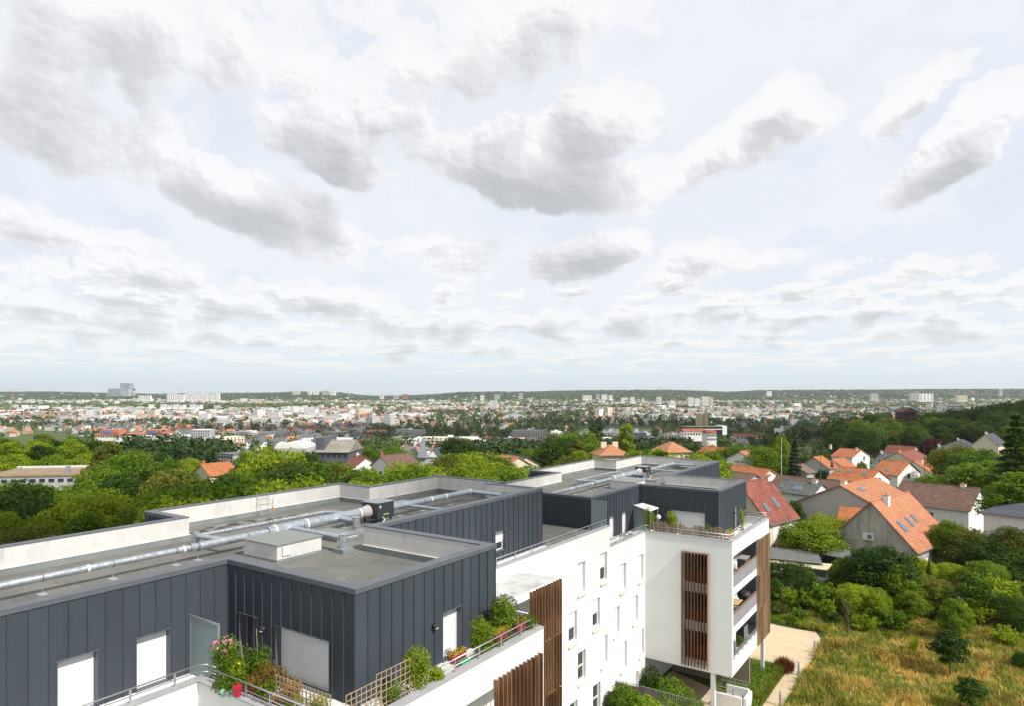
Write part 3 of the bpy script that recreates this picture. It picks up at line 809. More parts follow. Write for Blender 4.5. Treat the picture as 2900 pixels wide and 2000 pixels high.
louvre('near wooden louvre screen hanging under the white terrace parapet', 'y', -13.56, 18.95, 21.85, [(10.2, 13.03), (7.4, 10.17), (4.6, 7.37)], 0.20, 12)
louvre('tall brown louvre screen beside the canopy, against the white facade', 'y', -17.65, 27.65, 30.45, [(10.45, 13.24), (7.65, 10.42), (4.85, 7.62), (2.05, 4.82)], 0.20, 11)
louvre('louvre screen of slender upright fins in the shaded end wall of the wing', 'x', wy0 - .02, -17.22, -15.32, [(3.05, 11.42)], 0.24, 9)
louvre('wooden louvre screen on the corner of the wing above the gravel', 'y', wx + .02, 54.55, 58.3, [(8.6, 11.3), (5.85, 8.57), (3.0, 5.82)], 0.13, 13, .03, M_WOODP)

# ---- railings
def railing(label, pts, z, posts, heights=(0.20, 0.42), r=0.021):
    t = thing('railing', label, 'railing', (*pts[0], z))
    W(MB().tube([(*p, z + heights[1]) for p in pts], r * 1.15, 8), 'top_rail', M_STEEL, t, smooth=True)
    W(MB().tube([(*p, z + heights[0]) for p in pts], r * .8, 8), 'lower_rail', M_STEEL, t, smooth=True)
    for p in posts:
        W(MB().box(p[0] - .012, p[0] + .012, p[1] - .03, p[1] + .03, z - .25, z + heights[1] - .02), 'post', M_STEEL, t)
    return t
def posts_along(p, q, n): return [(p[0] + (q[0] - p[0]) * (i + .5) / n, p[1] + (q[1] - p[1]) * (i + .5) / n) for i in range(n)]
railing('steel railing on the parapet in front of the two sunlit roller shutters', [(-20.25, 2), (-20.25, 12.12), (-20.0, 12.3), (-19.6, 12.3)], PR1 + .04, posts_along((-20.25, 4), (-20.25, 12), 6))
railing('steel railing along the planted end of the near terrace', [(-19.5, 12.15), (-13.8, 12.15)], PR1 + .04, posts_along((-19.5, 12.15), (-13.8, 12.15), 5))
railing('steel railing above the near white parapet, beside the green lid', [(-13.76, 16.4), (-13.76, 21.6)], PR1 + .04, posts_along((-13.76, 16.4), (-13.76, 21.6), 4))
railing('steel railing across the far end of the near terrace', [(-14.2, 22.15), (-20.0, 22.15)], PR1 + .04, posts_along((-14.2, 22.15), (-20, 22.15), 3))
railing('long steel railing on the high facade parapet before the small window', [(-20.28, 22.4), (-20.28, 41.5)], PR1 + .04, posts_along((-20.28, 22.5), (-20.28, 41.5), 11))
railing('short steel railing before the two dark doors of the lower block', [(-20.28, 42.0), (-20.28, 47.7), (-20.0, 47.95)], PR2 + .04, posts_along((-20.28, 42.3), (-20.28, 47.7), 4))
railing('steel railing in front of the paling fence on the wing', [(-20.0, 47.95), (-13.8, 47.95), (-13.78, 58.3), (-15.5, 58.35), (-20, 58.35)], PR2 + .04, posts_along((-20, 47.95), (-13.8, 47.95), 6) + posts_along((-13.78, 48.2), (-13.78, 58.3), 8) + posts_along((-14, 58.35), (-20, 58.35), 4))

# ---- frosted privacy screens
def screen(label, x0, x1, y, z0, z1):
    t = thing('privacy_screen', label, 'glass screen', ((x0 + x1) / 2, y, z0))
    f = MB(); f.box(x0, x1, y - .025, y + .025, z1 - .05, z1); f.box(x0, x0 + .05, y - .025, y + .025, z0, z1 - .05); f.box(x1 - .05, x1, y - .025, y + .025, z0, z1 - .05)
    W(f, 'frame', M_STEEL, t); W(MB().box(x0 + .05, x1 - .05, y - .008, y + .008, z0 + .05, z1 - .05), 'pane', M_FROST, t)
screen('frosted glass screen beside the pink flowers on the near terrace', -22.17, -20.45, 12.95, T1z, 15.33)
screen('tall pale blue screen at the corner of the lower dark block', -22.1, -20.9, 42.75, T2z, 15.33)
screen('greenish glass screen under the white awning', -22.1, -20.95, 50.1, T2z, 13.75)

# ---- roof boxes and ducts
def skybox(label, x0, x1, y0, y1, z0, z1, deck):
    t = thing('roof_shaft_box', label, 'roof shaft', ((x0 + x1) / 2, (y0 + y1) / 2, z0))
    W(MB().box(x0, x1, y0, y1, z0 + .10, z1), 'shaft_wall', M_CONC, t); W(MB().box(x0 - .03, x1 + .03, y0 - .03, y1 + .03, z0, z0 + .11), 'felt_skirt', M_FLASH, t)
    W(MB().box(x0 - .05, x1 + .05, y0 - .05, y1 + .05, z1, z1 + .05), 'lid', plain('grey_felt_lid', (0.20, 0.215, 0.205), .8, var=.06), t)
    if z1 - z0 < .4: return
    g = W(MB().box(x1 + .002, x1 + .03, y0 + .25, y0 + .72, z0 + .22, z1 - .10), 'vent_grille', plain('grille_grey', (.36, .37, .38), .5), t)
    for i in range(7):
        z = z0 + .25 + i * .055; MB().add([(x1 + .05, y0 + .28, z), (x1 + .05, y0 + .69, z), (x1 + .03, y0 + .69, z + .045), (x1 + .03, y0 + .28, z + .045)], [(0, 1, 2, 3)]).build('slat', M_SHUT, g)
skybox('square concrete shaft box with a white vent grille on the near roof', -26.35, -24.02, 17.85, 20.2, D1z, 16.5, D1z)
skybox('square concrete shaft box on the farther, lower roof', -26.35, -24.02, 54.6, 57.0, D2z, 15.05, D2z)
skybox('low flat hatch box beside the round duct collectors', -27.0, -24.9, 21.9, 23.2, D1z, 16.02, D1z)
def ducts(dy, deck, tag_):
    """spiral steel ductwork: big main run, fan unit, branches, collectors; dy, deck place it on its roof"""
    zc = deck + .6; X0 = -27.2
    net = thing('roof_ductwork', f'silver spiral ventilation ductwork running along the {tag_} roof', 'ventilation duct', (X0, 20 + dy, deck))
    def run(name, pts, r, m=M_GALV, sm=True):
        pts = [Vector((p[0], p[1] + dy, p[2])) for p in pts]
        mb = MB()
        for a, b in zip(pts[:-1], pts[1:]):
            L = (b - a).length; n = max(1, int(L / .16)); d = (b - a) / n
            for i in range(n):           # shallow spiral seams
                p = a + d * i; mb.cyl(p, p + d, r, r, 16, False); mb.cyl(p + d * .44, p + d * .56, r * 1.022, r * 1.022, 16, True) if L > .5 else None
        W(mb, name, m, net, smooth=False)
    s = 0 if dy == 0 else 22.0 - 14
    y_start = -2 if dy == 0 else 6.5
    run('thin_duct', [(X0, y_start, zc), (X0, 15.9, zc)], 0.13)
    run('main_duct', [(X0, 16.2, zc), (X0, 19.7, zc)], 0.175)
    run('wide_duct', [(X0, 20.0, zc + .03), (X0, 25.6, zc + .03)], 0.26)
    run('reducer', [(X0, 15.9, zc), (X0, 16.2, zc)], 0.155); run('reducer', [(X0, 19.7, zc), (X0, 20.0, zc)], 0.22)
    run('duct_beyond_fan', [(X0, 27.4, zc), (X0, 35.3, zc)], 0.18)
    run('cross_duct', [(X0, 35.3, zc), (X0 + 2.6, 35.3, zc)], 0.13)
    run('cross_duct', [(X0, 20.9, zc + .02), (-23.3, 20.75, zc + .02)], 0.125)
    run('cross_duct', [(X0, 23.9, zc + .02), (-25.9, 23.9, zc + .02)], 0.13)
    run('cross_duct', [(X0, 29.2, zc - .05), (-23.4, 29.2, zc - .05)], 0.09)
    zl = deck + .48
    run('side_duct', [(-29.75, 17.7, zl), (-29.75, 25.2, zl), (-29.0, 25.6, zl)], 0.095)
    run('side_duct', [(X0 - .2, 17.6, zc), (-29.75, 17.7, zl)], 0.11)
    run('side_duct', [(X0 - .3, 25.5, zl), (-29.0, 25.6, zl)], 0.09)
    run('side_duct', [(-28.6, 28.8, zl), (-28.6, 30.4, zl), (X0, 30.6, zl)], 0.10)
    for (x, y) in ((-23.15, 20.72), (-25.75, 23.9), (-24.5, 35.3)):
        c = MB(); p = (x, y + dy); c.cyl((*p, deck + .18), (*p, deck + .80), .185, .185, 18); c.cyl((*p, deck + .80), (*p, deck + .83), .205, .205, 18)
        c.cyl((*p, deck + .36), (*p, deck + .39), .2, .2, 18); W(c, 'collector', M_GALV, net)
        W(MB().box(x - .32, x + .32, y + dy - .32, y + dy + .32, deck, deck + .2), 'curb', M_FLASH, net)
    for (x, y) in ((-29.75, 17.7), (-29.15, 17.9), (-28.6, 28.8)):
        c = MB(); c.cyl((x, y + dy, deck), (x, y + dy, deck + .62), .14, .14, 14); W(c, 'elbow_box', M_GALV, net)
    for y in (3.2, 5.6, 8.0, 10.4, 12.78, 15.27, 16.24, 18.6, 21.6, 24.4, 28.6, 30.6, 33.2):
        if y < y_start + .4: continue
        c = MB(); c.cyl((X0, y + dy, deck), (X0, y + dy, zc - .1), .014, .014, 6); c.box(X0 - .2, X0 + .2, y + dy - .13, y + dy + .13, deck + .002, deck + .02)
        W(c, 'support', M_STEEL, net)
        rr = .13 if y < 15.9 else (.175 if y < 19.8 or y > 26 else .26)
        W(MB().cyl((X0, y + dy - .02, zc), (X0, y + dy + .02, zc), rr * 1.05, rr * 1.05, 16), 'clamp', plain('dark_clamp', (.12, .12, .13), .5), net)
    for y, rr in ((11.9, .14), (15.6, .145), (20.05, .27), (21.9, .27), (25.45, .27), (31.3, .19), (32.7, .19), (35.2, .2)):
        if y > y_start: W(MB().cyl((X0, y + dy - .05, zc + (.03 if 20 < y < 26 else 0)), (X0, y + dy + .05, zc + (.03 if 20 < y < 26 else 0)), rr, rr, 16), 'tape_band', M_TAPE, net)
    # flexible sleeve and the fan unit
    W(MB().cyl((X0, 25.6 + dy, zc + .03), (X0, 26.1 + dy, zc + .05), .27, .36, 18), 'sleeve', plain('worn_sleeve', (.36, .34, .33), .8, stain=.6, scale=4), net)
    fan = thing('extractor_fan_unit', f'dark grey boxy extractor fan unit on the duct of the {tag_} roof', 'fan unit', (X0, 26.8 + dy, deck))
    W(MB().box(X0 - .5, X0 + .68, 26.15 + dy, 27.4 + dy, deck + .25, deck + 1.12), 'casing', plain('fan_casing', (0.055, 0.062, 0.070), .4, .4), fan)
    W(MB().box(X0 - .54, X0 + .72, 26.1 + dy, 27.45 + dy, deck + 1.12, deck + 1.15), 'top_plate', plain('fan_top', (0.30, 0.32, 0.33), .45, .5), fan)
    for qx in (-.42, .58):
        for qy in (26.25, 27.25): W(MB().box(X0 + qx - .04, X0 + qx + .04, qy + dy - .04, qy + dy + .04, deck, deck + .25), 'foot', M_BLACK, fan)
    W(MB().box(X0 + .682, X0 + .688, 26.3 + dy, 26.42 + dy, deck + .85, deck + .98), 'sticker', plain('pale_sticker', (.5, .62, .75), .5), fan)
    W(MB().box(X0 + .682, X0 + .688, 26.6 + dy, 27.0 + dy, deck + .45, deck + .50), 'label_strip', plain('lime_strip', (.35, .55, .08), .5), fan)
    pts = [Vector((X0 + .7, 26.5 + dy, deck + .35)), Vector((X0 + 1.2, 26.2 + dy, deck + .3)), Vector((X0 + 1.3, 25.6 + dy, deck + .12)), Vector((X0 + 1.3, 24.9 + dy, deck + .03)), Vector((X0 + 1.5, 24.2 + dy, deck + .03))]
    W(MB().tube(pts, .022, 6), 'cable', M_WHITE, fan)
ducts(0.0, D1z, 'near')
ducts(37.0, D2z, 'farther')
a = thing('antenna_mast', 'thin mast with an orange clip standing by the near parapet', 'mast', (-29.4, 21.6, D1z))
W(MB().cyl((-29.4, 21.6, D1z), (-29.4, 21.6, D1z + 1.75), .022, .018, 8), 'mast', plain('mast_metal', (.30, .28, .27), .5, .5), a)
W(MB().box(-29.43, -29.36, 21.56, 21.64, D1z + 1.17, D1z + 1.30), 'clip', M_ORANGE, a)
m = MB(); m.box(-29.41, -29.39, 21.3, 21.9, D1z + 1.16, D1z + 1.18); [m.cyl((-29.4, 21.3 + k * .2, D1z + 1.05), (-29.4, 21.3 + k * .2, D1z + 1.28), .008, .008, 5) for k in range(4)]
W(m, 'aerial', M_STEEL, a)
t = thing('roof_ladder', 'short metal ladder leaning on the near parapet behind the mast', 'ladder', (-33.8, 24.2, D1z))
for y in (24.0, 24.75): W(MB().tube([(-33.6, y, D1z), (-34.15, y, D1z + 1.3)], .018, 6), 'rail', M_STEEL, t)
for i in range(5): W(MB().tube([(-33.65 - i * .1, 24.0, D1z + .15 + i * .24), (-33.65 - i * .1, 24.75, D1z + .15 + i * .24)], .012, 6), 'rung', M_STEEL, t)
link('roof_puddle_stain', MB().add([(-33.2, 18.6, D1z + .004), (-31.6, 18.5, D1z + .004), (-31.3, 24.5, D1z + .004), (-32.6, 26.5, D1z + .004), (-33.6, 22, D1z + .004)], [(0, 1, 2, 3, 4)]).mesh('roof_puddle_stain',
     mat('wet_moss', lambda k, b: (k.l.new(k.mix(k.map(k.noise(k.v('MULTIPLY', wpos(k), (2.2, .8, 1)), 1.6, 5, .65), .47, .53, 0, 1), (.20, .20, .175), (.035, .03, .022)), b.inputs['Base Color'])), rough=.6)), None,
     'dark mossy damp patch along the far parapet of the near roof', 'damp patch')

# wall lamps of the attic
def wall_lamp(x, y, z, nx, ny, label):
    t = thing('wall_lamp', label, 'wall lamp', (x, y, z))
    W(MB().ball((x + nx * .06, y + ny * .06, z), .13, 12, 8, .8), 'hood', M_BLACK, t, smooth=True)
    W(MB().ball((x + nx * .1, y + ny * .1, z - .05), .09, 10, 6, .6), 'diffuser', M_LITE, t, smooth=True)
wall_lamp(-20.05, 14.38, 14.85, 0, -1, 'round black wall lamp between the glass door and the wide shutter')
wall_lamp(-15.53, 18.05, 14.76, 1, 0, 'round black wall lamp left of the tall sunlit shutter')
wall_lamp(-15.58, 55.1, 13.2, 1, 0, 'small wall lamp beside the narrow door of the wing attic')

# ================================================================= terrain
def smooth(t): t = max(0.0, min(1.0, t)); return t * t * (3 - 2 * t)
PROF = [(0, 0), (100, 0), (140, -2.5), (200, -7), (280, -11), (450, -24), (700, -39), (1000, -45), (4500, -45), (30000, -45)]
SKYLINE = [(-900, 1108), (0, 1113), (130, 1112), (300, 1116), (480, 1119), (560, 1117), (640, 1116), (770, 1115), (850, 1112), (960, 1114), (1020, 1122), (1060, 1126), (1150, 1124), (1250, 1118), (1300, 1113), (1400, 1112), (1500, 1112), (1560, 1110), (1700, 1108), (1900, 1107), (2000, 1110), (2060, 1113), (2150, 1108), (2300, 1107), (2480, 1106), (2700, 1104), (2850, 1104), (4200, 1110)]
def _ip(tab, x):
    for (a, ya), (b, yb) in zip(tab[:-1], tab[1:]):
        if a <= x <= b: return ya + (yb - ya) * (x - a) / (b - a)
    return tab[-1][1] if x > tab[-1][0] else tab[0][1]
def gz(X, Y):
    """ground height at camera-frame plan coordinates"""
    z = PROF[-1][1]
    for (a, za), (b, zb) in zip(PROF[:-1], PROF[1:]):
        if a <= Y <= b: z = za + (zb - za) * (Y - a) / (b - a); break
    if Y < 0: z = 0
    # wooded shoulder on the right
    tt = X / max(Y, 60)
    r = smooth((tt - 0.26) / 0.20) * smooth((Y - 300) / 130) * (1 - smooth((Y - 560) / 380))
    z += r * (9 + 44 * max(0.0, min(tt, 1.1) - 0.36))
    z += 1.2 * math.sin(X * .021 + 1) * math.sin(Y * .017) * smooth((Y - 120) / 200)
    if Y > 4200:
        px = CX + FPX * X / Y
        top = CAM_H - (_ip(SKYLINE, px) - HY) * 7400 / FPX - 9
        z += (top - z) * smooth((Y - 4600) / 2700)
        if Y < 7000: z += 9 * math.sin(X * .0021 + Y * .0013) * smooth((Y - 4600) / 900) * (1 - smooth((Y - 6000) / 1000))
    return z
def ground_mesh():
    rows = [-60, -20, 0, 20, 40, 60, 80, 100, 120, 140, 165, 190, 220, 250, 280, 320, 360, 400, 450, 500, 570, 640, 720, 820, 940, 1080, 1250, 1500, 1800, 2200, 2700, 3300, 4000, 4400, 4800, 5200, 5700, 6200, 6700, 7200, 7800, 8600, 9600, 12000]
    nx = 120; vs = []
    for Y in rows:
        hw = max(160, abs(Y) * 1.25)
        for i in range(nx + 1):
            X = -hw + 2 * hw * i / nx
            p = cw(X, Y, gz(X, Y) - (0.05 if Y < 90 else 0)); vs.append(p)
    fs = []
    for j in range(len(rows) - 1):
        for i in range(nx):
            a = j * (nx + 1) + i; fs.append((a, a + 1, a + nx + 2, a + nx + 1))
    return np.array([tuple(v) for v in vs]), np.array(fs)
def _gmat(k, b):
    p = wpos(k); n = k.noise(p, 0.012, 6, .6); f = k.noise(p, .25, 4, .6)
    c = k.mix(k.map(n, .35, .65), (0.055, 0.085, 0.022), (0.10, 0.115, 0.04))
    c = k.mix(k.map(f, .4, .7, 0, .5), c, (0.035, 0.055, 0.015))
    k.l.new(c, b.inputs['Base Color'])
v_, f_ = ground_mesh()
link('ground', npmesh('ground', v_, f_, mat('ground_green', _gmat, rough=.95), True), kind='structure')

# ================================================================= plants
def leafmat(name, c1, c2, trans=0.36, tint=0.18):
    def fn(k, b):
        r = island(k); o = orand(k); p = wpos(k)
        n = k.noise(p, 0.22, 3, .55)
        c = k.mix(k.m('ADD', k.m('MULTIPLY', r, .55), k.m('MULTIPLY', k.map(n, .3, .7), .45)), c1, c2)
        f = k.map(o, 0, 1, 1 - tint, 1 + tint)
        c = k.v('MULTIPLY', c, k.xyz(k.m('MULTIPLY', f, k.map(o, 0, 1, 0.92, 1.1)), f, f))
        k.l.new(c, b.inputs['Base Color'])
        t = k.n.new('ShaderNodeBsdfTranslucent'); k.l.new(k.v('MULTIPLY', c, (1.5, 1.35, 0.6)), t.inputs[0])
        mx = k.n.new('ShaderNodeMixShader'); mx.inputs[0].default_value = trans
        out = [q for q in k.n if q.type == 'OUTPUT_MATERIAL'][0]
        k.l.new(b.outputs[0], mx.inputs[1]); k.l.new(t.outputs[0], mx.inputs[2]); k.l.new(mx.outputs[0], out.inputs[0])
    return mat(name, fn, rough=0.6, spec=0.14)
L_MID = leafmat('leaves_mid_green', (0.040, 0.095, 0.008), (0.165, 0.26, 0.018))
L_BRIGHT = leafmat('leaves_yellow_green', (0.11, 0.185, 0.010), (0.29, 0.37, 0.022))
L_DARK = leafmat('leaves_dark_green', (0.014, 0.038, 0.006), (0.072, 0.135, 0.014))
L_OLIVE = leafmat('leaves_olive', (0.06, 0.085, 0.014), (0.185, 0.19, 0.03))
L_COPPER = leafmat('leaves_copper', (0.03, 0.008, 0.010), (0.085, 0.022, 0.02), .15)
L_FIR = leafmat('needles', (0.010, 0.026, 0.010), (0.045, 0.072, 0.018), .1)
L_BOX = leafmat('leaves_glossy', (0.06, 0.14, 0.012), (0.24, 0.34, 0.03), .3)
L_RUST = leafmat('leaves_rust', (0.09, 0.022, 0.010), (0.22, 0.075, 0.022), .2)
L_DRY = leafmat('dry_straw', (0.36, 0.25, 0.07), (0.68, 0.53, 0.20), .35)
M_BARK = plain('bark', (0.12, 0.095, 0.07), .9, var=.25, scale=4)
M_STAKE = plain('stake_wood', (0.34, 0.22, 0.12), .8, var=.15, scale=5)

def leaf_cloud(rng, cen, rad, n, size, shell=0.55, aspect=0.55, droop=0.0):
    """n leaf quads over a set of lobes; cen (L,3), rad (L,3)"""
    cen = np.asarray(cen, float); rad = np.asarray(rad, float)
    wts = (rad.prod(1)) ** (2 / 3.); li = rng.choice(len(cen), n, p=wts / wts.sum())
    d = rng.normal(size=(n, 3)); d /= np.linalg.norm(d, axis=1)[:, None]
    d[:, 2] = np.where(rng.rand(n) < .35, np.abs(d[:, 2]), d[:, 2])
    rr = np.where(rng.rand(n) < shell, 1 - 0.14 * rng.rand(n) ** 1.5, rng.rand(n) ** 0.5)
    bump_ = 1 + .13 * np.sin(d[:, 0] * 7 + li) * np.cos(d[:, 1] * 6 + li * 2) + .10 * np.sin(d[:, 2] * 9 + li)
    c = cen[li] + d * rad[li] * (rr * bump_)[:, None]
    nr = d + rng.normal(size=(n, 3)) * .75 + np.array([0, 0, .35]); nr /= np.linalg.norm(nr, axis=1)[:, None]
    t = np.cross(nr, rng.normal(size=(n, 3))); t /= np.linalg.norm(t, axis=1)[:, None] + 1e-9
    if droop: t[:, 2] -= droop; t /= np.linalg.norm(t, axis=1)[:, None]
    bt = np.cross(nr, t)
    s = size * (0.6 + .8 * rng.rand(n))[:, None]
    v = np.stack([c - t * s, c + bt * s * aspect, c + t * s, c - bt * s * aspect], 1).reshape(-1, 3)
    return v, np.arange(4 * n).reshape(n, 4)
def lobes(rng, h0, h1, r, n, shape='round'):
    """lobe centres and radii filling a crown from height h0 to h1 of radius r"""
    cs, rs = [(0, 0, (h0 + h1) / 2)], [(r * .62, r * .62, (h1 - h0) * .36)]
    for i in range(n):
        t = (i + .5) / n; a = i * 2.4 + rng.rand() * .8
        z = h0 + (h1 - h0) * (0.12 + .80 * t)
        prof = {'round': math.sqrt(max(0, 1 - (2 * t - .85) ** 2 * .75)), 'oval': math.sqrt(max(0.05, 1 - (2 * t - .9) ** 2)) , 'spire': 1.05 - t, 'wide': 1 - .55 * t ** 2, 'column': .95 - .25 * abs(2 * t - 1)}[shape]
        q = r * prof * (0.58 + .15 * rng.rand()); lr = r * (0.30 + .16 * rng.rand()) * (.55 + .45 * prof)
        cs.append((q * math.cos(a), q * math.sin(a), z)); rs.append((lr, lr, lr * (.72 + .25 * rng.rand())))
    return cs, rs
def crown_mesh(name, seed, h0, h1, r, n, size, m, nl=16, shape='round', **kw):
    rng = np.random.RandomState(seed); cs, rs = lobes(rng, h0, h1, r, nl, shape)
    v, f = leaf_cloud(rng, cs, rs, n, size, **kw)
    return npmesh(name, v, f, m)
def trunk_mesh(h, r, seed, limbs=5, spread=.45, m=None):
    rng = random.Random(seed); mb = MB()
    pts = [(0, 0, -.4), (rng.uniform(-.1, .1), rng.uniform(-.1, .1), h * .4), (rng.uniform(-.2, .2), rng.uniform(-.2, .2), h * .85)]
    mb.tube(pts, [r, r * .72, r * .3], 8)
    for i in range(limbs):
        a = i * 2.2 + rng.random(); z = h * (.35 + .08 * i); L = h * spread * rng.uniform(.6, 1)
        mb.tube([(0, 0, z), (math.cos(a) * L * .5, math.sin(a) * L * .5, z + L * .45), (math.cos(a) * L, math.sin(a) * L, z + L * .8)], [r * .4, r * .25, r * .08], 5)
    return mb.mesh('trunk', m or M_BARK)
def fir_mesh(seed, h, r, n, m, size=.22):
    rng = np.random.RandomState(seed); t = rng.rand(n) ** .75; a = rng.rand(n) * 6.283
    tier = (np.floor(t * 15) + .35 * np.abs(np.sin(a * 4 + np.floor(t * 15)))) / 15
    R_ = r * (1.04 - tier) * (.86 + .22 * np.sin(a * 5 + np.floor(t * 15) * 2)) * np.sqrt(.12 + .88 * rng.rand(n))
    z = h * (.06 + .94 * tier) - R_ * .25 + rng.rand(n) * h * .03
    c = np.stack([R_ * np.cos(a), R_ * np.sin(a), z], 1)
    t_ = np.stack([np.cos(a), np.sin(a), -.30 + .3 * rng.normal(size=n)], 1); t_ /= np.linalg.norm(t_, axis=1)[:, None]
    nr = np.array([0, 0, 1.0]) + rng.normal(size=(n, 3)) * .35; bt = np.cross(nr, t_); bt /= np.linalg.norm(bt, axis=1)[:, None]
    s = size * (.6 + .8 * rng.rand(n))[:, None]
    v = np.stack([c - t_ * s, c + bt * s * .5, c + t_ * s, c - bt * s * .5], 1).reshape(-1, 3)
    return npmesh('crown', v, np.arange(4 * n).reshape(n, 4), m)
def bush_mesh(sd, m):
    """loose bush: arching shoots with leaves along them, uneven outline"""
    g_ = np.random.RandomState(sd); V = []
    for i in range(70):
        a = g_.rand() * 6.283; L = g_.uniform(1.0, 2.5); ln = g_.uniform(.1, 1.0); q = int(34 * L)
        t = g_.rand(q) ** .6; r0 = g_.rand() * .45
        base = np.array([r0 * math.cos(a * 3), r0 * math.sin(a * 3), 0])
        c = base + np.stack([np.cos(a) * L * ln * t ** 1.5 * .62, np.sin(a) * L * ln * t ** 1.5 * .62, L * t * (1 - .35 * ln * t)], 1) + g_.normal(size=(q, 3)) * .09
        nr = g_.normal(size=(q, 3)) + [0, 0, .8]; nr /= np.linalg.norm(nr, axis=1)[:, None]; tt = np.cross(nr, g_.normal(size=(q, 3))); tt /= np.linalg.norm(tt, axis=1)[:, None]; bt = np.cross(nr, tt); s_ = (.085 * g_.uniform(.6, 1.4, q))[:, None]
        V.append(np.stack([c - tt * s_, c + bt * s_ * .5, c + tt * s_, c - bt * s_ * .5], 1).reshape(-1, 3))
    v = np.concatenate(V); return npmesh('crown', v, np.arange(len(v)).reshape(-1, 4), m)
PROTO = {}
def proto(key):
    """crown and trunk meshes of one kind of tree, unit: metres; (crown, trunk, height, radius)"""
    if key in PROTO: return PROTO[key]
    shape, tint, var = key
    M_ = {'mid': L_MID, 'bright': L_BRIGHT, 'dark': L_DARK, 'olive': L_OLIVE, 'copper': L_COPPER, 'fir': L_FIR}[tint]
    base = (shape, None, var)
    if base not in PROTO:
        sd = hash_(shape) + var * 13
        if shape == 'round': c = crown_mesh('crown', sd, 2.6, 12, 4.6, 12500, .185, M_, 20); t = trunk_mesh(9, .26, sd); h, r = 12.3, 4.9
        elif shape == 'oval': c = crown_mesh('crown', sd, 2.4, 14, 3.7, 12000, .18, M_, 20, 'oval'); t = trunk_mesh(11, .24, sd); h, r = 14.2, 4.0
        elif shape == 'wide': c = crown_mesh('crown', sd, 3.2, 11, 6.0, 14000, .195, M_, 24, 'wide'); t = trunk_mesh(8, .32, sd, 7, .6); h, r = 11.4, 6.3
        elif shape == 'column': c = crown_mesh('crown', sd, 1.0, 17, 2.4, 7000, .22, M_, 22, 'column'); t = trunk_mesh(14, .25, sd, 3, .1); h, r = 17.3, 2.6
        elif shape == 'young': c = crown_mesh('crown', sd, 1.4, 5.2, 1.15, 3600, .085, M_, 14, 'oval'); t = trunk_mesh(4.4, .055, sd, 4, .25); h, r = 5.3, 1.2
        elif shape == 'shrub': c = bush_mesh(sd, M_); t = trunk_mesh(1.4, .05, sd, 5, .5); h, r = 2.3, 1.3
        elif shape == 'fir': c = fir_mesh(sd, 14, 3.3, 8500, M_); t = trunk_mesh(13, .22, sd, 0); h, r = 14, 3.3
        PROTO[base] = (c, t, h, r, M_)
    c, t, h, r, m0 = PROTO[base]
    if m0 is not M_:
        c = c.copy(); c.materials[0] = M_
    PROTO[key] = (c, t, h, r); return PROTO[key]
def hash_(s): return sum(ord(q) * (i + 3) for i, q in enumerate(s)) % 997
def tree(kind, tint, var, pos, H, label, cat='tree', name=None, group=None, rot=0.0, wide=1.0):
    c, t, h, r = proto((kind, tint, var)); s = H / h
    o = thing(name or {'fir': 'conifer_tree', 'shrub': 'shrub', 'young': 'young_tree', 'column': 'poplar_tree'}.get(kind, 'broadleaf_tree'), label, cat, pos, rot, group)
    o.scale = (s * wide, s * wide, s)
    link('trunk', t, o); link('crown', c, o)
    return o
rnd = random.Random(5)
def pick(seq): return seq[rnd.randrange(len(seq))]

# ---- the wood below the building: every tree a thing
LINE = [(-200, 1215), (0, 1222), (45, 1226), (121, 1207), (200, 1218), (257, 1231), (333, 1243), (357, 1274), (450, 1268), (484, 1283), (575, 1289), (640, 1282), (670, 1274), (751, 1259), (812, 1268), (872, 1274), (890, 1300), (985, 1300), (993, 1270), (1023, 1253), (1084, 1247), (1129, 1262),
        (1150, 1300), (1235, 1300), (1244, 1280), (1290, 1268), (1321, 1274), (1396, 1283), (1450, 1290), (1502, 1265), (1578, 1238), (1638, 1228), (1684, 1238), (1710, 1262), (1820, 1259), (1896, 1259), (1912, 1262), (1960, 1285), (2020, 1258), (2078, 1271), (2184, 1268), (2230, 1262), (2260, 1300), (2400, 1320), (3000, 1320)]
def interp(tab, x):
    for (a, ya), (b, yb) in zip(tab[:-1], tab[1:]):
        if a <= x <= b: return ya + (yb - ya) * (x - a) / (b - a)
    return tab[-1][1] if x > tab[-1][0] else tab[0][1]
ROOFL = [(-300, 1600), (0, 1552), (403, 1451), (560, 1428), (963, 1371), (1043, 1379), (1240, 1349), (1428, 1367), (1500, 1335), (1676, 1303), (1740, 1306), (1810, 1293), (2035, 1308), (2036, 1380), (2112, 1362), (2113, 1500), (2180, 1700)]
TREE_AREAS = []     # (px, Y, half width px) kept clear for houses
CLEAR = [(-60, 262, 124, 150), (560, 690, 165, 320), (2030, 3000, 0, 400), (535, 610, 166, 184), (600, 680, 176, 205), (840, 1000, 185, 330), (985, 1110, 158, 230), (1140, 1250, 200, 330), (1440, 1560, 150, 196), (1690, 1775, 140, 205), (1885, 1960, 150, 215), (2000, 2100, 165, 260)]
SZ = ['small', 'medium-sized', 'large']
ADJ = ['narrow', 'leaning', 'open-crowned', 'spreading', 'bushy', 'dense', 'rounded', 'ragged', 'tall', 'broad', 'lumpy']
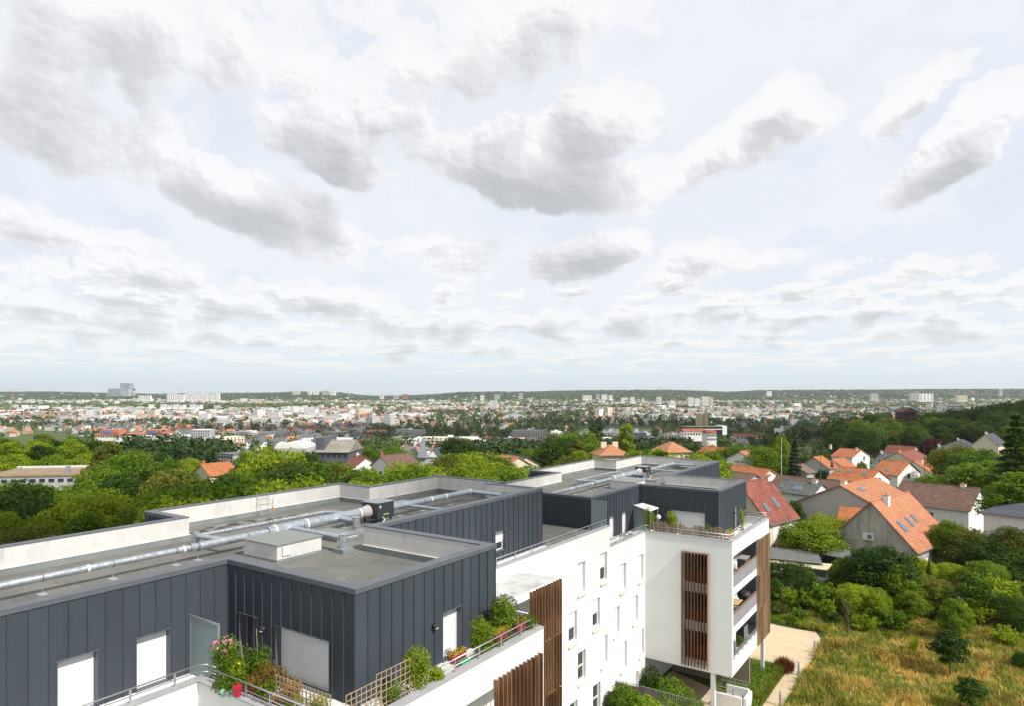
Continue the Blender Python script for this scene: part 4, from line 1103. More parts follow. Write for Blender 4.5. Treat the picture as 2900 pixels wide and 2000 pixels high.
# roofs that show through the wood: trees in front of them stay below
OPEN = [(-90, 120, 128, 1366), (120, 175, 128, 1370), (175, 275, 128, 1380), (515, 645, 172, 1352), (605, 690, 190, 1330), (960, 1060, 165, 1325), (1045, 1125, 160, 1330), (870, 1010, 205, 1308), (1135, 1260, 235, 1310), (1425, 1575, 170, 1318), (1680, 1790, 165, 1292), (1875, 1970, 205, 1290), (2020, 2110, 215, 1290)]
wood = []
Yg = 44.0
while Yg < 262:
    step = 6.6 + Yg * 0.010
    Xg = -0.84 * Yg
    while Xg < 0.42 * Yg + 12:
        X = Xg + rnd.uniform(-2.2, 2.2); Y = Yg + rnd.uniform(-2.4, 2.4); Xg += step
        p = cw(X, Y)
        if p.x > -39 - (3.5 if p.y < 36 else 0) and p.y < 80: continue
        if -36 < p.x < -8 and p.y < 82: continue
        if p.x > -34 and p.y < 92: continue
        px = CX + FPX * X / Y
        if any(a < px < b and c < Y < d for a, b, c, d in CLEAR): continue
        g = gz(X, Y)
        zt = CAM_H - (interp(LINE, px) + rnd.uniform(0, 16) - HY) * Y / FPX
        for a, b, ym, yl in OPEN:
            if a < px < b and Y < ym + 4: zt = min(zt, CAM_H - (yl + rnd.uniform(0, 6) - HY) * Y / FPX)
        H = min(rnd.uniform(10.5, 14.5) + (3.5 if Y > 130 and rnd.random() < .5 else 0), zt - g)
        if Y < 60: H = min(H, 12.5)
        if H < (3.0 if any(a < px < b and Y < ym + 4 for a, b, ym, yl in OPEN) else 6.0): continue
        ytop = HY + FPX * (CAM_H - g - H) / Y
        if ytop > interp(ROOFL, px) + 4: continue
        if px < -90 or px > 2300: continue
        wood.append((Y, X, H, px, ytop, g))
    Yg += step * .92
wood.sort()
# drop trees wholly behind nearer crowns
kept = []
cover = np.full(2600, 4000.0)
for (Y, X, H, px, ytop, g) in wood:
    hw = max(3, int(3.0 / Y * FPX)); a, b = int(px - hw) + 200, int(px + hw) + 200
    a, b = max(0, a), min(2600, b)
    if b <= a: continue
    seg = cover[a:b]
    if ytop > np.median(seg) - 3: continue
    kept.append((Y, X, H, px, ytop, g)); cover[a:b] = np.minimum(seg, ytop + 8 / Y * 60)
print('wood trees', len(wood), 'kept', len(kept))
def where_words(px, Y):
    a = ('wood at the left edge' if px < 120 else 'wood above the flat brown roof' if px < 330 and Y > 120 else 'wood behind the left parapet' if px < 420 else 'wood near the red-roofed cottage' if px < 680 and Y > 110 else
         'wood behind the step of the parapet' if px < 700 else 'wood before the grey-roofed building' if px < 1010 else 'wood before the turreted house' if px < 1240 else
         'trees behind the near roof corner' if px < 1480 else 'trees beyond the roof gap' if px < 1720 else 'trees behind the farther roof' if px < 2040 else 'trees at the edge of the house gardens')
    b = 'nearest row,' if Y < 75 else 'middle rows,' if Y < 120 else 'upper rows,' if Y < 170 else 'farthest rows,'
    return b + ' ' + a
for i, (Y, X, H, px, ytop, g) in enumerate(kept):
    sunny = (700 < px < 2200) or Y > 120
    kind = 'wide' if rnd.random() < .2 else ('oval' if H > 13.5 or rnd.random() < .3 else 'round')
    tint = rnd.choices(['mid', 'bright', 'olive', 'dark'], [.46, .24 if sunny else .08, .12, .18])[0]
    H_ = H
    col = {'mid': 'mid-green', 'bright': 'bright yellow-green', 'olive': 'olive-toned', 'dark': 'deep green'}[tint]
    tree(kind, tint, rnd.randrange(3), cw(X, Y, g - .2), H, f'{pick(SZ)} {col} {pick(ADJ)} tree, {where_words(px, Y)}', group='trees of the wood behind the apartment building', rot=rnd.uniform(0, 6.28), wide=rnd.uniform(.95, 1.2) * (1.0 if H > 9 else 1.25 if H > 6 else 1.6))
# singled-out trees
def at_top(px, ytop, Y, H=None):
    X = (px - CX) / FPX * Y; z = CAM_H - (ytop - HY) / FPX * Y; g = gz(X, Y); return cw(X, Y, (z - H) if H else g), (H or z - g)
for (kind, tint, var, px, yt, Y, H, wd, lab) in [
    ('round', 'bright', 0, 1335, 1280, 118, 12.4, 1.25, 'big glowing yellow-green round tree behind the near roof corner'),
    ('wide', 'mid', 1, 1625, 1226, 190, 17.0, 1.05, 'large spreading green cedar-like tree beyond the gap between the roofs'),
    ('column', 'bright', 0, 1772, 1188, 230, 20.0, 1.25, 'tall column-shaped poplar rising alone beside the river'),
    ('column', 'dark', 1, 1688, 1194, 330, 22.0, 1.5, 'dark blunt column tree left of the river bend'),
    ('oval', 'bright', 1, 2212, 1226, 205, 15.0, .75, 'slim light-green tree left of the dark conifer'),
    ('fir', 'fir', 0, 2250, 1248, 185, 17.0, 1.0, 'dark pointed conifer in front of the grey gabled house'),
    ('fir', 'dark', 1, 2878, 1172, 120, 19.0, 1.3, 'huge dark conifer at the right edge above the houses'),
    ('round', 'dark', 1, 1292, 1236, 300, 18.0, 1.5, 'dark mass of a tree just right of the turreted house'),
    ('round', 'copper', 0, 1940, 1240, 420, 17.0, 1.1, 'dark purple-leaved tree beside the red-roofed row'),
    ('round', 'copper', 1, 2640, 1240, 330, 14.0, 1.0, 'dark purple-leaved tree among the slate-roofed houses'),
]:
    p, hh = at_top(px, yt, Y, H)
    tree(kind, tint, var, p, H, lab, rot=rnd.uniform(0, 6), wide=wd)

# ================================================================= houses
def tilemat(name, c1, c2, moss=0.25, row=0.34):
    def fn(k, b):
        o = obj_co(k); x, y, z = k.sep(o)
        ty = k.m('FLOOR', k.m('DIVIDE', y, 0.30)); tz = k.m('FLOOR', k.m('DIVIDE', z, row * .7))
        wn = k.n.new('ShaderNodeTexWhiteNoise'); wn.noise_dimensions = '2D'; k.l.new(k.xyz(ty, tz, 0), wn.inputs[0])
        c = k.mix(wn.outputs[0], c1, c2)
        n = k.noise(o, 0.7, 5, .65)
        c = k.mix(k.m('MULTIPLY', k.map(n, .45, .7, 0, 1, True), moss), c, tuple(q * .45 for q in c1))
        fy = k.m('ABSOLUTE', k.m('SUBTRACT', k.m('FRACT', k.m('DIVIDE', y, 0.30)), .5))
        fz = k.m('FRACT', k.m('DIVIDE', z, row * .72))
        c = k.mix(k.map(fz, 0, .22, .6, 0), c, tuple(q * .42 for q in c1))  # shadow gap under each tile course, painted in as a dark line
        c = k.mix(k.map(fy, .40, .5, 0, .35), c, tuple(q * .5 for q in c1))
        k.l.new(c, b.inputs['Base Color'])
        bump(k, b, k.map(fy, .2, .5, 1, 0), .5, .03)
    return mat(name, fn, c1, .8)
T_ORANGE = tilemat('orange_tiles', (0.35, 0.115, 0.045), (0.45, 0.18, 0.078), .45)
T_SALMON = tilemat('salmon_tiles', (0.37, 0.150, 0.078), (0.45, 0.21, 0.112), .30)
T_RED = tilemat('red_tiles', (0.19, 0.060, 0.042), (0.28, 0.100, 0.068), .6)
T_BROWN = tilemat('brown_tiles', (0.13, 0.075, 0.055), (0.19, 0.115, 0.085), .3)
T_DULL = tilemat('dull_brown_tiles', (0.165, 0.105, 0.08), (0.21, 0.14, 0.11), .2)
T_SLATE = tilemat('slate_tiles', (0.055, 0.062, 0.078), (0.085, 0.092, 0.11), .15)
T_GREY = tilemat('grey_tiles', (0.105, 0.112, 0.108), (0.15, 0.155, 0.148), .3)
W_WHITE = plain('house_white', (0.74, 0.73, 0.69), .85, var=.05, stain=.12)
W_CREAM = plain('house_cream', (0.62, 0.54, 0.40), .85, var=.06, stain=.15)
W_GREYM = None
def _old(k, b):
    p = wpos(k); n = k.noise(p, .5, 6, .7); s = k.noise(k.v('MULTIPLY', p, (1, 1, .15)), 1.4, 4, .6)
    c = k.mix(k.map(n, .35, .65), (0.50, 0.465, 0.395), (0.34, 0.32, 0.28)); c = k.mix(k.map(s, .45, .7, 0, .55), c, (0.13, 0.125, 0.115))
    k.l.new(c, b.inputs['Base Color'])
W_OLD = mat('weathered_grey_render', _old, rough=.95)
W_TAUPE = plain('taupe_render', (0.50, 0.465, 0.42), .9, var=.03, stain=.08)
W_GREY = plain('grey_render', (0.42, 0.42, 0.42), .9, var=.06, stain=.15)
M_BRICK = plain('red_brick', (0.36, 0.14, 0.10), .9, var=.15, scale=6)
M_SHADE = plain('house_shutter_blue', (0.42, 0.52, 0.60), .6)
def z5(x, y): return 2050 + x / 2.574, 1080 + y / 2.574
def fit(E1, Y, vpx, E2x, Rp, ybase=None):
    """house frame from the near eave corner, the far eave corner and the near ridge end as seen"""
    th = math.atan((vpx - CX) / FPX); u = (math.sin(th), math.cos(th)); w_ = (math.cos(th), -math.sin(th))
    if w_[1] > 0: w_ = (-w_[0], -w_[1])                       # w points from the ridge towards the camera
    X = (E1[0] - CX) / FPX * Y; ze = CAM_H - (E1[1] - HY) / FPX * Y
    t2 = (E2x - CX) / FPX; L = (t2 * Y - X) / (u[0] - t2 * u[1])
    tr = (Rp[0] - CX) / FPX; k = (X - tr * Y) / (w_[0] - tr * w_[1])
    Yr = Y - k * w_[1]; zr = CAM_H - (Rp[1] - HY) / FPX * Yr
    s = 1 if w_[0] * u[1] - w_[1] * u[0] > 0 else -1
    Xr = X - k * w_[0]
    return dict(X=Xr, Y=Yr, th=th, L=abs(L), k=abs(k), ze=ze, rise=zr - ze, s=s)
def fitr(Rp, Y, vpx, L, k, rise):
    """house frame from the ridge end nearest the camera and real sizes"""
    th = math.atan((vpx - CX) / FPX); u = (math.sin(th), math.cos(th)); w_ = (math.cos(th), -math.sin(th))
    if w_[1] > 0: w_ = (-w_[0], -w_[1])
    s = 1 if w_[0] * u[1] - w_[1] * u[0] > 0 else -1
    zr = CAM_H - (Rp[1] - HY) / FPX * Y
    return dict(X=(Rp[0] - CX) / FPX * Y, Y=Y, th=th, L=L, k=k, ze=zr - rise, rise=rise, s=s)
def course_roof(mb, k_, L, z0, rise, side, over=.35, th=.14, ncourse=12, oy=.3):
    """one slope built of overlapping courses of tiles: real steps"""
    sl = math.hypot(k_, rise); ex = k_ * (1 + over / k_); 
    for i in range(ncourse):
        t0, t1 = i / ncourse, (i + 1) / ncourse
        xa = side * (k_ + over) * (1 - t0); xb = side * (k_ + over) * (1 - t1)
        tot = rise * (1 + over / k_); za = z0 - rise * over / k_ + tot * t0; zb = z0 - rise * over / k_ + tot * t1
        lift = .035
        vs = [(xa, -oy, za + lift), (xa, L + oy, za + lift), (xb, L + oy, zb), (xb, -oy, zb), (xa, -oy, za - .02), (xa, L + oy, za - .02)]
        fs = [(0, 3, 2, 1), (4, 0, 1, 5)] if side < 0 else [(0, 1, 2, 3), (4, 5, 1, 0)]
        mb.add(vs, fs)
def house(label, F, wall_h, roof, wall, chims=(), sky=(), wins=(), cat='house', name='house', courses=14, over=.35, L=None, k2=None, group=None, detail=True, rise2=None):
    """gabled house; local x across, y along the ridge, z up"""
    k, Ln, rise = F['k'], L or F['L'], F['rise']
    gnd = F['ze'] - wall_h
    th = F['th']; s = F['s']
    # local axes in camera plan: y -> u = (sin th, cos th); x -> s*w
    ang = YAW - th if s > 0 else YAW - th
    base = cw(F['X'], F['Y'], gnd)
    t = thing(name, label, cat, base, ang, group)
    HOUSES.append((F['X'] + math.sin(th) * (L or F['L']) / 2, F['Y'] + math.cos(th) * (L or F['L']) / 2, max(F['k'], (L or F['L']) / 2) + 1.2))
    kl = k if k2 is None else k2      # half width on the far side (side = -s)
    K_ = {F.get('s', 1): k, -F.get('s', 1): kl}
    ze = wall_h
    m = MB()
    xl, xr = -K_[-1], K_[1]
    rl = ze + rise - rise * (K_[-1] / k) if k2 else ze; rr = ze + rise - rise * (K_[1] / k) if k2 else ze
    B_ = -2.6
    vs = [(xl, 0, B_), (xr, 0, B_), (xr, 0, rr), (0, 0, ze + rise), (xl, 0, rl), (xl, Ln, B_), (xr, Ln, B_), (xr, Ln, rr), (0, Ln, ze + rise), (xl, Ln, rl)]
    m.add(vs, [(0, 1, 2, 3, 4), (9, 8, 7, 6, 5), (1, 6, 7, 2), (5, 0, 4, 9)])
    m.build('wall', wall, t)
    r = MB()
    for sd in (1, -1):
        kk = K_[sd]; ri = rise * kk / k
        course_roof(r, kk, Ln, ze + rise - ri + .05, ri, sd, over, ncourse=max(6, int(courses * kk / k)))
    ov_ = .3
    for yy in (-ov_, Ln + ov_):      # verge boards
        for sd in (1, -1):
            kk = K_[sd]; ri = rise * kk / k; e = over
            a = Vector((sd * (kk + e), yy, ze + rise - ri - ri * e / kk)); b_ = Vector((0, yy, ze + rise)); d = (b_ - a)
            r.obox((a + b_) / 2 + Vector((0, 0, .0)), d / 2, (0, .03, 0), Vector((0, 0, .09)))
    for sd in (1, -1):
        kk = K_[sd]; ri = rise * kk / k
    ro = r.build('roof', roof, t)
    rg = MB(); rg.cyl((0, -.32, ze + rise + .05), (0, Ln + .32, ze + rise + .05), .11, .11, 8); rg.build('ridge_tiles', roof, ro)
    g = MB()
    for sd in (1, -1):
        kk = K_[sd]; ri = rise * kk / k; g.box(sd * (kk + over), sd * (kk + over + .11), -.25, Ln + .25, ze + rise - ri - ri * over / kk - .06, ze + rise - ri - ri * over / kk + .03)
    g.build('gutter', M_DFRAME, t)
    for (cx_, cy_, w0, l0, top, cm) in chims:
        zb = ze + rise - rise * abs(cx_) / k - .5
        c = MB(); c.box(cx_ - w0 / 2, cx_ + w0 / 2, cy_ - l0 / 2, cy_ + l0 / 2, zb, ze + rise + top); co = c.build('chimney', cm, ro)
        c = MB(); c.box(cx_ - w0 / 2 - .06, cx_ + w0 / 2 + .06, cy_ - l0 / 2 - .06, cy_ + l0 / 2 + .06, ze + rise + top + .001, ze + rise + top + .09)
        c.cyl((cx_, cy_, ze + rise + top + .1), (cx_, cy_, ze + rise + top + .38), .1, .08, 8); c.build('chimney_cap', M_TERRA, ro)
    for (sd, y0, f, w0, h0) in sky:      # roof lights: side, position along, fraction up, size
        kk = K_[sd]; ri = rise * kk / k; dsl = Vector((-sd * kk, 0, ri)).normalized(); nn = Vector((sd * ri, 0, kk)).normalized()
        c = Vector((sd * kk * (1 - f), y0, ze + rise - ri + ri * f + .09))
        o = MB().obox(c + nn * .03, dsl * h0 / 2, (0, w0 / 2, 0), nn * .05).build('roof_window', M_DFRAME, ro)
        MB().obox(c + nn * .085, dsl * (h0 / 2 - .08), (0, w0 / 2 - .08, 0), nn * .006).build('pane', M_SKYGL, o)
    for wspec in wins:                 # wall, along, z0, w, h, shutters?
        wall_, a, z0, ww, hh = wspec[:5]; kind = wspec[5] if len(wspec) > 5 else 'win'
        if wall_ == 'gable': O, U, N_ = Vector((a, 0, z0)), Vector((1, 0, 0)), Vector((0, -1, 0))
        else: sd = 1 if wall_ == 'right' else -1; O, U, N_ = Vector((xr if sd > 0 else xl, a, z0)), Vector((0, 1, 0)), Vector((sd, 0, 0))
        c = O + N_ * .02 + Vector((0, 0, hh / 2))
        o = MB().obox(c, U * ww / 2, N_ * .03, (0, 0, hh / 2)).build('window', M_FRAME, t)
        MB().obox(c + N_ * .033, U * (ww / 2 - .07), N_ * .003, (0, 0, hh / 2 - .07)).build('pane' if kind != 'shut' else 'shutter', M_GLASS if kind != 'shut' else M_SHUT, o)
        if kind == 'open':
            for q in (-1, 1): MB().obox(c + U * q * (ww * .78) + N_ * .02, U * ww / 4, N_ * .02, (0, 0, hh / 2)).build('shutter', M_SHADE, o)
    return t
HOUSES = []
M_SKYGL = mat('roof_window_glass', None, (0.10, 0.13, 0.16), .12, 0.0, .8)

H1 = fit((2593, 1560), 82.1, 3700, 2690, (2467.6, 1423))
h1 = house('orange-tiled house with a bare grey gable and three roof windows', H1, 4.1, T_SALMON, W_OLD, chims=[(.5, 3.4, .75, .75, .55, W_WHITE)],
      sky=[(1, 2.0, .42, 1.15, 1.7), (1, 4.9, .46, .9, 1.5), (1, 7.0, .5, .8, 1.2)], wins=[('right', 1.0, .3, 1.1, 2.1, 'shut'), ('right', 4.2, .3, 2.0, 2.2, 'shut')], courses=20)
h1c = MB().box(-.9, .35, -.42, -.05, 3.6 + .9, 3.6 + 1.75).build('air_conditioner', W_WHITE, h1)
MB().cyl((-.05, -.425, 4.95), (-.05, -.44, 4.95), .30, .30, 16).build('fan_grille', M_DFRAME, h1c)
m = MB(); m.box(-3.2, -.9, -.06, -.02, 4.35, 4.42); m.box(-3.24, -3.16, -.06, -.02, 0, 4.42); m.box(.4, .45, -.06, -.02, 0, 4.6); m.build('cable_duct', M_LITE, h1)
H2 = fit((2463.7, 1424), 99, 3700, 2500, (2380, 1376)); H2['L'] = 13.0
house('large plain taupe-walled house behind the grey gable, with orange roof', H2, 6.6, T_SALMON, W_TAUPE, chims=[(-.2, 1.6, .7, .9, .5, W_WHITE)], sky=[(1, 3.5, .6, 1.6, 1.0)], k2=7.4)
H3 = fit((2178, 1480), 88, 3700, 2256, (2075, 1374))
H3['k'] = 4.3; H3['rise'] = 4.7
w_ = (math.cos(H3['th']), -math.sin(H3['th']))
X1 = (2178 - CX) / FPX * 88; H3['X'] = X1 - w_[0] * 4.3; H3['Y'] = 88 - w_[1] * 4.3
house('steep red-roofed house with cream front just behind the wing', H3, 5.6, T_RED, W_CREAM, chims=[(0, 7.2, .8, .6, .3, W_WHITE)],
      sky=[(1, 1.7, .30, .85, 1.3), (1, 4.6, .38, .95, 1.5)], wins=[('right', 1.7, 2.9, 1.5, 2.1, 'shut'), ('right', 5.2, 2.9, 1.6, 2.1, 'shut')], courses=18)
H4 = fit(z5(640, 832), 118, 0, z5(380, 800)[0], z5(712, 750))
house('house with dark grey corrugated-looking tiles and a white gable end', H4, 4.5, T_GREY, W_WHITE, chims=[(0, 1.2, .8, .8, .5, W_WHITE), (0, 10.2, .6, .6, .5, W_WHITE)],
      sky=[(-1, 3.3, .35, 1.6, 1.1), (-1, 6.5, .35, .7, .6), (-1, 9.6, .3, 1.5, 1.2)], wins=[('gable', 0, 1.6, 1.2, 1.4)])
H5 = fitr(z5(905, 742), 142, 0, 16, 4.2, 2.6)
house('long low house with brown tiles behind the dark grey roof', H5, 4.0, T_BROWN, W_CREAM)
H6 = fit(z5(1045, 740), 165, 150, z5(760, 702)[0], z5(1128, 652))
house('white house with orange roof, three roof windows and a two-window gable', H6, 5.6, T_ORANGE, W_WHITE, chims=[(0.0, 12.0, .8, .8, 1.0, M_BRICK)],
      sky=[(-1, 2.6, .62, 1.6, 1.2), (-1, 6.2, .66, 1.2, 1.0), (-1, 9.3, .66, 1.7, 1.1)], wins=[('gable', -1.6, 1.2, 1.3, 2.0, 'shut'), ('gable', 2.2, 1.2, 1.3, 2.0, 'shut'), ('gable', .4, 4.6, 1.2, 1.7)])
H7 = fit(z5(1266, 690), 195, 150, z5(1075, 655)[0], z5(1350, 594))
house('white house with rust-brown roof and wide bright gable', H7, 5.5, T_ORANGE, W_WHITE, chims=[(-.3, 13.0, .7, .7, .5, W_WHITE)], sky=[(-1, 4.0, .3, 1.0, 1.3), (-1, 9, .5, 1.8, 1.0)],
      wins=[('gable', -.2, 4.2, 2.0, 1.5), ('gable', 2.2, 1.2, 1.4, 2.0, 'shut')])
H8 = fitr(z5(1385, 588), 214, 3700, 8, 4.5, 3.0)
house('small white house with orange roof half hidden by the rust-brown one', H8, 5.0, T_ORANGE, W_WHITE, chims=[(1.2, 3, .6, .6, .5, W_WHITE)])
H9 = fit(z5(935, 560), 262, 150, z5(785, 538)[0], z5(1000, 503))
house('tall white house with bright orange roof above the others', H9, 7.8, T_ORANGE, W_WHITE, chims=[(-.6, 1.5, .8, .8, .6, W_CREAM), (-.3, 12.5, .8, .8, 1.2, W_CREAM)],
      wins=[('left', 3.0, 3.2, 1.6, 1.5), ('left', 7.5, 3.2, 1.6, 1.5), ('left', 11, 3.2, 1.4, 1.5), ('gable', 0, 4.3, 1.3, 2.0), ('gable', 0, .8, 1.3, 2.0)])
H10 = fit(z5(606, 672), 196, 3700, z5(668, 650)[0], z5(470, 592))
house('house with dull brown roof and broad grey gable beside the conifer', H10, 5.5, T_DULL, W_GREY, wins=[('right', 1.5, 1.6, 1.2, 1.6), ('right', 4.0, 1.6, 1.2, 1.6)])
H11 = fit(z5(770, 640), 224, 3700, z5(830, 622)[0], z5(655, 556))
house('house with orange roof and pale blank gable right of the conifer', H11, 5.4, T_ORANGE, W_GREY)
H12 = fitr(z5(790, 572), 240, 3700, 9, 4.6, 3.0)
house('orange roof wing attached behind the pale blank gable', H12, 5.0, T_ORANGE, W_WHITE)
H13 = fitr(z5(335, 647), 160, 400, 15, 5.0, 2.6)
house('low orange-roofed bungalow behind the steep red roof', H13, 3.5, T_ORANGE, W_WHITE)
H13b = fitr(z5(228, 684), 140, 400, 10, 3.2, 1.4)
house('flat brown roof in front of the low bungalow', H13b, 3.5, T_DULL, W_GREY)
H14a = fit(z5(1380, 588), 275, 3700, z5(1568, 560)[0], z5(1270, 522)); H14a['L'] = 19
house('long brown-red roof with pale gable on the slope', H14a, 5.0, T_RED, W_CREAM, chims=[(0, 1.0, .8, .8, .8, W_CREAM)])
H14b = fitr(z5(1400, 481), 330, 150, 13, 5, 3.2)
house('farther red-brown roof above the long one', H14b, 5.0, T_RED, W_CREAM)
H15 = fitr(z5(1702, 617), 222, 150, 14, 5, 2.8)
house('dark brown roof with a small white gable at its right', H15, 4.0, T_BROWN, W_WHITE)
H16 = fitr(z5(1858, 787), 112, -150, 11.5, 5.2, 3.0)
house('big brown corrugated tile roof with a white chimney', H16, 3.6, T_BROWN, W_WHITE, chims=[(0.2, 2.3, .75, .75, .45, W_WHITE)], wins=[('left', 6, 1.0, 2.0, 1.6)], courses=16)
H17 = fitr(z5(1590, 690), 150, 3700, 9, 4.5, 3.0)
house('orange roof half hidden among the garden trees', H17, 3.8, T_ORANGE, W_CREAM)
for (lab, E1, Y, vp, E2, Rp, wh, rf, wl) in [
    ('slate-roofed white house with gable, above the right gardens', (1600, 545), 300, 3700, 1760, (1560, 480), 5.0, T_SLATE, W_WHITE),
    ('dark slate roof with two chimneys on the right slope', (1840, 500), 330, 3700, 1880, (1700, 432), 6.0, T_SLATE, W_GREY),
    ('orange and slate roof high on the right slope', (1890, 470), 350, 3700, 1935, (1810, 418), 5.0, T_RED, W_CREAM),
    ('tall gabled house with grey roof beneath the big conifer', (2000, 470), 300, 3700, 2060, (1905, 390), 7.0, T_SLATE, W_CREAM),
    ('small red roof at the edge of the wood on the right', (1990, 405), 380, 3700, 2010, (1960, 366), 5.0, T_RED, W_BRICKW if False else W_CREAM),
    ('grey-roofed house beside the brown-red one', (1180, 570), 285, 3700, 1215, (1140, 528), 4.5, T_SLATE, W_GREY)]:
    Fh = fit(z5(*E1), Y, vp, z5(E2, 0)[0], z5(*Rp)); Fh['L'] = min(max(Fh['L'], 6), 14)
    house(lab, Fh, wh, rf, wl, chims=[(0, 1.0, .8, .7, 1.0, W_WHITE)], wins=[('gable', 0, 2.6, 1.2, 1.4)])

# flat-hipped dark roof house
def hip(label, x0, y0, x1, y1, ze, rise, wall_h, Mroof, Mwall, ang, pos, name='house', cat='house', inset_=None, over=.5):
    t = thing(name, label, cat, pos, ang)
    MB().box(x0, x1, y0, y1, -3, wall_h).build('wall', Mwall, t)
    e = over; q = inset_ if inset_ is not None else (x1 - x0) / 2
    r = MB(); X0, X1, Y0, Y1 = x0 - e, x1 + e, y0 - e, y1 + e; xm = (x0 + x1) / 2
    r.add([(X0, Y0, wall_h + .01), (X1, Y0, wall_h + .01), (X1, Y1, wall_h + .01), (X0, Y1, wall_h + .01), (xm, Y0 + q, wall_h + rise), (xm, Y1 - q, wall_h + rise)],
          [(0, 1, 4), (1, 2, 5, 4), (2, 3, 5), (3, 0, 4, 5), (3, 2, 1, 0)])
    r.build('roof', Mroof, t)
    MB().box(X0 - .08, X1 + .08, Y0 - .08, Y0 - .001, wall_h - .08, wall_h + .05).build('gutter', M_DFRAME, t)
    return t
hip('low house with a shallow dark slate hipped roof at the right', -4.4, 0, 4.4, 9, 0, 1.4, 6.9, T_SLATE, W_WHITE, YAW - math.atan((3700 - CX) / FPX), cw(66.0, 86.5, 0))
HOUSES.append((70.0, 90.0, 6.0))
c_ = at(1922, 1255, 205); hip('salmon-roofed pavilion behind the farther roof', -4.2, 0, 4.2, 9, 0, 3.0, 4.5, T_SALMON, W_CREAM, YAW + .3, Vector((c_.x, c_.y, c_.z - 7.5)))
c_ = at(1742, 1264, 165); o_ = hip('salmon roof with two broad chimneys behind the gap', -3.6, 0, 3.6, 8, 0, 2.4, 4.5, T_SALMON, W_CREAM, YAW + .15, Vector((c_.x, c_.y, c_.z - 6.9)))
for x_ in (-1.6, 1.4): MB().box(x_ - .7, x_ + .7, 4.2, 5.0, 6.0, 7.5).build('chimney', W_CREAM, o_)
# red awning lean-to beside the grey gable house
t = thing('lean_to', 'dark red awning roof on posts at the side of the orange-tiled house', 'awning', atz(2700, 1600, 0.3))
P0, P1, P2, P3 = at(*z5(1580, 1168), 86), at(*z5(1640, 1152), 90), at(*z5(1800, 1215), 88), at(*z5(1745, 1232), 84)
W(MB().add([P0, P1, P2, P3, P0 - Vector((0, 0, .06)), P1 - Vector((0, 0, .06)), P2 - Vector((0, 0, .06)), P3 - Vector((0, 0, .06))], [(0, 1, 2, 3), (7, 6, 5, 4), (0, 3, 7, 4), (3, 2, 6, 7)]), 'awning', plain('red_awning', (0.33, 0.045, 0.04), .7), t)
for q in (P2, P3, P0): W(MB().cyl((q.x, q.y, 0), (q.x, q.y, q.z - .05), .05, .05, 6), 'post', M_DARK, t)
# little annex roof, dormer
t = thing('shed', 'beige annex with small orange roof against the taupe wall', 'annex', atz(*z5(900, 1140), .0) if False else at(*z5(910, 1140), 92))
b0 = at(*z5(850, 985), 92); b0.z = 0
W(MB().box(b0.x, b0.x + 3.4, b0.y - .5, b0.y + 3, 0, 5.5), 'wall', W_CREAM, t)
W(MB().add([(b0.x - .3, b0.y - .9, 5.55), (b0.x + 3.9, b0.y - .9, 5.55), (b0.x + 3.9, b0.y + 1.6, 7.1), (b0.x - .3, b0.y + 1.6, 7.1), (b0.x - .3, b0.y + 3.4, 5.55), (b0.x + 3.9, b0.y + 3.4, 5.55)], [(0, 1, 2, 3), (3, 2, 5, 4)]), 'roof', T_ORANGE, t)

# ================================================================= garden
def onx(px, py, x):
    t = (px - CX) / FPX; v = -(py - HY) / FPX; r = (CN * t - SN, SN * t + CN, v); Y = x / r[0]; return Vector((x, r[1] * Y, CAM_H + v * Y))
def ony(px, py, y):
    t = (px - CX) / FPX; v = -(py - HY) / FPX; r = (CN * t - SN, SN * t + CN, v); Y = y / r[1]; return Vector((r[0] * Y, y, CAM_H + v * Y))
def z4(x, y): return 2050 + x / 2.66, 1400 + y / 2.66
def _gravel(k, b):
    p = wpos(k); n = k.noise(p, 1.2, 5, .6); f = k.noise(p, 14, 3, .7)
    c = k.mix(k.map(n, .3, .7), (0.56, 0.45, 0.31), (0.47, 0.36, 0.235)); c = k.mix(k.map(f, .5, .75, 0, .5), c, (0.28, 0.20, 0.12))
    k.l.new(c, b.inputs['Base Color']); bump(k, b, f, .4, .02)
M_GRAVEL = mat('sandy_gravel', _gravel, rough=.95)
pathp = [(-19.5, 69.8), (-14.2, 69.3), (-11.9, 69.5), (-11.2, 67.9), (-10.8, 63.8), (-10.95, 61.5), (-11.0, 58.8), (-11.0, 56.3), (-11.1, 53.9), (-11.15, 51.4), (-11.2, 46), (-11.3, 40), (-12.9, 40), (-12.7, 46), (-12.35, 51), (-12.3, 55.2), (-12.2, 58.2), (-12.6, 59.6), (-15.3, 59.5), (-19.5, 59.5)]
from mathutils.geometry import tessellate_polygon
def sheet(name, pts, z, m, **kw):
    tr = tessellate_polygon([[Vector((*p, 0)) for p in pts]])
    mb = MB(); mb.add([(*p, z) for p in pts], [t if (Vector(pts[t[1]]) - Vector(pts[t[0]])).cross(Vector(pts[t[2]]) - Vector(pts[t[0]])) > 0 else t[::-1] for t in tr])
    return link(name, mb.mesh(name, m), **kw)
sheet('gravel_path', pathp, 0.02, M_GRAVEL, kind='structure')
sheet('yard', [(-20.1, 42.6), (-13.0, 42.6), (-13.0, 50.5), (-20.1, 53.3)], 0.016, M_GRAVEL, kind='structure')
def inpoly(x, y, poly):
    c = False; j = len(poly) - 1
    for i in range(len(poly)):
        if (poly[i][1] > y) != (poly[j][1] > y) and x < (poly[j][0] - poly[i][0]) * (y - poly[i][1]) / (poly[j][1] - poly[i][1]) + poly[i][0]: c = not c
        j = i
    return c
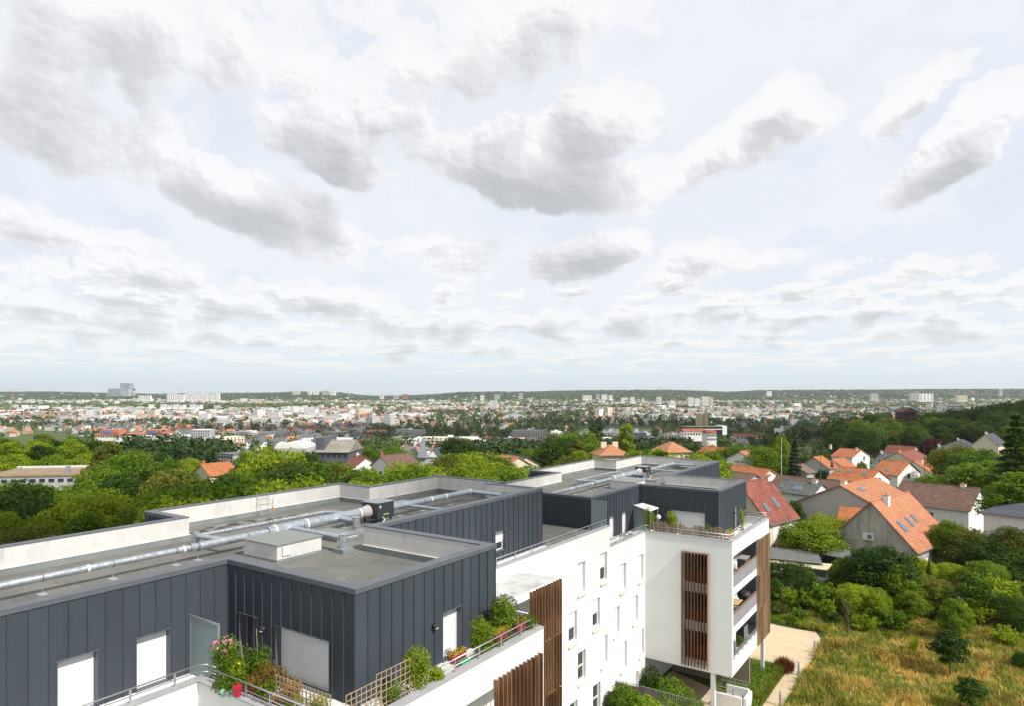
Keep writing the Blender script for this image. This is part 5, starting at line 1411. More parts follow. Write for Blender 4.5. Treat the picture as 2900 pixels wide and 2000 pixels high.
def blades(rng, pts, nb, h, lean, wdt):
    """grass tufts: thin curved blades as quads"""
    pts = np.asarray(pts); n = len(pts) * nb
    base = np.repeat(pts, nb, 0); base = base + rng.normal(size=(n, 3)) * [.10, .10, 0]
    a = rng.rand(n) * 6.283; L = np.repeat(h, nb) * (.55 + .6 * rng.rand(n)); ln = lean * (0.3 + rng.rand(n))
    d = np.stack([np.cos(a), np.sin(a), 0 * a], 1); sd = np.stack([-np.sin(a), np.cos(a), 0 * a], 1) * wdt
    tip = base + d * (L * ln)[:, None] + np.array([0, 0, 1.0]) * (L * .95)[:, None]
    mid = base + d * (L * ln * .35)[:, None] + np.array([0, 0, 1.0]) * (L * .55)[:, None]
    v = np.stack([base - sd * .6, mid + sd, tip, mid - sd], 1).reshape(-1, 3)
    return v, np.arange(4 * n).reshape(n, 4)
rng = np.random.RandomState(11)
N = 34000
gx = rng.rand(N) * 42 - 13.5; gy = 41 + rng.rand(N) ** .85 * 44
pxs = CX + FPX * (CN * gx + SN * gy) / (-SN * gx + CN * gy)
ok = (pxs < 2960) & (gy < 85) & ~((gx < -10.75) & (gy > 59.3) & (gy < 69.6)) & ~((gx < -10.95) & (gy < 59.4))
gx, gy = gx[ok], gy[ok]
n1 = gnoise(gx * .16, gy * .16) + .5 * gnoise(gx * .5 + 9, gy * .5); n2 = gnoise(gx * .22 + 31, gy * .22 + 5) + .4 * gnoise(gx * .7, gy * .7 + 3)
hh = .34 + .32 * (n2 + .6) + .25 * rng.rand(len(gx))
cls = np.where(n1 > .03 + .012 * (gy - 60), 1, 0); cls = np.where(rng.rand(len(gx)) < .20, 1 - cls, cls)
cls = np.where((n2 > .40) & (rng.rand(len(gx)) < .55), 2, cls)
P3 = np.stack([gx, gy, 0 * gx], 1)
L_GRASS = leafmat('meadow_green', (0.10, 0.145, 0.020), (0.30, 0.33, 0.06), .35)
for c, nm, mt, nb, lean, wd in ((0, 'meadow_grass', L_GRASS, 11, .55, .028), (1, 'dry_meadow_grass', L_DRY, 12, .5, .022), (2, 'rusty_meadow_weeds', leafmat('weed_rust', (0.16, 0.085, 0.022), (0.36, 0.23, 0.06), .25), 9, .4, .03)):
    s_ = cls == c; v, f = blades(rng, P3[s_], nb, hh[s_], lean, wd)
    link(nm, npmesh(nm, v, f, mt), kind='stuff', label={0: 'green tall grass of the wild meadow', 1: 'straw-coloured dry grass of the wild meadow', 2: 'reddish dry weeds among the meadow grass'}[c])
def leafpatch(name, label, pts, r, n, size, mt, zf=.6, seed=1, kind='stuff'):
    g = np.random.RandomState(seed); cs = [(p[0], p[1], p[2] + r_ * zf * .5) for p, r_ in zip(pts, r)]; rs = [(q, q, q * zf) for q in r]
    v, f = leaf_cloud(g, cs, rs, n, size)
    v[:, 2] = np.maximum(v[:, 2], pts[0][2] + .01)
    return link(name, npmesh(name, v, f, mt), label=label, kind=kind)
wp = [(x, y, 0) for x, y in zip(rng.rand(520) * 36 - 10.2, 42 + rng.rand(520) * 40)]
leafpatch('meadow_weeds', 'leafy green weeds scattered through the meadow', wp, [.3 + .35 * rng.rand() for _ in wp], 26000, .06, L_MID, 1.0, 3)
wp = [(x, y, 0) for x, y in zip(rng.rand(200) * 36 - 11, 44 + rng.rand(200) * 40)]
leafpatch('meadow_yellow_weeds', 'yellow-green leafy weeds scattered through the meadow', wp, [.3 + .3 * rng.rand() for _ in wp], 12000, .055, L_BRIGHT, 1.1, 4)
wp = [(x, y, .45) for x, y in zip(rng.rand(60) * 34 - 10, 46 + rng.rand(60) * 30)]
leafpatch('white_wildflowers', 'tiny white wildflower heads in the meadow', wp, [.35] * 60, 900, .035, plain('petal_white', (.75, .74, .68), .7), .3, 5)
# ground cover between the wing and the path
cp = [(x, y, 0) for x in np.arange(-15.2, -12.6, .42) for y in np.arange(50.6, 59.0, .45)]
leafpatch('ground_cover', 'low dense green ground cover between the wing and the path', cp, [.42] * len(cp), 15000, .05, L_BOX, .8, 6)
cp = [(-12.9 + .5 * rng.rand(), 51 + 8.5 * rng.rand(), 0) for _ in range(60)]
v, f = blades(rng, cp, 60, np.full(60, .75), .5, .02)
link('path_edge_grass', npmesh('path_edge_grass', v, f, L_GRASS), kind='stuff', label='tall green grass along the edge of the gravel path')
cp = [(-13.0 + 1.2 * rng.rand(), 57.6 + 1.6 * rng.rand(), 0) for _ in range(26)]
v, f = blades(rng, cp, 40, np.full(26, 1.0), .35, .02)
link('red_grass_clump', npmesh('red_grass_clump', v, f, L_RUST), label='reddish feathery grass clump at the bend of the gravel path', cat='ornamental grass')
cp = [(-20 + 9 * rng.rand(), 69.9 + 1.6 * rng.rand(), 0) for _ in range(130)]
v, f = blades(rng, cp, 26, np.full(130, .6), .6, .02)
link('verge_grass', npmesh('verge_grass', v, f, L_BOX), kind='stuff', label='bright grass verge behind the gravel area')
p = atz(*z4(1430, 1225), 0)
v, f = blades(rng, [(p.x, p.y, 0)] * 5, 26, np.full(5, 1.9), .28, .03)
link('reed_clump', npmesh('reed_clump', v, f, L_BRIGHT), label='tall bright green reed clump standing in the meadow', cat='reeds')

# bollards
for (px, py, lab) in ((*z4(683, 1200), 'grey bollard light at the edge of the gravel area'), (*z4(563, 1370), 'grey bollard light where the path narrows'), (*z4(425, 1600), 'lowest grey bollard light beside the narrow path'), (2076, 1998, 'grey bollard light beside the white pillar')):
    p = atz(px, py, 0); t = thing('bollard_light', lab, 'bollard', (p.x, p.y, 0), group='bollard lights of the garden path')
    MB().cyl((0, 0, 0), (0, 0, .92), .075, .075, 14).build('post', plain('bollard_grey', (.33, .34, .35), .45, .4), t)
    MB().cyl((0, 0, .92), (0, 0, 1.0), .06, .06, 14).build('lamp', M_LITE, t); MB().cyl((0, 0, 1.0), (0, 0, 1.08), .09, .08, 14).build('cap', M_GALV, t)
# low white garden wall
t = thing('garden_wall', 'low white panel wall with posts between garden and neighbours', 'wall', (-8, 85.5, 0))
x = -21.0
while x < 16:
    W(MB().box(x, x + .22, 85.35, 85.60, 0, 1.55), 'post', M_LITE, t); W(MB().box(x - .03, x + .25, 85.32, 85.63, 1.55, 1.62), 'post_cap', M_LITE, t)
    W(MB().box(x + .225, x + 2.475, 85.42, 85.52, 0, 1.25), 'wall_panel', M_LITE, t); x += 2.48
# big shrubs and trees, by the pixel of their top, distance, height
def put(kind, tint, var, px, yt, Y, H, wd, lab, cat='tree', name=None, group=None):
    p, hh_ = at_top(px, yt, Y, H); p.z = gz((px - CX) / FPX * Y, Y) - .05
    H = max(1.0, CAM_H - (yt - HY) / FPX * Y - p.z)
    return tree(kind, tint, var, p, H, lab, cat, name, group, rnd.uniform(0, 6), wd)
GARD = [
    ('round', 'dark', 0, 2492, 1545, 72, 1.15, 'largest dark green bush-like tree in the middle of the garden'),
    ('wide', 'mid', 2, 2412, 1585, 76, .9, 'green bushy tree left of the largest dark one'),
    ('round', 'mid', 1, 2555, 1600, 70, .9, 'green tree leaning on the right of the largest dark one'),
    ('round', 'bright', 2, 2300, 1478, 88, 1.35, 'bright yellow-green garden tree before the taupe wall'),
    ('wide', 'bright', 1, 2350, 1462, 92, .8, 'light green tree close to the orange annex roof'),
    ('shrub', 'mid', 0, 2200, 1648, 82, 1.3, 'green shrub at the start of the white garden wall'), ('oval', 'mid', 1, 2232, 1632, 79, .75, 'young green tree with stakes nearest the wing louvres'),
    ('oval', 'dark', 2, 2268, 1640, 79, .8, 'dark young tree second from the wing louvres'), ('oval', 'mid', 0, 2310, 1650, 77, .8, 'green young tree in the middle of the wall planting'),
    ('round', 'olive', 1, 2355, 1640, 76, .9, 'olive-toned tree at the end of the wall planting'), ('wide', 'dark', 0, 2290, 1690, 75, 1.2, 'dark thicket beneath the young trees'),
    ('shrub', 'bright', 1, 2455, 1730, 66, 1.2, 'light green big-leaved shrub before the dark tree'), ('shrub', 'mid', 2, 2530, 1725, 65, 1.5, 'spreading green shrub right of the big-leaved one'),
    ('fir', 'dark', 0, 2631, 1578, 78, .42, 'small slim cypress among the hedges'), 
    ('wide', 'bright', 0, 2600, 1580, 80, .9, 'yellow-green hedge tree left of the cypress'), ('wide', 'bright', 2, 2690, 1600, 80, 1.2, 'yellow-green hedge right of the cypress'),
    ('wide', 'olive', 1, 2640, 1640, 73, 1.2, 'brownish shrub mass below the cypress'),
    ('wide', 'mid', 0, 2730, 1560, 84, 1.0, 'green garden tree right of the red awning'), ('round', 'mid', 1, 2790, 1590, 76, 1.2, 'light feathery green tree in the right garden'),
    ('round', 'bright', 0, 2840, 1640, 72, 1.1, 'bright grassy-looking bush at the right'), ('round', 'mid', 2, 2690, 1475, 86, .8, 'green tree right of the salmon roof'), ('wide', 'olive', 2, 2740, 1500, 84, .8, 'olive tree below the dark slate roof'),
    ('round', 'olive', 0, 2870, 1490, 82, .8, 'olive-green tree at the right edge below the slate roof'), ('round', 'dark', 1, 2790, 1520, 82, 1.2, 'dark tree in the shade of the right gardens'),
    ('oval', 'mid', 2, 2885, 1330, 96, 1.3, 'tall yellow-green tree at the right edge beside the slate roof'), ('round', 'mid', 0, 2815, 1305, 130, 1.5, 'dense tree behind the big brown roof'),
    ('round', 'dark', 2, 2770, 1290, 150, 1.3, 'dark tree behind the white chimney of the brown roof'), ('wide', 'dark', 0, 2900, 1560, 78, 1.3, 'dark shrubbery on the right border of the garden'),
    ('wide', 'dark', 1, 2905, 1740, 62, 1.0, 'shaded bush at the right border of the meadow'), ('wide', 'dark', 2, 2895, 1850, 55, .7, 'low shaded bush at the right border nearest the camera'),
    ('young', 'mid', 0, 2758, 1611, 66, 1.1, 'slender young tree upper right in the meadow'), ('oval', 'mid', 0, 2697, 1690, 60.5, .75, 'leafy young tree in the centre right of the meadow'),
    ('young', 'dark', 1, 2691, 1779, 53.9, 1.25, 'small round-headed tree on a thin trunk in the meadow'), ('young', 'dark', 2, 2745, 1912, 47.5, 1.3, 'lowest young tree in the meadow'),
    ('young', 'olive', 0, 2640, 1640, 68, 1.0, 'thin leaning young tree behind the meadow'),
    ('round', 'mid', 1, 2555, 1378, 128, .7, 'hedge tree beside the white two-window gable'), ('round', 'dark', 1, 2590, 1362, 140, .9, 'dark hedge tree right of the white gable'), ('round', 'mid', 2, 2635, 1345, 150, .9, 'green garden tree below the small orange house'),
    ('round', 'dark', 0, 2330, 1330, 180, .6, 'dark round tree left of the three-window orange roof'), ('round', 'mid', 0, 2440, 1308, 225, .5, 'small tree before the tall white house'),
    ('round', 'olive', 2, 2715, 1262, 190, 1.0, 'olive tree on the right slope'), ('round', 'mid', 1, 2770, 1270, 180, 1.1, 'green tree on the right slope below the slate roofs'), ('wide', 'mid', 2, 2680, 1275, 220, .9, 'broad tree beside the white slate-roofed house'),
    ('round', 'mid', 0, 2165, 1268, 200, 1.2, 'green tree beyond the low bungalow'), ('wide', 'mid', 1, 2110, 1262, 210, 1.1, 'broad green tree beyond the farther roof'), ('round', 'dark', 2, 2250, 1420, 104, .5, 'small tree between the steep red roof and the taupe wall'),
]
for g in GARD: put(g[0], g[1], g[2], g[3], g[4], g[5], None, g[6] * 1.4, g[7], 'shrub' if g[0] == 'shrub' else 'tree', None, 'trees and shrubs of the gardens')
TW = {'mid': 'green', 'bright': 'yellow-green', 'dark': 'dark green', 'olive': 'olive-green'}
def side_words(px): return 'just right of the wing louvres' if px < 2260 else 'near the cream lean-to' if px < 2310 else 'before the taupe wall' if px < 2360 else 'left of the largest dark tree' if px < 2440 else 'behind the largest dark tree' if px < 2505 else 'above the slim cypress' if px < 2560 else 'below the salmon roof' if px < 2680 else 'below the red awning' if px < 2780 else 'near the right edge' if px < 2860 else 'at the very right edge'
r7 = random.Random(77)
for (y0, y1, step, h0, h1, x0, x1, wh) in ((71.5, 74.5, 1.9, 1.4, 2.8, -19.5, 22, 'front garden row'), (75, 79, 2.3, 2.0, 3.8, -19.5, 24, 'middle garden row'), (80, 84.5, 2.4, 2.2, 4.4, -19.5, 26, 'against the white wall'), (87, 93, 3.4, 2.0, 4.2, 2, 30, 'behind the white wall')):
    y = y0
    while y < y1:
        x = x0
        while x < x1:
            xx, yy = x + r7.uniform(-.8, .8), y + r7.uniform(-.8, .8); x += step * r7.uniform(.8, 1.3)
            Xc, Yc = CN * xx + SN * yy, -SN * xx + CN * yy; px = CX + FPX * Xc / Yc
            if px > 2960 or r7.random() < .12: continue
            if any((Xc - a) ** 2 + (Yc - b_) ** 2 < r * r for a, b_, r in HOUSES): continue
            if y0 < 75 and px > 2480: continue
            if y0 == 75 and px > 2480 and r7.random() < .6: continue
            if y0 > 79 and px < 2420 and r7.random() < .75: continue
            H = r7.uniform(h0, h1); tint = r7.choices(['mid', 'bright', 'dark', 'olive'], [.42, .22, .24, .12])[0]; kd = 'shrub' if H < 2.6 else r7.choice(['shrub', 'wide', 'round', 'oval'])
            sz = 'knee-high' if H < 1.8 else 'low' if H < 2.4 else 'medium' if H < 3.2 else 'tall'
            tree(kd, tint, r7.randrange(3), (xx, yy, -.05), H, f'{sz} {TW[tint]} bush {side_words(px)}, {wh}', 'shrub', 'shrub', 'bushes of the garden thicket', r7.uniform(0, 6), 1.25)
        y += step
# trees and bushes between the houses
for i in range(900):
    Yc = r7.uniform(93, 300); tt = r7.uniform(.36, .80); Xc = tt * Yc; px = CX + FPX * tt
    if any((Xc - a) ** 2 + (Yc - b_) ** 2 < (r + 1.0) ** 2 for a, b_, r in HOUSES): continue
    # keep the view of the houses open: low bushes in front, tall trees only far from them
    near = min((math.hypot(Xc - a, Yc - b_) - r for a, b_, r in HOUSES))
    hmx = 2.2 if near < 5 else 4.5 if near < 10 else 8.0 if px < 2700 else 9.5
    H = r7.uniform(.5, 1.0) * hmx + (1.5 if Yc > 200 else 0)
    if i > 520 and H < 4: continue
    tint = r7.choices(['mid', 'bright', 'dark', 'olive'], [.45, .15, .28, .12])[0]
    kd = 'shrub' if H < 2.6 else r7.choice(['round', 'wide', 'oval'])
    HOUSES.append((Xc, Yc, H * .36))
    dw = 'beside the nearest roofs' if Yc < 120 else 'among the middle houses' if Yc < 170 else 'between the farther houses' if Yc < 230 else 'beyond the last houses'
    tree(kd, tint, r7.randrange(3), cw(Xc, Yc, gz(Xc, Yc) - .1), H, f"{'low' if H < 2.6 else 'small' if H < 5 else 'tall'} {r7.choice(['loose', 'clipped', 'ragged', 'rounded', 'spreading', 'upright'])} {TW[tint]} {'bush' if H < 2.6 else 'tree'} {dw}, {side_words(px)}", 'shrub' if H < 2.6 else 'tree', 'garden_bush' if H < 2.6 else 'garden_tree', 'garden greenery between the houses', r7.uniform(0, 6), 1.2)
# bare little tree
p = atz(*z4(932, 1105), 0); t = thing('bare_tree', 'leafless brown little tree at the edge of the meadow', 'tree', p)
r_ = random.Random(3); mb = MB(); mb.tube([(0, 0, -.1), (.05, 0, 1.6), (0, .05, 3.2)], [.06, .045, .02], 6)
for i in range(34):
    z = .9 + 2.3 * r_.random(); a = r_.random() * 6.28; L = r_.uniform(.4, 1.3)
    mb.tube([(0, 0, z), (math.cos(a) * L * .4, math.sin(a) * L * .4, z + L * .45), (math.cos(a) * L * .6, math.sin(a) * L * .6, z + L)], [.014, .009, .004], 4)
mb.build('trunk', M_BARK, t)
# stakes of the young trees
for i, (x_, y_) in enumerate(((430, 870), (473, 860), (515, 850), (828, 960), (878, 940), (1880, 985), (1898, 985))):
    p = atz(*z4(x_, y_), 0); t = thing('tree_stake', ['leftmost stake nearest the wing louvres', 'second stake from the wing louvres', 'third stake from the wing louvres', 'stake left of the leafless little tree', 'stake just beside the leafless little tree', 'left stake under the slender meadow tree', 'right stake under the slender meadow tree'][i], 'stake', p, group='stakes of the young trees')
    MB().cyl((0, 0, -.1), (0, 0, 2.3), .05, .045, 8).build('pole', M_STAKE, t)
# sheds behind the wall
def slab(label, pts, z, th, m, posts=True, name='shed', cat='shed', mpost=None, wall=None):
    c = sum((Vector((q[0], q[1], 0)) for q in pts), Vector()) / len(pts); t = thing(name, label, cat, c)
    zz = [q[2] for q in pts]; vs = [(q[0], q[1], q[2]) for q in pts] + [(q[0], q[1], q[2] - th) for q in pts]; n = len(pts)
    W(MB().add(vs, [tuple(range(n)), tuple(range(2 * n - 1, n - 1, -1))] + [(i + n, (i + 1) % n + n, (i + 1) % n, i) for i in range(n)]), 'roof', m, t)
    if posts:
        for q in pts: W(MB().cyl((q[0], q[1], 0), (q[0], q[1], q[2] - th), .05, .05, 6), 'post', mpost or M_STAKE, t)
    if wall:
        q0, q1 = pts[wall[0]], pts[wall[1]]; W(MB().add([(q0[0], q0[1], 0), (q1[0], q1[1], 0), (q1[0], q1[1], q1[2] - th), (q0[0], q0[1], q0[2] - th)], [(0, 1, 2, 3)]), 'wall', wall[2], t)
    return t
M_SHEDR = plain('shed_felt', (0.13, 0.14, 0.13), .8, var=.15, stain=.3); M_SHEDC = plain('cream_sheet', (0.52, 0.46, 0.30), .7, var=.1, stain=.3)
q = lambda x, y, z: atz(*z5(x, y), z)
slab('long flat grey shed roof behind the white wall', [q(310, 1292, 2.5), q(720, 1335, 2.5), q(690, 1262, 2.7), q(600, 1232, 2.8), q(310, 1208, 2.8)], 0, .08, M_SHEDR)
slab('cream corrugated lean-to in front of the grey shed', [q(310, 1318, 2.1), q(755, 1382, 2.1), q(790, 1335, 2.4), q(310, 1294, 2.4)], 0, .06, M_SHEDC, wall=(0, 1, plain('green_netting', (.07, .10, .08), .8)))
slab('second grey shed roof nearer the gabled house', [q(712, 1262, 2.6), q(905, 1300, 2.6), q(945, 1240, 3.0), q(690, 1196, 3.2)], 0, .08, M_SHEDR, wall=(0, 1, M_DARK))
slab('small red-tiled outbuilding roof beside the wing louvres', [q(310, 1205, 2.7), q(455, 1205, 2.7), q(482, 1135, 3.6), q(310, 1112, 3.8)], 0, .1, T_RED, wall=(0, 1, W_CREAM))
slab('pale flat roof corner at the far right of the garden', [q(2130, 1392, 2.4), q(2230, 1420, 2.4), q(2230, 1360, 2.4), q(2140, 1352, 2.4)], 0, .1, M_LITE, wall=(0, 1, W_GREY))
t = thing('covered_boat', 'long white tarpaulin-covered boat between the sheds', 'boat', q(580, 1232, 1.0)); c = q(580, 1225, 1.2)
W(MB().ball((c.x, c.y, 2.6), 2.0, 14, 8, .35), 'cover', W_WHITE, t, smooth=True)
# shrubs at the foot of the white facade
leaf = lambda nm, lab, pts, r, n, s_, mt, zf=.8, seed=1: leafpatch(nm, lab, pts, r, n, s_, mt, zf, seed, kind='thing')
for i, (c, r, mt, lab) in enumerate([((-19.4, 47.2, .3), .9, L_DARK, 'dark tall shrub against the white facade under the wing'), ((-17.8, 47.0, .1), 1.35, L_BOX, 'big glossy green shrub in front of the undercroft'), ((-16.4, 46.6, .1), .9, L_MID, 'green shrub beside the white pillar'),
        ((-18.9, 41.2, 2.0), .95, L_MID, 'green shrub in the raised private garden by the facade'), ((-17.2, 41.0, 2.0), .8, L_BOX, 'small bright shrub in front of the cloth-covered fence'), ((-15.2, 41.4, 2.0), .6, L_MID, 'low shrub at the end of the raised garden')]):
    o = leafpatch('shrub', lab, [c, (c[0] + r * .6, c[1] + .2, c[2]), (c[0] - r * .5, c[1] - .2, c[2])], [r, r * .75, r * .7], 5200, .07, mt, 1.0 if i else 1.6, 30 + i, kind='thing'); o['category'] = 'shrub'
# raised garden, its fence and cloth
sheet('raised_garden', [(-20.1, 22.4), (-13.4, 22.4), (-13.4, 42.4), (-20.1, 42.4)], 2.0, mat('lawn', lambda k, b: k.l.new(k.mix(k.noise(wpos(k), 2, 4, .6), (.05, .09, .02), (.10, .13, .04)), b.inputs['Base Color']), rough=.95), kind='structure')
link('retaining_wall', MB().box(-20.1, -13.4, 42.45, 42.62, 0, 2.1).box(-13.55, -13.38, 22.4, 42.44, 0, 2.1).mesh('retaining_wall', M_LITE), kind='structure')
t = thing('garden_fence', 'steel bar fence with brown cloth around the raised garden', 'fence', (-16.8, 42.55, 2.1))
W(MB().box(-20.1, -13.4, 42.53, 42.57, 3.05, 3.09), 'top_rail', M_STEEL, t); W(MB().box(-20.1, -13.4, 42.53, 42.57, 2.16, 2.19), 'bottom_rail', M_STEEL, t)
for i in range(52): W(MB().box(-20.05 + i * .13, -20.03 + i * .13, 42.54, 42.56, 2.19, 3.05), 'bar', M_STEEL, t)
W(MB().box(-20.1, -17.0, 42.49, 42.505, 2.15, 2.98), 'privacy_cloth', plain('brown_cloth', (.22, .17, .16), .9, var=.25, scale=3), t)
# entrance ramp under the wing
t = thing('entrance_ramp', 'white ramp walls with thin steel rails beside the undercroft', 'ramp', (-14, 50, 0))
W(MB().box(-15.3, -13.3, 48.95, 49.15, 0, 1.05), 'wall', M_WHITE, t); W(MB().box(-14.8, -13.2, 50.5, 50.7, 0, 1.15), 'wall', M_WHITE, t); W(MB().box(-13.2, -13.0, 49.1, 50.7, 0, 1.05), 'wall', M_WHITE, t); W(MB().box(-15.3, -13.2, 49.15, 50.5, 0, .5), 'floor', M_LITE, t)
for y, z in ((49.05, 1.05), (50.6, 1.15)):
    for h in (.25, .5): W(MB().tube([(-15.2, y, z + h), (-13.3, y, z + h)], .018, 6), 'rail', M_STEEL, t)
    for x in (-15.1, -14.2, -13.35): W(MB().box(x - .012, x + .012, y - .012, y + .012, z, z + .5), 'post', M_STEEL, t)

# ================================================================= terraces
def potted(label, c, r, h, mt, n=900, size=.045, pot=None, cat='potted plant', zf=1.0, seed=1, flowers=None, lobesn=5):
    return potted_(label, c, r * 1.3, h * 1.05, mt, int(n * 1.6), size, pot, cat, zf, seed, flowers, lobesn + 2)
def potted_(label, c, r, h, mt, n=900, size=.045, pot=None, cat='potted plant', zf=1.0, seed=1, flowers=None, lobesn=5):
    t = thing('potted_plant', label, cat, c); g = np.random.RandomState(seed)
    cs, rs = [], []
    for i in range(lobesn):
        a = g.rand() * 6.28; q = r * .5 * g.rand(); zz = h * (.35 + .6 * (i + .5) / lobesn); cs.append((q * math.cos(a), q * math.sin(a), zz)); rs.append((r * .55, r * .55, h * .24))
    v, f = leaf_cloud(g, cs, rs, n, size, aspect=.38, droop=.2); link('foliage', npmesh('foliage', v, f, mt), t)
    st = MB(); [st.tube([(0, 0, .1), (c_[0] * .6, c_[1] * .6, c_[2])], .012, 4) for c_ in cs]; st.build('stem', M_BARK, t)
    if pot: MB().cyl((0, 0, 0), (0, 0, .28), .12, .17, 12).build('pot', pot, t)
    if flowers:
        v, f = leaf_cloud(g, [(a_[0], a_[1], a_[2] + h * .10) for a_ in cs[-3:]], [(r * .45, r * .45, h * .16)] * 3, flowers[1], flowers[2]); link('flowers', npmesh('flowers', v, f, flowers[0]), t)
    return t
M_PINK = plain('pink_petals', (.78, .22, .42), .6, var=.2, scale=20); M_FLR = plain('red_petals', (.62, .03, .03), .6); M_FLY = plain('yellow_petals', (.80, .55, .06), .6); M_FLW = plain('white_petals', (.80, .78, .70), .6)
L_AUT = leafmat('leaves_orange_tipped', (0.13, 0.10, 0.018), (0.34, 0.19, 0.045), .3)
T1 = T1z
potted('tall oleander with clusters of pink flowers beside the frosted screen', (-19.9, 12.75, T1), .44, 1.5, L_BOX, 1300, .055, M_TERRA, 'oleander', seed=2, flowers=(M_PINK, 130, .05))
potted('broad leafy green plant right of the oleander', (-19.2, 12.8, T1), .5, 1.05, L_MID, 1700, .05, M_TERRA, seed=3)
potted('climbing vine on canes before the glass door', (-18.2, 12.9, T1), .34, 1.55, L_MID, 900, .045, M_TERRA, seed=4, lobesn=7)
potted('orange-tipped shrub in the middle of the planted terrace', (-17.6, 12.75, T1), .50, 1.25, L_AUT, 1500, .045, M_BLACK, seed=5)
potted('yellow-green bushy plant on the planted terrace', (-18.6, 12.55, T1), .42, 1.05, L_BRIGHT, 1100, .045, M_BLACK, seed=6, flowers=(M_FLY, 30, .04))
potted('low mixed flowers with white blossoms by the trellis', (-16.8, 12.65, T1), .42, .8, L_AUT, 900, .04, M_TERRA, seed=7, flowers=(M_FLW, 90, .035))
potted('small red-flowered plant near the trellis foot', (-16.2, 12.7, T1), .32, .75, L_MID, 600, .04, M_TERRA, seed=8, flowers=(M_FLR, 25, .035))
potted('yellow-flowering plants behind the trellis', (-15.6, 12.9, T1), .38, .8, L_BRIGHT, 700, .04, M_BLUE, seed=9, flowers=(M_FLY, 60, .035))
potted('dark low plant before the wide shutter', (-17.3, 13.4, T1), .3, .7, L_DARK, 500, .04, M_BLACK, seed=10)
potted('spilling green plant hanging over the parapet corner', (-19.0, 12.2, T1 + .1), .5, .75, L_MID, 1200, .045, None, seed=12)
for i_, (x_, y_, r__, h__, m__, l_) in enumerate([(-19.6, 13.2, .4, 1.1, L_MID, 'dense green bush under the oleander'), (-18.9, 13.3, .35, 1.2, L_DARK, 'dark leafy plant behind the first planted row'), (-18.0, 12.6, .42, 1.0, L_AUT, 'orange-leaved plant beside the red pot'), (-17.2, 12.55, .4, .95, L_MID, 'green plant in the middle of the railing'),
        (-16.6, 12.9, .35, 1.0, L_AUT, 'tall orange-tipped plant at the left end of the trellis'), (-16.1, 12.55, .36, .7, L_BRIGHT, 'low yellow-green plant behind the left trellis half'), (-15.2, 12.6, .34, .75, L_MID, 'leafy plant behind the right trellis half'), (-14.7, 12.9, .3, .6, L_AUT, 'small plant at the corner end of the trellis'), (-14.2, 14.6, .34, .9, L_MID, 'green plant behind the first sunlit lattice panel')]):
    potted(l_, (x_, y_, T1), r__, h__, m__, 900, .045, M_TERRA, seed=60 + i_)
t = thing('plant_canes', 'thin pale canes rising from the terrace plants', 'canes', (-18.4, 12.9, T1))
for (x, y, dx_, h_) in ((-18.2, 12.9, -.18, 2.3), (-18.9, 12.9, -.3, 1.75), (-18.6, 12.7, .1, 1.3)): W(MB().tube([(x, y, T1 + .3), (x + dx_, y, T1 + h_)], .011, 5), 'cane', M_DRY if False else M_BAMBOO, t)
t = thing('red_watering_pot', 'red hanging pot on the planted railing', 'pot', (-18.05, 12.05, T1 + .6)); W(MB().cyl((-18.05, 12.02, T1 + .62), (-18.05, 12.02, T1 + .90), .10, .14, 12), 'pot', M_RED, t); W(MB().tube([(-18.15, 12.02, T1 + .9), (-18.05, 12.02, T1 + 1.02), (-17.95, 12.02, T1 + .9)], .012, 5), 'handle', M_RED, t)
t = thing('green_watering_can', 'pale green watering can hanging on the planted railing', 'watering can', (-18.7, 12.0, T1 + .5)); W(MB().ball((-18.75, 12.0, T1 + .55), .13, 10, 6), 'can', plain('mint', (.25, .42, .34), .4), t, smooth=True)
def trellis(label, a, b, z0, z1, nx, nz, axis):
    t = thing('trellis', label, 'trellis', (*a, z0)); A_, B_ = Vector((*a, 0)), Vector((*b, 0))
    for i in range(nx):
        p_ = A_ + (B_ - A_) * i / (nx - 1); W(MB().box(p_.x - .012, p_.x + .012, p_.y - .012, p_.y + .012, z0, z1), 'upright', M_BAMBOO, t)
    for j in range(nz):
        z = z0 + .05 + (z1 - z0 - .06) * j / (nz - 1)
        if axis == 'x': W(MB().box(a[0], b[0], a[1] - .024, a[1] - .012, z - .012, z + .012), 'crossbar', M_BAMBOO, t)
        else: W(MB().box(a[0] + .012, a[0] + .024, a[1], b[1], z - .012, z + .012), 'crossbar', M_BAMBOO, t)
trellis('brown lattice trellis along the shaded end of the terrace', (-16.75, 12.42), (-14.4, 12.42), T1, T1 + 1.42, 15, 9, 'x')
trellis('first lattice panel on the sunlit parapet at the terrace corner', (-13.98, 12.6), (-13.98, 13.9), T1, T1 + 1.45, 8, 9, 'y')
trellis('second lattice panel behind the yellow-green bush', (-14.05, 13.8), (-14.05, 16.0), T1, T1 + 1.58, 12, 9, 'y')
potted('yellow-green bush growing through the lattice panel', (-14.1, 15.6, T1), .55, 1.5, L_BRIGHT, 2200, .05, M_TERRA, seed=14)
potted('small plant spilling on the white coping', (-13.95, 16.3, T1 + .2), .32, .7, L_BRIGHT, 600, .05, None, seed=15)
potted('variegated bush between the shutter and the railing', (-14.2, 19.0, T1), .46, 1.5, L_BRIGHT, 1700, .045, M_TERRA, seed=16)
potted('narrow-leaved oleander near the end of the railing', (-14.3, 20.6, T1), .5, 1.7, L_BOX, 900, .07, M_TERRA, seed=17)
potted('green seedling pot at the foot of the variegated bush', (-14.0, 19.7, T1 + .1), .34, .6, L_BRIGHT, 500, .05, None, seed=18)
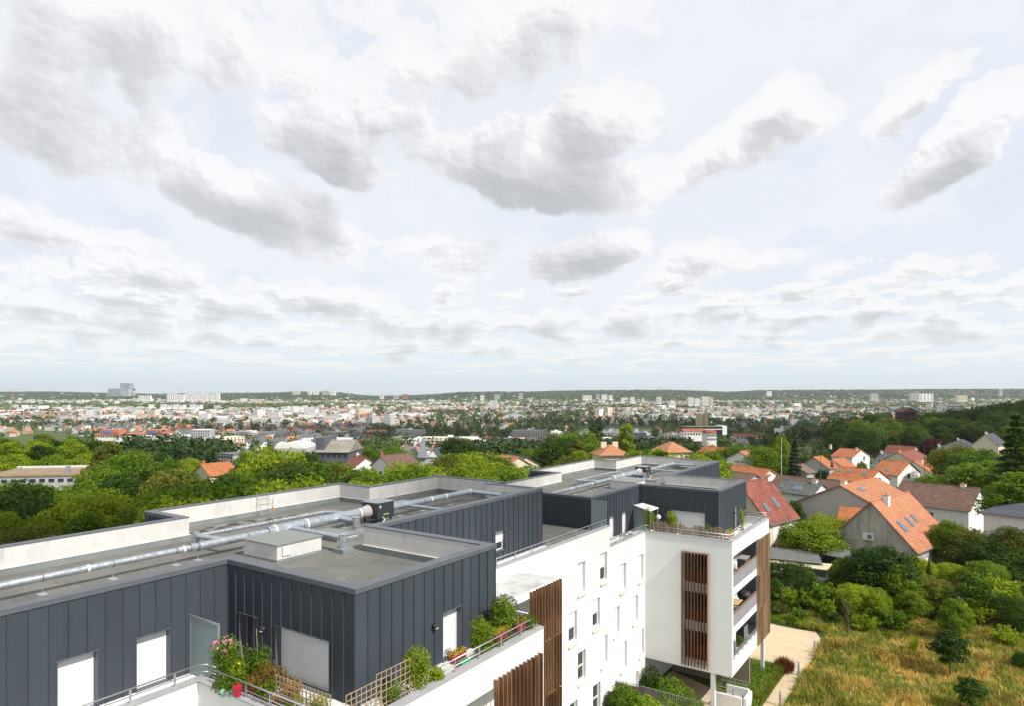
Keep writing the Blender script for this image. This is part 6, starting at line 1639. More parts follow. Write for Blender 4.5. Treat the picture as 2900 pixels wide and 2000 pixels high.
def planter(label, x, y, z, L):
    t = thing('planter_box', label, 'planter', (x, y, z)); W(MB().add([(x - .07, y, z), (x + .07, y, z), (x + .07, y + L, z), (x - .07, y + L, z), (x - .1, y - .02, z + .2), (x + .1, y - .02, z + .2), (x + .1, y + L + .02, z + .2), (x - .1, y + L + .02, z + .2)],
      [(3, 2, 1, 0), (0, 1, 5, 4), (1, 2, 6, 5), (2, 3, 7, 6), (3, 0, 4, 7), (4, 5, 6, 7)]), 'box', M_RED, t)
    g = np.random.RandomState(int(y * 9)); v, f = leaf_cloud(g, [(x, y + L * (i + .5) / 4, z + .26) for i in range(4)], [(.13, .13, .12)] * 4, 420, .035); o = link('flowers', npmesh('flowers', v, f, leafmat('planter_flowers', (.14, .20, .02), (.50, .28, .05), .2)), t); o.matrix_parent_inverse = Matrix.Translation(-Vector((x, y, z)))
planter('dark red planter box of small flowers before the green lid', -14.0, 17.1, T1 + .78, .72)
planter('dark red planter box hanging behind the long railing', -13.98, 19.6, T1 + .78, .7)
planter('dark red planter box beside the oleander', -13.98, 20.9, T1 + .75, .6)
t = thing('storage_bin', 'round bin with a bright green lid behind the railing', 'bin', (-14.15, 18.15, T1)); W(MB().cyl((-14.15, 18.15, T1), (-14.15, 18.15, T1 + .42), .20, .24, 16), 'bin', plain('bin_grey', (.16, .22, .2), .5), t); W(MB().cyl((-14.15, 18.15, T1 + .42), (-14.15, 18.15, T1 + .50), .29, .27, 16), 'lid', M_GREEN, t)
# end of the near terrace: slatted table, post, shrub, folded chair
t = thing('slatted_table', 'small slatted wooden table under the shrub at the terrace end', 'table', (-15.6, 21.0, T1))
for i in range(7): W(MB().box(-16.0 + i * .12, -15.91 + i * .12, 20.6, 21.4, T1 + .72, T1 + .745), 'slat', M_GREYWOOD, t)
for x in (-15.98, -15.2):
    for y in (20.65, 21.35): W(MB().box(x - .025, x + .025, y - .025, y + .025, T1, T1 + .72), 'leg', M_GREYWOOD, t)
t = thing('wooden_post', 'upright orange-brown wooden post at the terrace end', 'post', (-16.2, 21.3, T1)); W(MB().cyl((-16.2, 21.3, T1), (-16.2, 21.3, T1 + 1.45), .05, .05, 8), 'post', M_STAKE, t)
potted('round reddish-green shrub at the end of the near terrace', (-14.75, 21.2, T1), .62, 1.6, L_OLIVE, 2600, .05, M_TERRA, seed=20)
potted('leafy plant spilling at the parapet corner', (-14.1, 21.75, T1 + .1), .42, .85, L_MID, 1100, .045, None, seed=21)
t = thing('folding_chair', 'grey folding chair leaning behind the railing', 'chair', (-14.6, 20.2, T1))
for i in range(6): W(MB().obox((-14.7, 19.95 + i * .08, T1 + .45 + i * .05), (.2, 0, 0), (0, .03, .012), (0, 0, .008)), 'slat', M_GREYWOOD, t)
for x in (-14.9, -14.5): W(MB().tube([(x, 19.9, T1), (x, 20.5, T1 + .85)], .013, 5), 'leg', M_STEEL, t)
# wing terrace: paling fence, awning, plants, lamp globe
t = thing('paling_fence', 'rough brown paling fence of uneven boards on the wing terrace', 'fence', (-17, 48.45, T2z)); r_ = random.Random(8)
x = -19.75; i = 0
while x < -14.25:
    ph = abs(math.sin(i * .23 + .6)) * .34 + .16 * r_.random(); w0 = r_.uniform(.06, .10)
    if not (-17.95 < x < -17.80): W(MB().box(x, x + w0, 48.42 + r_.uniform(0, .03), 48.47, T2z + .05, T2z + .95 + ph), 'board', M_GREYWOOD, t)
    x += w0 + r_.uniform(.012, .04); i += 1
for z in (.35, .85): W(MB().box(-19.75, -14.25, 48.475, 48.50, T2z + z, T2z + z + .07), 'crossbar', M_GREYWOOD, t)
t = thing('paling_fence', 'short return of brown palings beside the narrow door', 'fence', (-14.3, 49.3, T2z)); y = 48.55
while y < 50.2: W(MB().box(-14.30, -14.26, y, y + .08, T2z + .05, T2z + .75 + .3 * r_.random() * (50.4 - y)), 'board', M_STAKE, t); y += .11
t = thing('awning', 'white tilted awning above the planted corner of the wing', 'awning', (-21, 49.8, T2z))
W(MB().add([(-22.15, 50.2, 13.9), (-21.75, 51.1, 14.0), (-19.9, 49.9, 13.95), (-20.05, 48.6, 13.86), (-22.15, 50.2, 13.86), (-21.75, 51.1, 13.96), (-19.9, 49.9, 13.91), (-20.05, 48.6, 13.82)], [(3, 2, 1, 0), (4, 5, 6, 7), (0, 3, 7, 4), (3, 2, 6, 7)][::1]), 'cloth', M_WHITE, t)
for (x, y, z) in ((-19.95, 49.8, 13.9), (-20.1, 48.7, 13.8)): W(MB().box(x - .03, x + .03, y - .03, y + .03, T2z, z), 'post', M_STAKE, t)
potted('climbing plant under the white awning', (-20.3, 49.0, T2z), .40, 1.85, L_BRIGHT, 900, .06, None, seed=23, lobesn=7)
potted('light green leafy plant in front of the dark wing attic', (-18.9, 50.2, T2z), .45, 1.55, L_BRIGHT, 600, .09, M_TERRA, seed=24)
potted('thin climbing plant by the narrow door', (-14.9, 55.0, T2z), .22, 1.5, L_BRIGHT, 400, .05, M_TERRA, seed=25)
potted('yellow-green plant in the railing corner of the wing', (-14.5, 50.3, T2z), .4, .8, L_BRIGHT, 600, .06, M_TERRA, seed=26)
potted('small plant between boards and shutter', (-16.2, 50.4, T2z), .25, 1.0, L_MID, 300, .05, M_TERRA, seed=27)
t = thing('globe_lantern', 'white paper globe lantern hanging below the awning', 'lantern', (-19.7, 49.4, 13.3)); W(MB().ball((-19.72, 49.4, 13.32), .19, 16, 10), 'globe', M_WHITE, t, smooth=True); W(MB().tube([(-19.72, 49.4, 13.5), (-19.95, 49.5, 13.88)], .006, 4), 'cord', M_BLACK, t)
t = thing('laundry_tub', 'small blue and white tub behind the short railing', 'tub', (-20.9, 46.8, T2z)); W(MB().cyl((-20.85, 46.9, T2z), (-20.85, 46.9, T2z + .5), .2, .25, 12), 'tub', M_BLUE, t); W(MB().cyl((-20.85, 46.9, T2z + .5), (-20.85, 46.9, T2z + .56), .26, .26, 12), 'lid', M_WHITE, t)
t = thing('garden_table', 'low glass garden table behind the short railing', 'table', (-20.8, 45.6, T2z)); W(MB().box(-21.1, -20.5, 45.2, 46.1, T2z + .5, T2z + .53), 'table_top', M_FROST, t); [W(MB().box(x - .02, x + .02, y - .02, y + .02, T2z, T2z + .5), 'leg', M_STEEL, t) for x in (-21.05, -20.55) for y in (45.25, 46.05)]
# loggias of the wing
t = thing('tyre_stack', 'stack of four black tyres on the middle balcony of the wing', 'tyres', (-14.25, 49.7, 6.3))
for i in range(4):
    mb = MB(); z = 6.31 + i * .235
    for j, (r0, r1, za, zb) in enumerate(((.33, .36, .0, .05), (.36, .36, .05, .18), (.36, .33, .18, .225))): mb.cyl((-14.25, 49.7, z + za), (-14.25, 49.7, z + zb), r0, r1, 18, j == 2)
    W(mb, 'tyre', M_BLACK, t)
t = thing('balcony_table', 'yellowish slatted table behind the tyres on the middle balcony', 'table', (-14.4, 51.3, 6.3))
for i in range(6): W(MB().box(-14.75 + i * .13, -14.65 + i * .13, 50.5, 52.0, 7.20, 7.23), 'slat', plain('yellow_wood', (.52, .36, .17), .7), t)
for x in (-14.7, -14.1):
    for y in (50.6, 51.9): W(MB().box(x - .02, x + .02, y - .02, y + .02, 6.3, 7.20), 'leg', M_BLACK, t)
t = thing('covered_barbecue', 'black rounded barbecue under a cover at the far end of the middle balcony', 'barbecue', (-14.3, 53.4, 6.3)); W(MB().ball((-14.3, 53.5, 7.15), .55, 14, 9, .75), 'cover', M_BLACK, t, smooth=True); W(MB().cyl((-14.3, 53.5, 6.3), (-14.3, 53.5, 6.9), .3, .4, 10), 'stand', M_BLACK, t)
t = thing('air_conditioner', 'dark slatted air conditioner box on the top balcony', 'air conditioner', (-14.2, 53.0, 9.1)); W(MB().box(-14.5, -13.9, 52.2, 53.5, 9.5, 10.25), 'casing', plain('ac_dark', (.10, .10, .10), .5), t); W(MB().box(-14.55, -13.85, 52.15, 53.55, 10.25, 10.28), 'top', plain('ac_top', (.3, .3, .29), .5), t)
t = thing('plastic_chair', 'pale plastic garden chair on the top balcony', 'chair', (-14.3, 50.2, 9.1)); W(MB().box(-14.55, -14.1, 49.9, 50.35, 9.5, 9.54), 'seat', M_LITE, t)
for i in range(5): W(MB().box(-14.55 + i * .1, -14.5 + i * .1, 50.35, 50.39, 9.54, 10.3), 'slat', M_LITE, t)
for x in (-14.53, -14.12):
    for y in (49.93, 50.32): W(MB().box(x - .02, x + .02, y - .02, y + .02, 9.1, 9.5), 'leg', M_LITE, t)
t = thing('cabinet', 'black upright cabinet on the lowest balcony', 'cabinet', (-14.3, 52.6, 3.5)); W(MB().box(-14.6, -14.0, 52.2, 53.3, 3.5, 5.1), 'body', M_BLACK, t); W(MB().box(-14.0, -13.985, 52.25, 52.72, 3.6, 5.05), 'door', M_DFRAME, t); W(MB().box(-14.0, -13.985, 52.76, 53.25, 3.6, 5.05), 'door', M_DFRAME, t)
potted('little potted bush on the rail of the lowest balcony', (-14.0, 51.0, 3.95), .26, .7, L_MID, 300, .05, M_TERRA, seed=28)
t = thing('drying_rack', 'laundry rack with striped clothes on the lowest balcony', 'laundry rack', (-14.2, 49.3, 3.5))
for i in range(7): W(MB().box(-14.5, -13.95, 48.7 + i * .2, 48.73 + i * .2, 4.0 + .05 * (i % 2), 4.75), 'garment', [M_WHITE, plain('blue_cloth', (.12, .18, .32), .9), plain('grey_cloth', (.3, .3, .32), .9)][i % 3], t)
for x in (-14.5, -13.95): W(MB().tube([(x, 48.6, 4.76), (x, 50.1, 4.76)], .01, 4), 'rail', M_STEEL, t)
# poles among the houses
for (px, y0, y1, Y, lab) in ((2324, 1293, 1360, 150, 'tall thin pole rising behind the dark grey tiled roof'), (2618, 1266, 1330, 200, 'wooden pole by the brown-red roofs'), (2213, 1240, 1305, 175, 'white flagpole among the trees behind the farther roof'), (1966, 1284, 1310, 150, 'thin pole right behind the farther parapet')):
    a_, b_ = at(px, y0, Y), at(px, y1, Y); t = thing('pole', lab, 'pole', (b_.x, b_.y, gz((px - CX) / FPX * Y, Y))); W(MB().cyl((b_.x, b_.y, t.location.z), a_, .09, .06, 8), 'shaft', M_LITE if px == 2213 else M_BARK, t)

# ================================================================= the town in the plain
def gzv(X, Y): return np.array([gz(a, b) for a, b in zip(X, Y)])
WALLS = [plain('town_wall_white', (0.72, 0.71, 0.68), .9, var=.06, scale=.05), plain('town_wall_cream', (0.66, 0.60, 0.47), .9, var=.06, scale=.05), plain('town_wall_grey', (0.46, 0.45, 0.43), .9, var=.08, scale=.05),
         plain('town_wall_ochre', (0.55, 0.44, 0.28), .9, var=.06, scale=.05), plain('town_wall_brick', (0.36, 0.19, 0.13), .9, var=.1, scale=.05), plain('town_wall_bright', (0.82, 0.81, 0.79), .9, var=.03, scale=.05)]
def _farwall(c):
    def fn(k, b):
        p = wpos(k); x, y, z = k.sep(p); r = island(k)
        a = k.m('FRACT', k.m('DIVIDE', k.m('ADD', x, k.m('MULTIPLY', y, .73)), 3.4)); h = k.m('FRACT', k.m('DIVIDE', z, 2.8))
        w_ = k.m('MULTIPLY', k.m('LESS_THAN', k.m('ABSOLUTE', k.m('SUBTRACT', a, .5)), .24), k.m('LESS_THAN', k.m('ABSOLUTE', k.m('SUBTRACT', h, .5)), .24))
        base = k.v('SCALE', (*c,), None, k.map(r, 0, 1, .78, 1.08))
        k.l.new(k.mix(k.m('MULTIPLY', w_, .8), base, (.06, .065, .07)), b.inputs['Base Color'])
    return fn
WALLS_FAR = [mat('far_wall_' + nm, _farwall(c), c, .9) for nm, c in (('white', (.74, .73, .70)), ('cream', (.68, .62, .50)), ('grey', (.50, .49, .48)), ('ochre', (.50, .40, .27)), ('brick', (.32, .18, .13)), ('bright', (.82, .81, .79)))]
ROOFS = [plain('town_roof_orange', (0.46, 0.19, 0.095), .85, var=.15, scale=.05), plain('town_roof_red', (0.30, 0.095, 0.06), .85, var=.15, scale=.05), plain('town_roof_brown', (0.20, 0.13, 0.10), .85, var=.12, scale=.05),
         plain('town_roof_slate', (0.105, 0.115, 0.135), .7, var=.12, scale=.05), plain('town_roof_flat', (0.45, 0.45, 0.44), .85, var=.10, scale=.05), plain('town_roof_pale', (0.62, 0.61, 0.60), .85, var=.08, scale=.05)]
def noisev(x, y, f, o=0.0): return gnoise(np.asarray(x) * f + o, np.asarray(y) * f + o * .7)
RIV = [(1640, 1845, 1216, 1245), (1430, 1490, 1172, 1192)]
def in_river(X, Y):
    px = CX + FPX * X / Y; py = HY + FPX * (CAM_H + 45) / Y
    m = np.zeros(np.shape(X), bool)
    for a, b, c, d in RIV: m |= (px > a - 6) & (px < b + 6) & (py > c - 2) & (py < d + 3)
    return m
def riverp(a, b, c, d):
    q = [(a, d - 3), (a + (b - a) * .3, d), (b - 20, d - 1), (b, (c + d) / 2), (b - 30, c), (a + 20, c), (a - 6, (c + d) / 2)]
    return [(p.x, p.y) for p in (atz(x, y, -44.7) for x, y in q)]
M_WATER = mat('river_water', lambda k, b: bump(k, b, k.noise(wpos(k), .12, 3, .5), .05, .3), (0.10, 0.135, 0.12), .12, 0, .6)
for i, r4 in enumerate(RIV):
    pp = riverp(*r4); mb = MB(); mb.add([(*p, -44.3) for p in pp], [tuple(range(len(pp)))]); link('river', mb.mesh('river', M_WATER), kind='structure')

class Boxes:
    """many plain buildings at once: arrays of walls and roofs"""
    def __init__(s): s.v = []; s.f = []; s.m = []; s.n = 0
    def add(s, X, Y, Z, W_, L_, H_, A_, kind, wm, rm):
        """kind 0 gable, 1 flat, 2 hipped; camera-frame X, Y; Z ground"""
        n = len(X); c, sn = np.cos(A_), np.sin(A_)
        def P_(lx, ly, z):
            x = X + lx * c - ly * sn; y = Y + lx * sn + ly * c
            return np.stack([CN * x - SN * y, SN * x + CN * y, z], 1)
        hw, hl = W_ / 2, L_ / 2; z0 = Z - 3; z1 = Z + H_; rise = np.where(kind == 1, .0, hw * (.62 if True else 0)); zr = z1 + rise
        e = np.where(kind == 1, 0.0, .45)
        q = np.where(kind == 2, hl - hw * .9, hl + e * .5); q = np.where(kind == 2, np.maximum(q, .5), q)
        b = [P_(-hw, -hl, z0), P_(hw, -hl, z0), P_(hw, hl, z0), P_(-hw, hl, z0), P_(-hw, -hl, z1), P_(hw, -hl, z1), P_(hw, hl, z1), P_(-hw, hl, z1)]
        # flat roofs are sunk behind the walls, pitched ones overhang
        dz = np.where(kind == 1, -.5, .05)
        r = [P_(-hw - e, -hl - e * .5, z1 + dz), P_(hw + e, -hl - e * .5, z1 + dz), P_(hw + e, hl + e * .5, z1 + dz), P_(-hw - e, hl + e * .5, z1 + dz), P_(0, -q, zr + .05 + np.minimum(dz, 0)), P_(0, q, zr + .05 + np.minimum(dz, 0))]
        V = np.stack(b + r + [P_(0, -hl, zr - .15 + np.minimum(dz, 0)), P_(0, hl, zr - .15 + np.minimum(dz, 0))], 1)           # n,16,3
        faces = np.array([(0, 1, 5, 4), (1, 2, 6, 5), (2, 3, 7, 6), (3, 0, 4, 7), (8, 9, 12, 12), (9, 10, 13, 12), (10, 11, 13, 13), (11, 8, 12, 13), (4, 5, 14, 14), (6, 7, 15, 15)])
        fi = (np.arange(n)[:, None, None] * 16 + faces[None]).reshape(-1, 4) + s.n
        mi = np.concatenate([np.repeat(wm[:, None], 4, 1), 6 + np.repeat(rm[:, None], 4, 1), np.repeat(wm[:, None], 2, 1)], 1)
        # gable roofs show the wall in the gable, not a hip
        gable = kind != 2
        keep = np.ones((n, 10), bool); keep[gable, 4] = False; keep[gable, 6] = False; keep[kind == 2, 8:] = False; keep[kind == 1, 8:] = False; keep[kind == 1, 4] = True; keep[kind == 1, 6] = True
        s.v.append(V.reshape(-1, 3)); s.f.append(fi[keep.reshape(-1)]); s.m.append(mi.reshape(-1)[keep.reshape(-1)]); s.n += n * 16
    def mesh(s, name):
        v, f, m = np.concatenate(s.v), np.concatenate(s.f), np.concatenate(s.m)
        me = bpy.data.meshes.new(name)
        tri = f[:, 2] == f[:, 3]
        # triangles first need their own loops: write loops face by face
        lt = np.where(tri, 3, 4); ls = np.concatenate([[0], np.cumsum(lt)[:-1]])
        idx = np.empty(lt.sum(), np.int32)
        for j in range(3): idx[ls + j] = f[:, j]
        idx[ls[~tri] + 3] = f[~tri, 3]
        me.vertices.add(len(v)); me.vertices.foreach_set('co', v.astype(np.float32).ravel()); me.loops.add(len(idx)); me.loops.foreach_set('vertex_index', idx)
        me.polygons.add(len(f)); me.polygons.foreach_set('loop_start', ls.astype(np.int32)); me.polygons.foreach_set('loop_total', lt.astype(np.int32))
        for q in WALLS_FAR + ROOFS: me.materials.append(q)
        me.polygons.foreach_set('material_index', m.astype(np.int32)); me.polygons.foreach_set('use_smooth', np.zeros(len(f), bool)); me.update(calc_edges=True); return me
g = np.random.RandomState(21)
def street_grid(y0, y1, pitch_x, pitch_y, keep):
    """plots along streets that bend a little: X, Y, heading"""
    X, Y, A = [], [], []
    yy = y0
    while yy < y1:
        s = 1 + (yy - y0) / y1 * .6
        xs = np.arange(-.80 * yy, .80 * yy, pitch_x * s); xs = xs + g.uniform(-.25, .25, len(xs)) * pitch_x * s
        ys = yy + g.uniform(-.3, .3, len(xs)) * pitch_y * s
        a = np.floor(noisev(xs, ys, .0022, 3) * 3) * .35 + g.normal(size=len(xs)) * .05 + np.where(g.rand(len(xs)) < .3, math.pi / 2, 0)
        k_ = g.rand(len(xs)) < keep(xs, ys); X.append(xs[k_]); Y.append(ys[k_]); A.append(a[k_]); yy += pitch_y * s
    return np.concatenate(X), np.concatenate(Y), np.concatenate(A)
def built(X, Y):
    """how built-up a place is, 0..1: parks, woods and the river stay empty"""
    t = X / Y
    n = noisev(X, Y, .0016, 8) + .6 * noisev(X, Y, .005, 2)
    d = np.clip(.66 + n * .9, .06, .98)
    d = np.where((t > .30) & (Y < 1150), 0.0, d)                    # the wooded shoulder
    d = np.where((t > .16) & (t < .5) & (Y > 1150) & (Y < 1700), d * .55, d)
    d = np.where(t < -.20, np.clip(d * 1.35, 0, 1), d)
    d = np.where((np.abs(t) < .12) & (Y > 1400) & (Y < 2300), d * .5, d)
    d = np.where((t < -.3) & (Y > 2600) & (Y < 3500), d * .15, d)   # the long wooded park on the left
    hill = Y > 4900
    f = noisev(X, Y, .0011, 5)
    forest = (t > .03) & (t < .36)
    d = np.where(hill, np.where(forest, .015, np.where(t > .36, .5, .38) * (1 - np.clip((Y - 4900) / 3200, 0, .85)) * (f + .7)), d)
    pr = CX + FPX * t; d = np.where((pr > 1620) & (pr < 1860) & (Y > 900) & (Y < 1400), 0.0, d)
    return np.where(in_river(X, Y), 0, d)
def pick_roof(X, Y, n):
    red = np.clip(.58 + noisev(X, Y, .0019, 14) * .8, .15, .9); r = g.rand(n)
    rm = np.where(r < red * .62, 0, np.where(r < red, 1, np.where(r < red + .10, 2, 3)))
    return rm
# ---- the part of the town whose houses are built one by one
Xh, Yh, Ah = street_grid(470, 1300, 21, 23, lambda x, y: built(x, y))
pxh = CX + FPX * Xh / Yh; zg = gzv(Xh, Yh); pyh = HY + FPX * (CAM_H - zg - 6) / Yh
vis = (pxh > -20) & (pxh < 2920) & (pyh < np.array([interp(LINE, p) for p in pxh]) + 2)
Xh, Yh, Ah, zg, pxh = Xh[vis], Yh[vis], Ah[vis], zg[vis], pxh[vis]
order = np.argsort(Yh); Xh, Yh, Ah, zg, pxh = (q[order] for q in (Xh, Yh, Ah, zg, pxh))
NT_ = 270
SZW = ['small', 'modest', 'large']
WN = ['white', 'cream', 'grey', 'ochre', 'brick', 'bright white']; RN = ['orange-tiled', 'red-tiled', 'brown-tiled', 'slate', 'flat grey', 'pale flat']
PROTO_B = {}
def town_proto(kind, wm, rm):
    """unit meshes with windows: house 9 x 11 x 5.5 gabled, block 12 x 30 x 12 with flat or slate roof"""
    key = (kind, wm, rm)
    if key in PROTO_B: return PROTO_B[key]
    W0, L0, H0, fl, kk = {'house': (9, 11, 5.6, 2, 0), 'villa': (9, 10, 6.4, 2, 2), 'block': (12, 30, 11.5, 4, 1), 'mansard': (12, 26, 10.5, 4, 0), 'slab': (13, 44, 14, 5, 1)}[kind]
    B_ = Boxes(); one = lambda q: np.array([q])
    B_.add(one(0.), one(0.), one(0.), one(float(W0)), one(float(L0)), one(float(H0)), one(0.), one(kk), one(wm), one(rm))
    v = np.concatenate(B_.v); R_ = np.array([[CN, SN, 0], [-SN, CN, 0], [0, 0, 1]]); v = v @ R_.T          # back to local axes
    f, m_ = np.concatenate(B_.f), np.concatenate(B_.m)
    def sub(sel, mt, nm):
        mb = MB(); mb.v = [tuple(q) for q in v]; mb.f = [tuple(dict.fromkeys(a)) for a in f[sel]]; mb.mi = [0] * int(sel.sum()); return mb.mesh(nm, mt)
    wall = sub(m_ < 6, WALLS[wm], 'wall'); roof = sub(m_ >= 6, ROOFS[rm], 'roof')
    wn = MB(); n = max(2, int(L0 / 3.2)); nw = max(2, int(W0 / 3.6))
    for s_ in range(fl):
        z = .9 + s_ * 2.75
        for i in range(n):
            y = -L0 / 2 + L0 * (i + .5) / n
            for sd in (-1, 1): wn.box(sd * (W0 / 2 + .01), sd * (W0 / 2 + .06), y - .6, y + .6, z, z + 1.5)
        for i in range(nw):
            x = -W0 / 2 + W0 * (i + .5) / nw
            for sd in (-1, 1): wn.box(x - .55, x + .55, sd * (L0 / 2 + .01), sd * (L0 / 2 + .06), z, z + 1.5)
    win = wn.mesh('window', M_GLASS)
    ex = None
    if kk == 1 or kind == 'slab':
        e = MB(); 
        for s_ in range(1, fl): e.box(-W0 / 2 - 1.1, W0 / 2 + 1.1, -L0 / 2 + 1, L0 / 2 - 1, .55 + s_ * 2.75, .75 + s_ * 2.75)
        e.box(-1.5, 1.5, -2, 2, H0 - .45, H0 + 1.6); ex = e.mesh('balcony', WALLS[5] if wm != 5 else WALLS[0])
    elif kind != 'villa':
        e = MB(); e.box(-.5, .5, L0 * .25, L0 * .25 + .9, H0 + 1, H0 + W0 * .31 + 1.1); ex = e.mesh('chimney', M_BRICK)
    PROTO_B[key] = (wall, roof, win, ex, kk); return PROTO_B[key]
def town_where(px, py):
    a = ('far left of the town' if px < 130 else 'town near the left edge' if px < 330 else 'town above the red-white building' if px < 560 else 'town above the little cottage' if px < 740 else 'town behind the white domed hall' if px < 880 else
         'town behind the grey-roofed building' if px < 1040 else 'town left of the turreted house' if px < 1150 else 'town behind the turreted house' if px < 1280 else 'town above the roof gap' if px < 1430 else
         'town beside the far river bend' if px < 1560 else 'town left of the near river bend' if px < 1680 else 'town by the near river bend' if px < 1800 else 'town right of the poplar' if px < 1930 else 'town around the brick tower' if px < 2060 else
         'town left of the bell tower' if px < 2210 else 'town around the bell tower' if px < 2330 else 'town above the dark slope')
    return a
seen = {}
for i in range(min(NT_, len(Xh))):
    X, Y, z = Xh[i], Yh[i], zg[i]; r = g.rand()
    left = X / Y < .12
    kind = 'house' if r < .50 else 'villa' if r < .66 else 'block' if r < .82 else 'mansard' if r < .93 else 'slab'
    wm = int(g.choice(6, p=[.30, .22, .14, .08, .06, .20])); rm = int(pick_roof(np.array([X]), np.array([Y]), 1)[0])
    if Y < 860 and kind in ('block', 'slab', 'mansard') and g.rand() < .75: kind = 'house' if g.rand() < .6 else 'villa'
    if kind in ('block', 'slab'): rm = int(g.choice([4, 5])); wm = int(g.choice([0, 1, 5, 2]))
    if kind == 'mansard': rm = 3; wm = int(g.choice([0, 1, 5]))
    wall, roof, win, ex, kk = town_proto(kind, wm, rm)
    py = HY + FPX * (CAM_H - z) / Y
    dep = 'nearest' if py > 1265 else 'lower' if py > 1250 else 'middle' if py > 1235 else 'upper'
    nm = {'house': 'gabled house', 'villa': 'hip-roofed house', 'block': 'balconied block', 'mansard': 'slate-roofed block', 'slab': 'flat-roofed apartment slab'}[kind]
    lab = f'{WN[wm]} {nm}' + (f' with {RN[rm]} roof' if kind in ('house', 'villa') else '') + f', {dep} {town_where(pxh[i], py)}'
    o = thing('town_house' if kind in ('house', 'villa') else 'apartment_block', lab, 'house' if kind in ('house', 'villa') else 'apartment block', cw(X, Y, z), float(Ah[i]) + YAW, 'buildings of the town in the plain')
    sx = g.uniform(.85, 1.2); o['label'] = SZW[0 if sx < .96 else 1 if sx < 1.09 else 2] + ' ' + lab; o.scale = (sx, g.uniform(.85, 1.25), g.uniform(.85, 1.2))
    link('wall', wall, o); link('roof', roof, o); link('windows', win, o, kind='stuff')
    if ex: link('balcony' if kk == 1 else 'chimney', ex, o)
# ---- the rest of the town as one mass
T_ = Boxes()
n = len(Xh) - NT_
if n > 0:
    X, Y, A, Z = Xh[NT_:], Yh[NT_:], Ah[NT_:], zg[NT_:]
    rm = pick_roof(X, Y, n); wm = g.choice(6, n, p=[.30, .22, .12, .08, .06, .22]); kd = np.where(g.rand(n) < .25, 2, 0)
    T_.add(X, Y, Z, g.uniform(8, 11, n), g.uniform(9, 15, n), g.uniform(4, 8, n), A, kd, wm, rm)
def mass(y0, y1, px_, py_, big):
    X, Y, A = street_grid(y0, y1, px_, py_, lambda x, y: built(x, y)); Z = gzv(X, Y); pxx = CX + FPX * X / Y
    k_ = (pxx > -30) & (pxx < 2930); X, Y, A, Z = X[k_], Y[k_], A[k_], Z[k_]; n = len(X)
    blk = g.rand(n) < np.clip(big + noisev(X, Y, .0012, 33) * .5 + np.where(X / Y < -.25, .12, 0), .03, .7)
    kd = np.where(blk, 1, np.where(g.rand(n) < .22, 2, 0)); hi = blk & (g.rand(n) < .06)
    W_ = np.where(blk, g.uniform(11, 16, n), g.uniform(8, 12, n)); L_ = np.where(blk, g.uniform(16, 36, n), g.uniform(9, 16, n)); H_ = np.where(blk, g.uniform(8, 14, n), g.uniform(4, 8, n)); H_ = np.where(hi, g.uniform(16, 26, n), H_)
    H_ = np.where(Y > 5000, H_ * .8, H_)
    rm = pick_roof(X, Y, n); rm = np.where(kd == 1, np.where(g.rand(n) < .55, 4, 5), rm); wm = g.choice(6, n, p=[.32, .22, .10, .07, .04, .25]); wm = np.where(kd == 1, g.choice([0, 1, 5, 5, 2], n), wm)
    T_.add(X, Y, Z, W_, L_, H_, A, kd, wm, rm); return n
print('town', n, mass(1300, 2400, 24, 27, .16), mass(2400, 4900, 30, 40, .26), mass(4900, 8200, 34, 70, .20))
link('distant_town', T_.mesh('distant_town'), label='mass of distant houses and blocks filling the plain to the horizon', kind='stuff')
# large pale sheds and halls
S_ = Boxes(); n = 60; X0 = g.uniform(-.75, .75, n); Y0 = g.uniform(1500, 4800, n); X0 = X0 * Y0
k_ = (built(X0, Y0) > .3); X0, Y0 = X0[k_], Y0[k_]; n = len(X0)
S_.add(X0, Y0, gzv(X0, Y0), g.uniform(20, 32, n), g.uniform(40, 80, n), g.uniform(7, 10, n), g.uniform(0, 3, n), np.ones(n, int), g.choice([0, 2, 5], n), g.choice([4, 5, 5], n))
link('distant_halls', S_.mesh('distant_halls'), label='scattered large pale flat-roofed halls in the distant town', kind='stuff')

# ---- trees of the plain
def blob_mesh(name, X, Y, Z, R_, H_, m, sub=1, seed=1):
    gg = np.random.RandomState(seed)
    ph = (1 + 5 ** .5) / 2
    iv = np.array([(-1, ph, 0), (1, ph, 0), (-1, -ph, 0), (1, -ph, 0), (0, -1, ph), (0, 1, ph), (0, -1, -ph), (0, 1, -ph), (ph, 0, -1), (ph, 0, 1), (-ph, 0, -1), (-ph, 0, 1)]) / 1.902
    fc = np.array([(0, 11, 5), (0, 5, 1), (0, 1, 7), (0, 7, 10), (0, 10, 11), (1, 5, 9), (5, 11, 4), (11, 10, 2), (10, 7, 6), (7, 1, 8), (3, 9, 4), (3, 4, 2), (3, 2, 6), (3, 6, 8), (3, 8, 9), (4, 9, 5), (2, 4, 11), (6, 2, 10), (8, 6, 7), (9, 8, 1)])
    n = len(X); V = iv[None] * (1 + .30 * gg.normal(size=(n, 12, 1)).clip(-1.2, 1.2))
    c = np.stack([CN * X - SN * Y, SN * X + CN * Y, Z + H_ * .55], 1)
    V = V * np.stack([R_, R_, H_ * .5], 1)[:, None] + c[:, None]
    F = (np.arange(n)[:, None, None] * 12 + fc[None]).reshape(-1, 3)
    return npmesh(name, V.reshape(-1, 3), F, m, True)
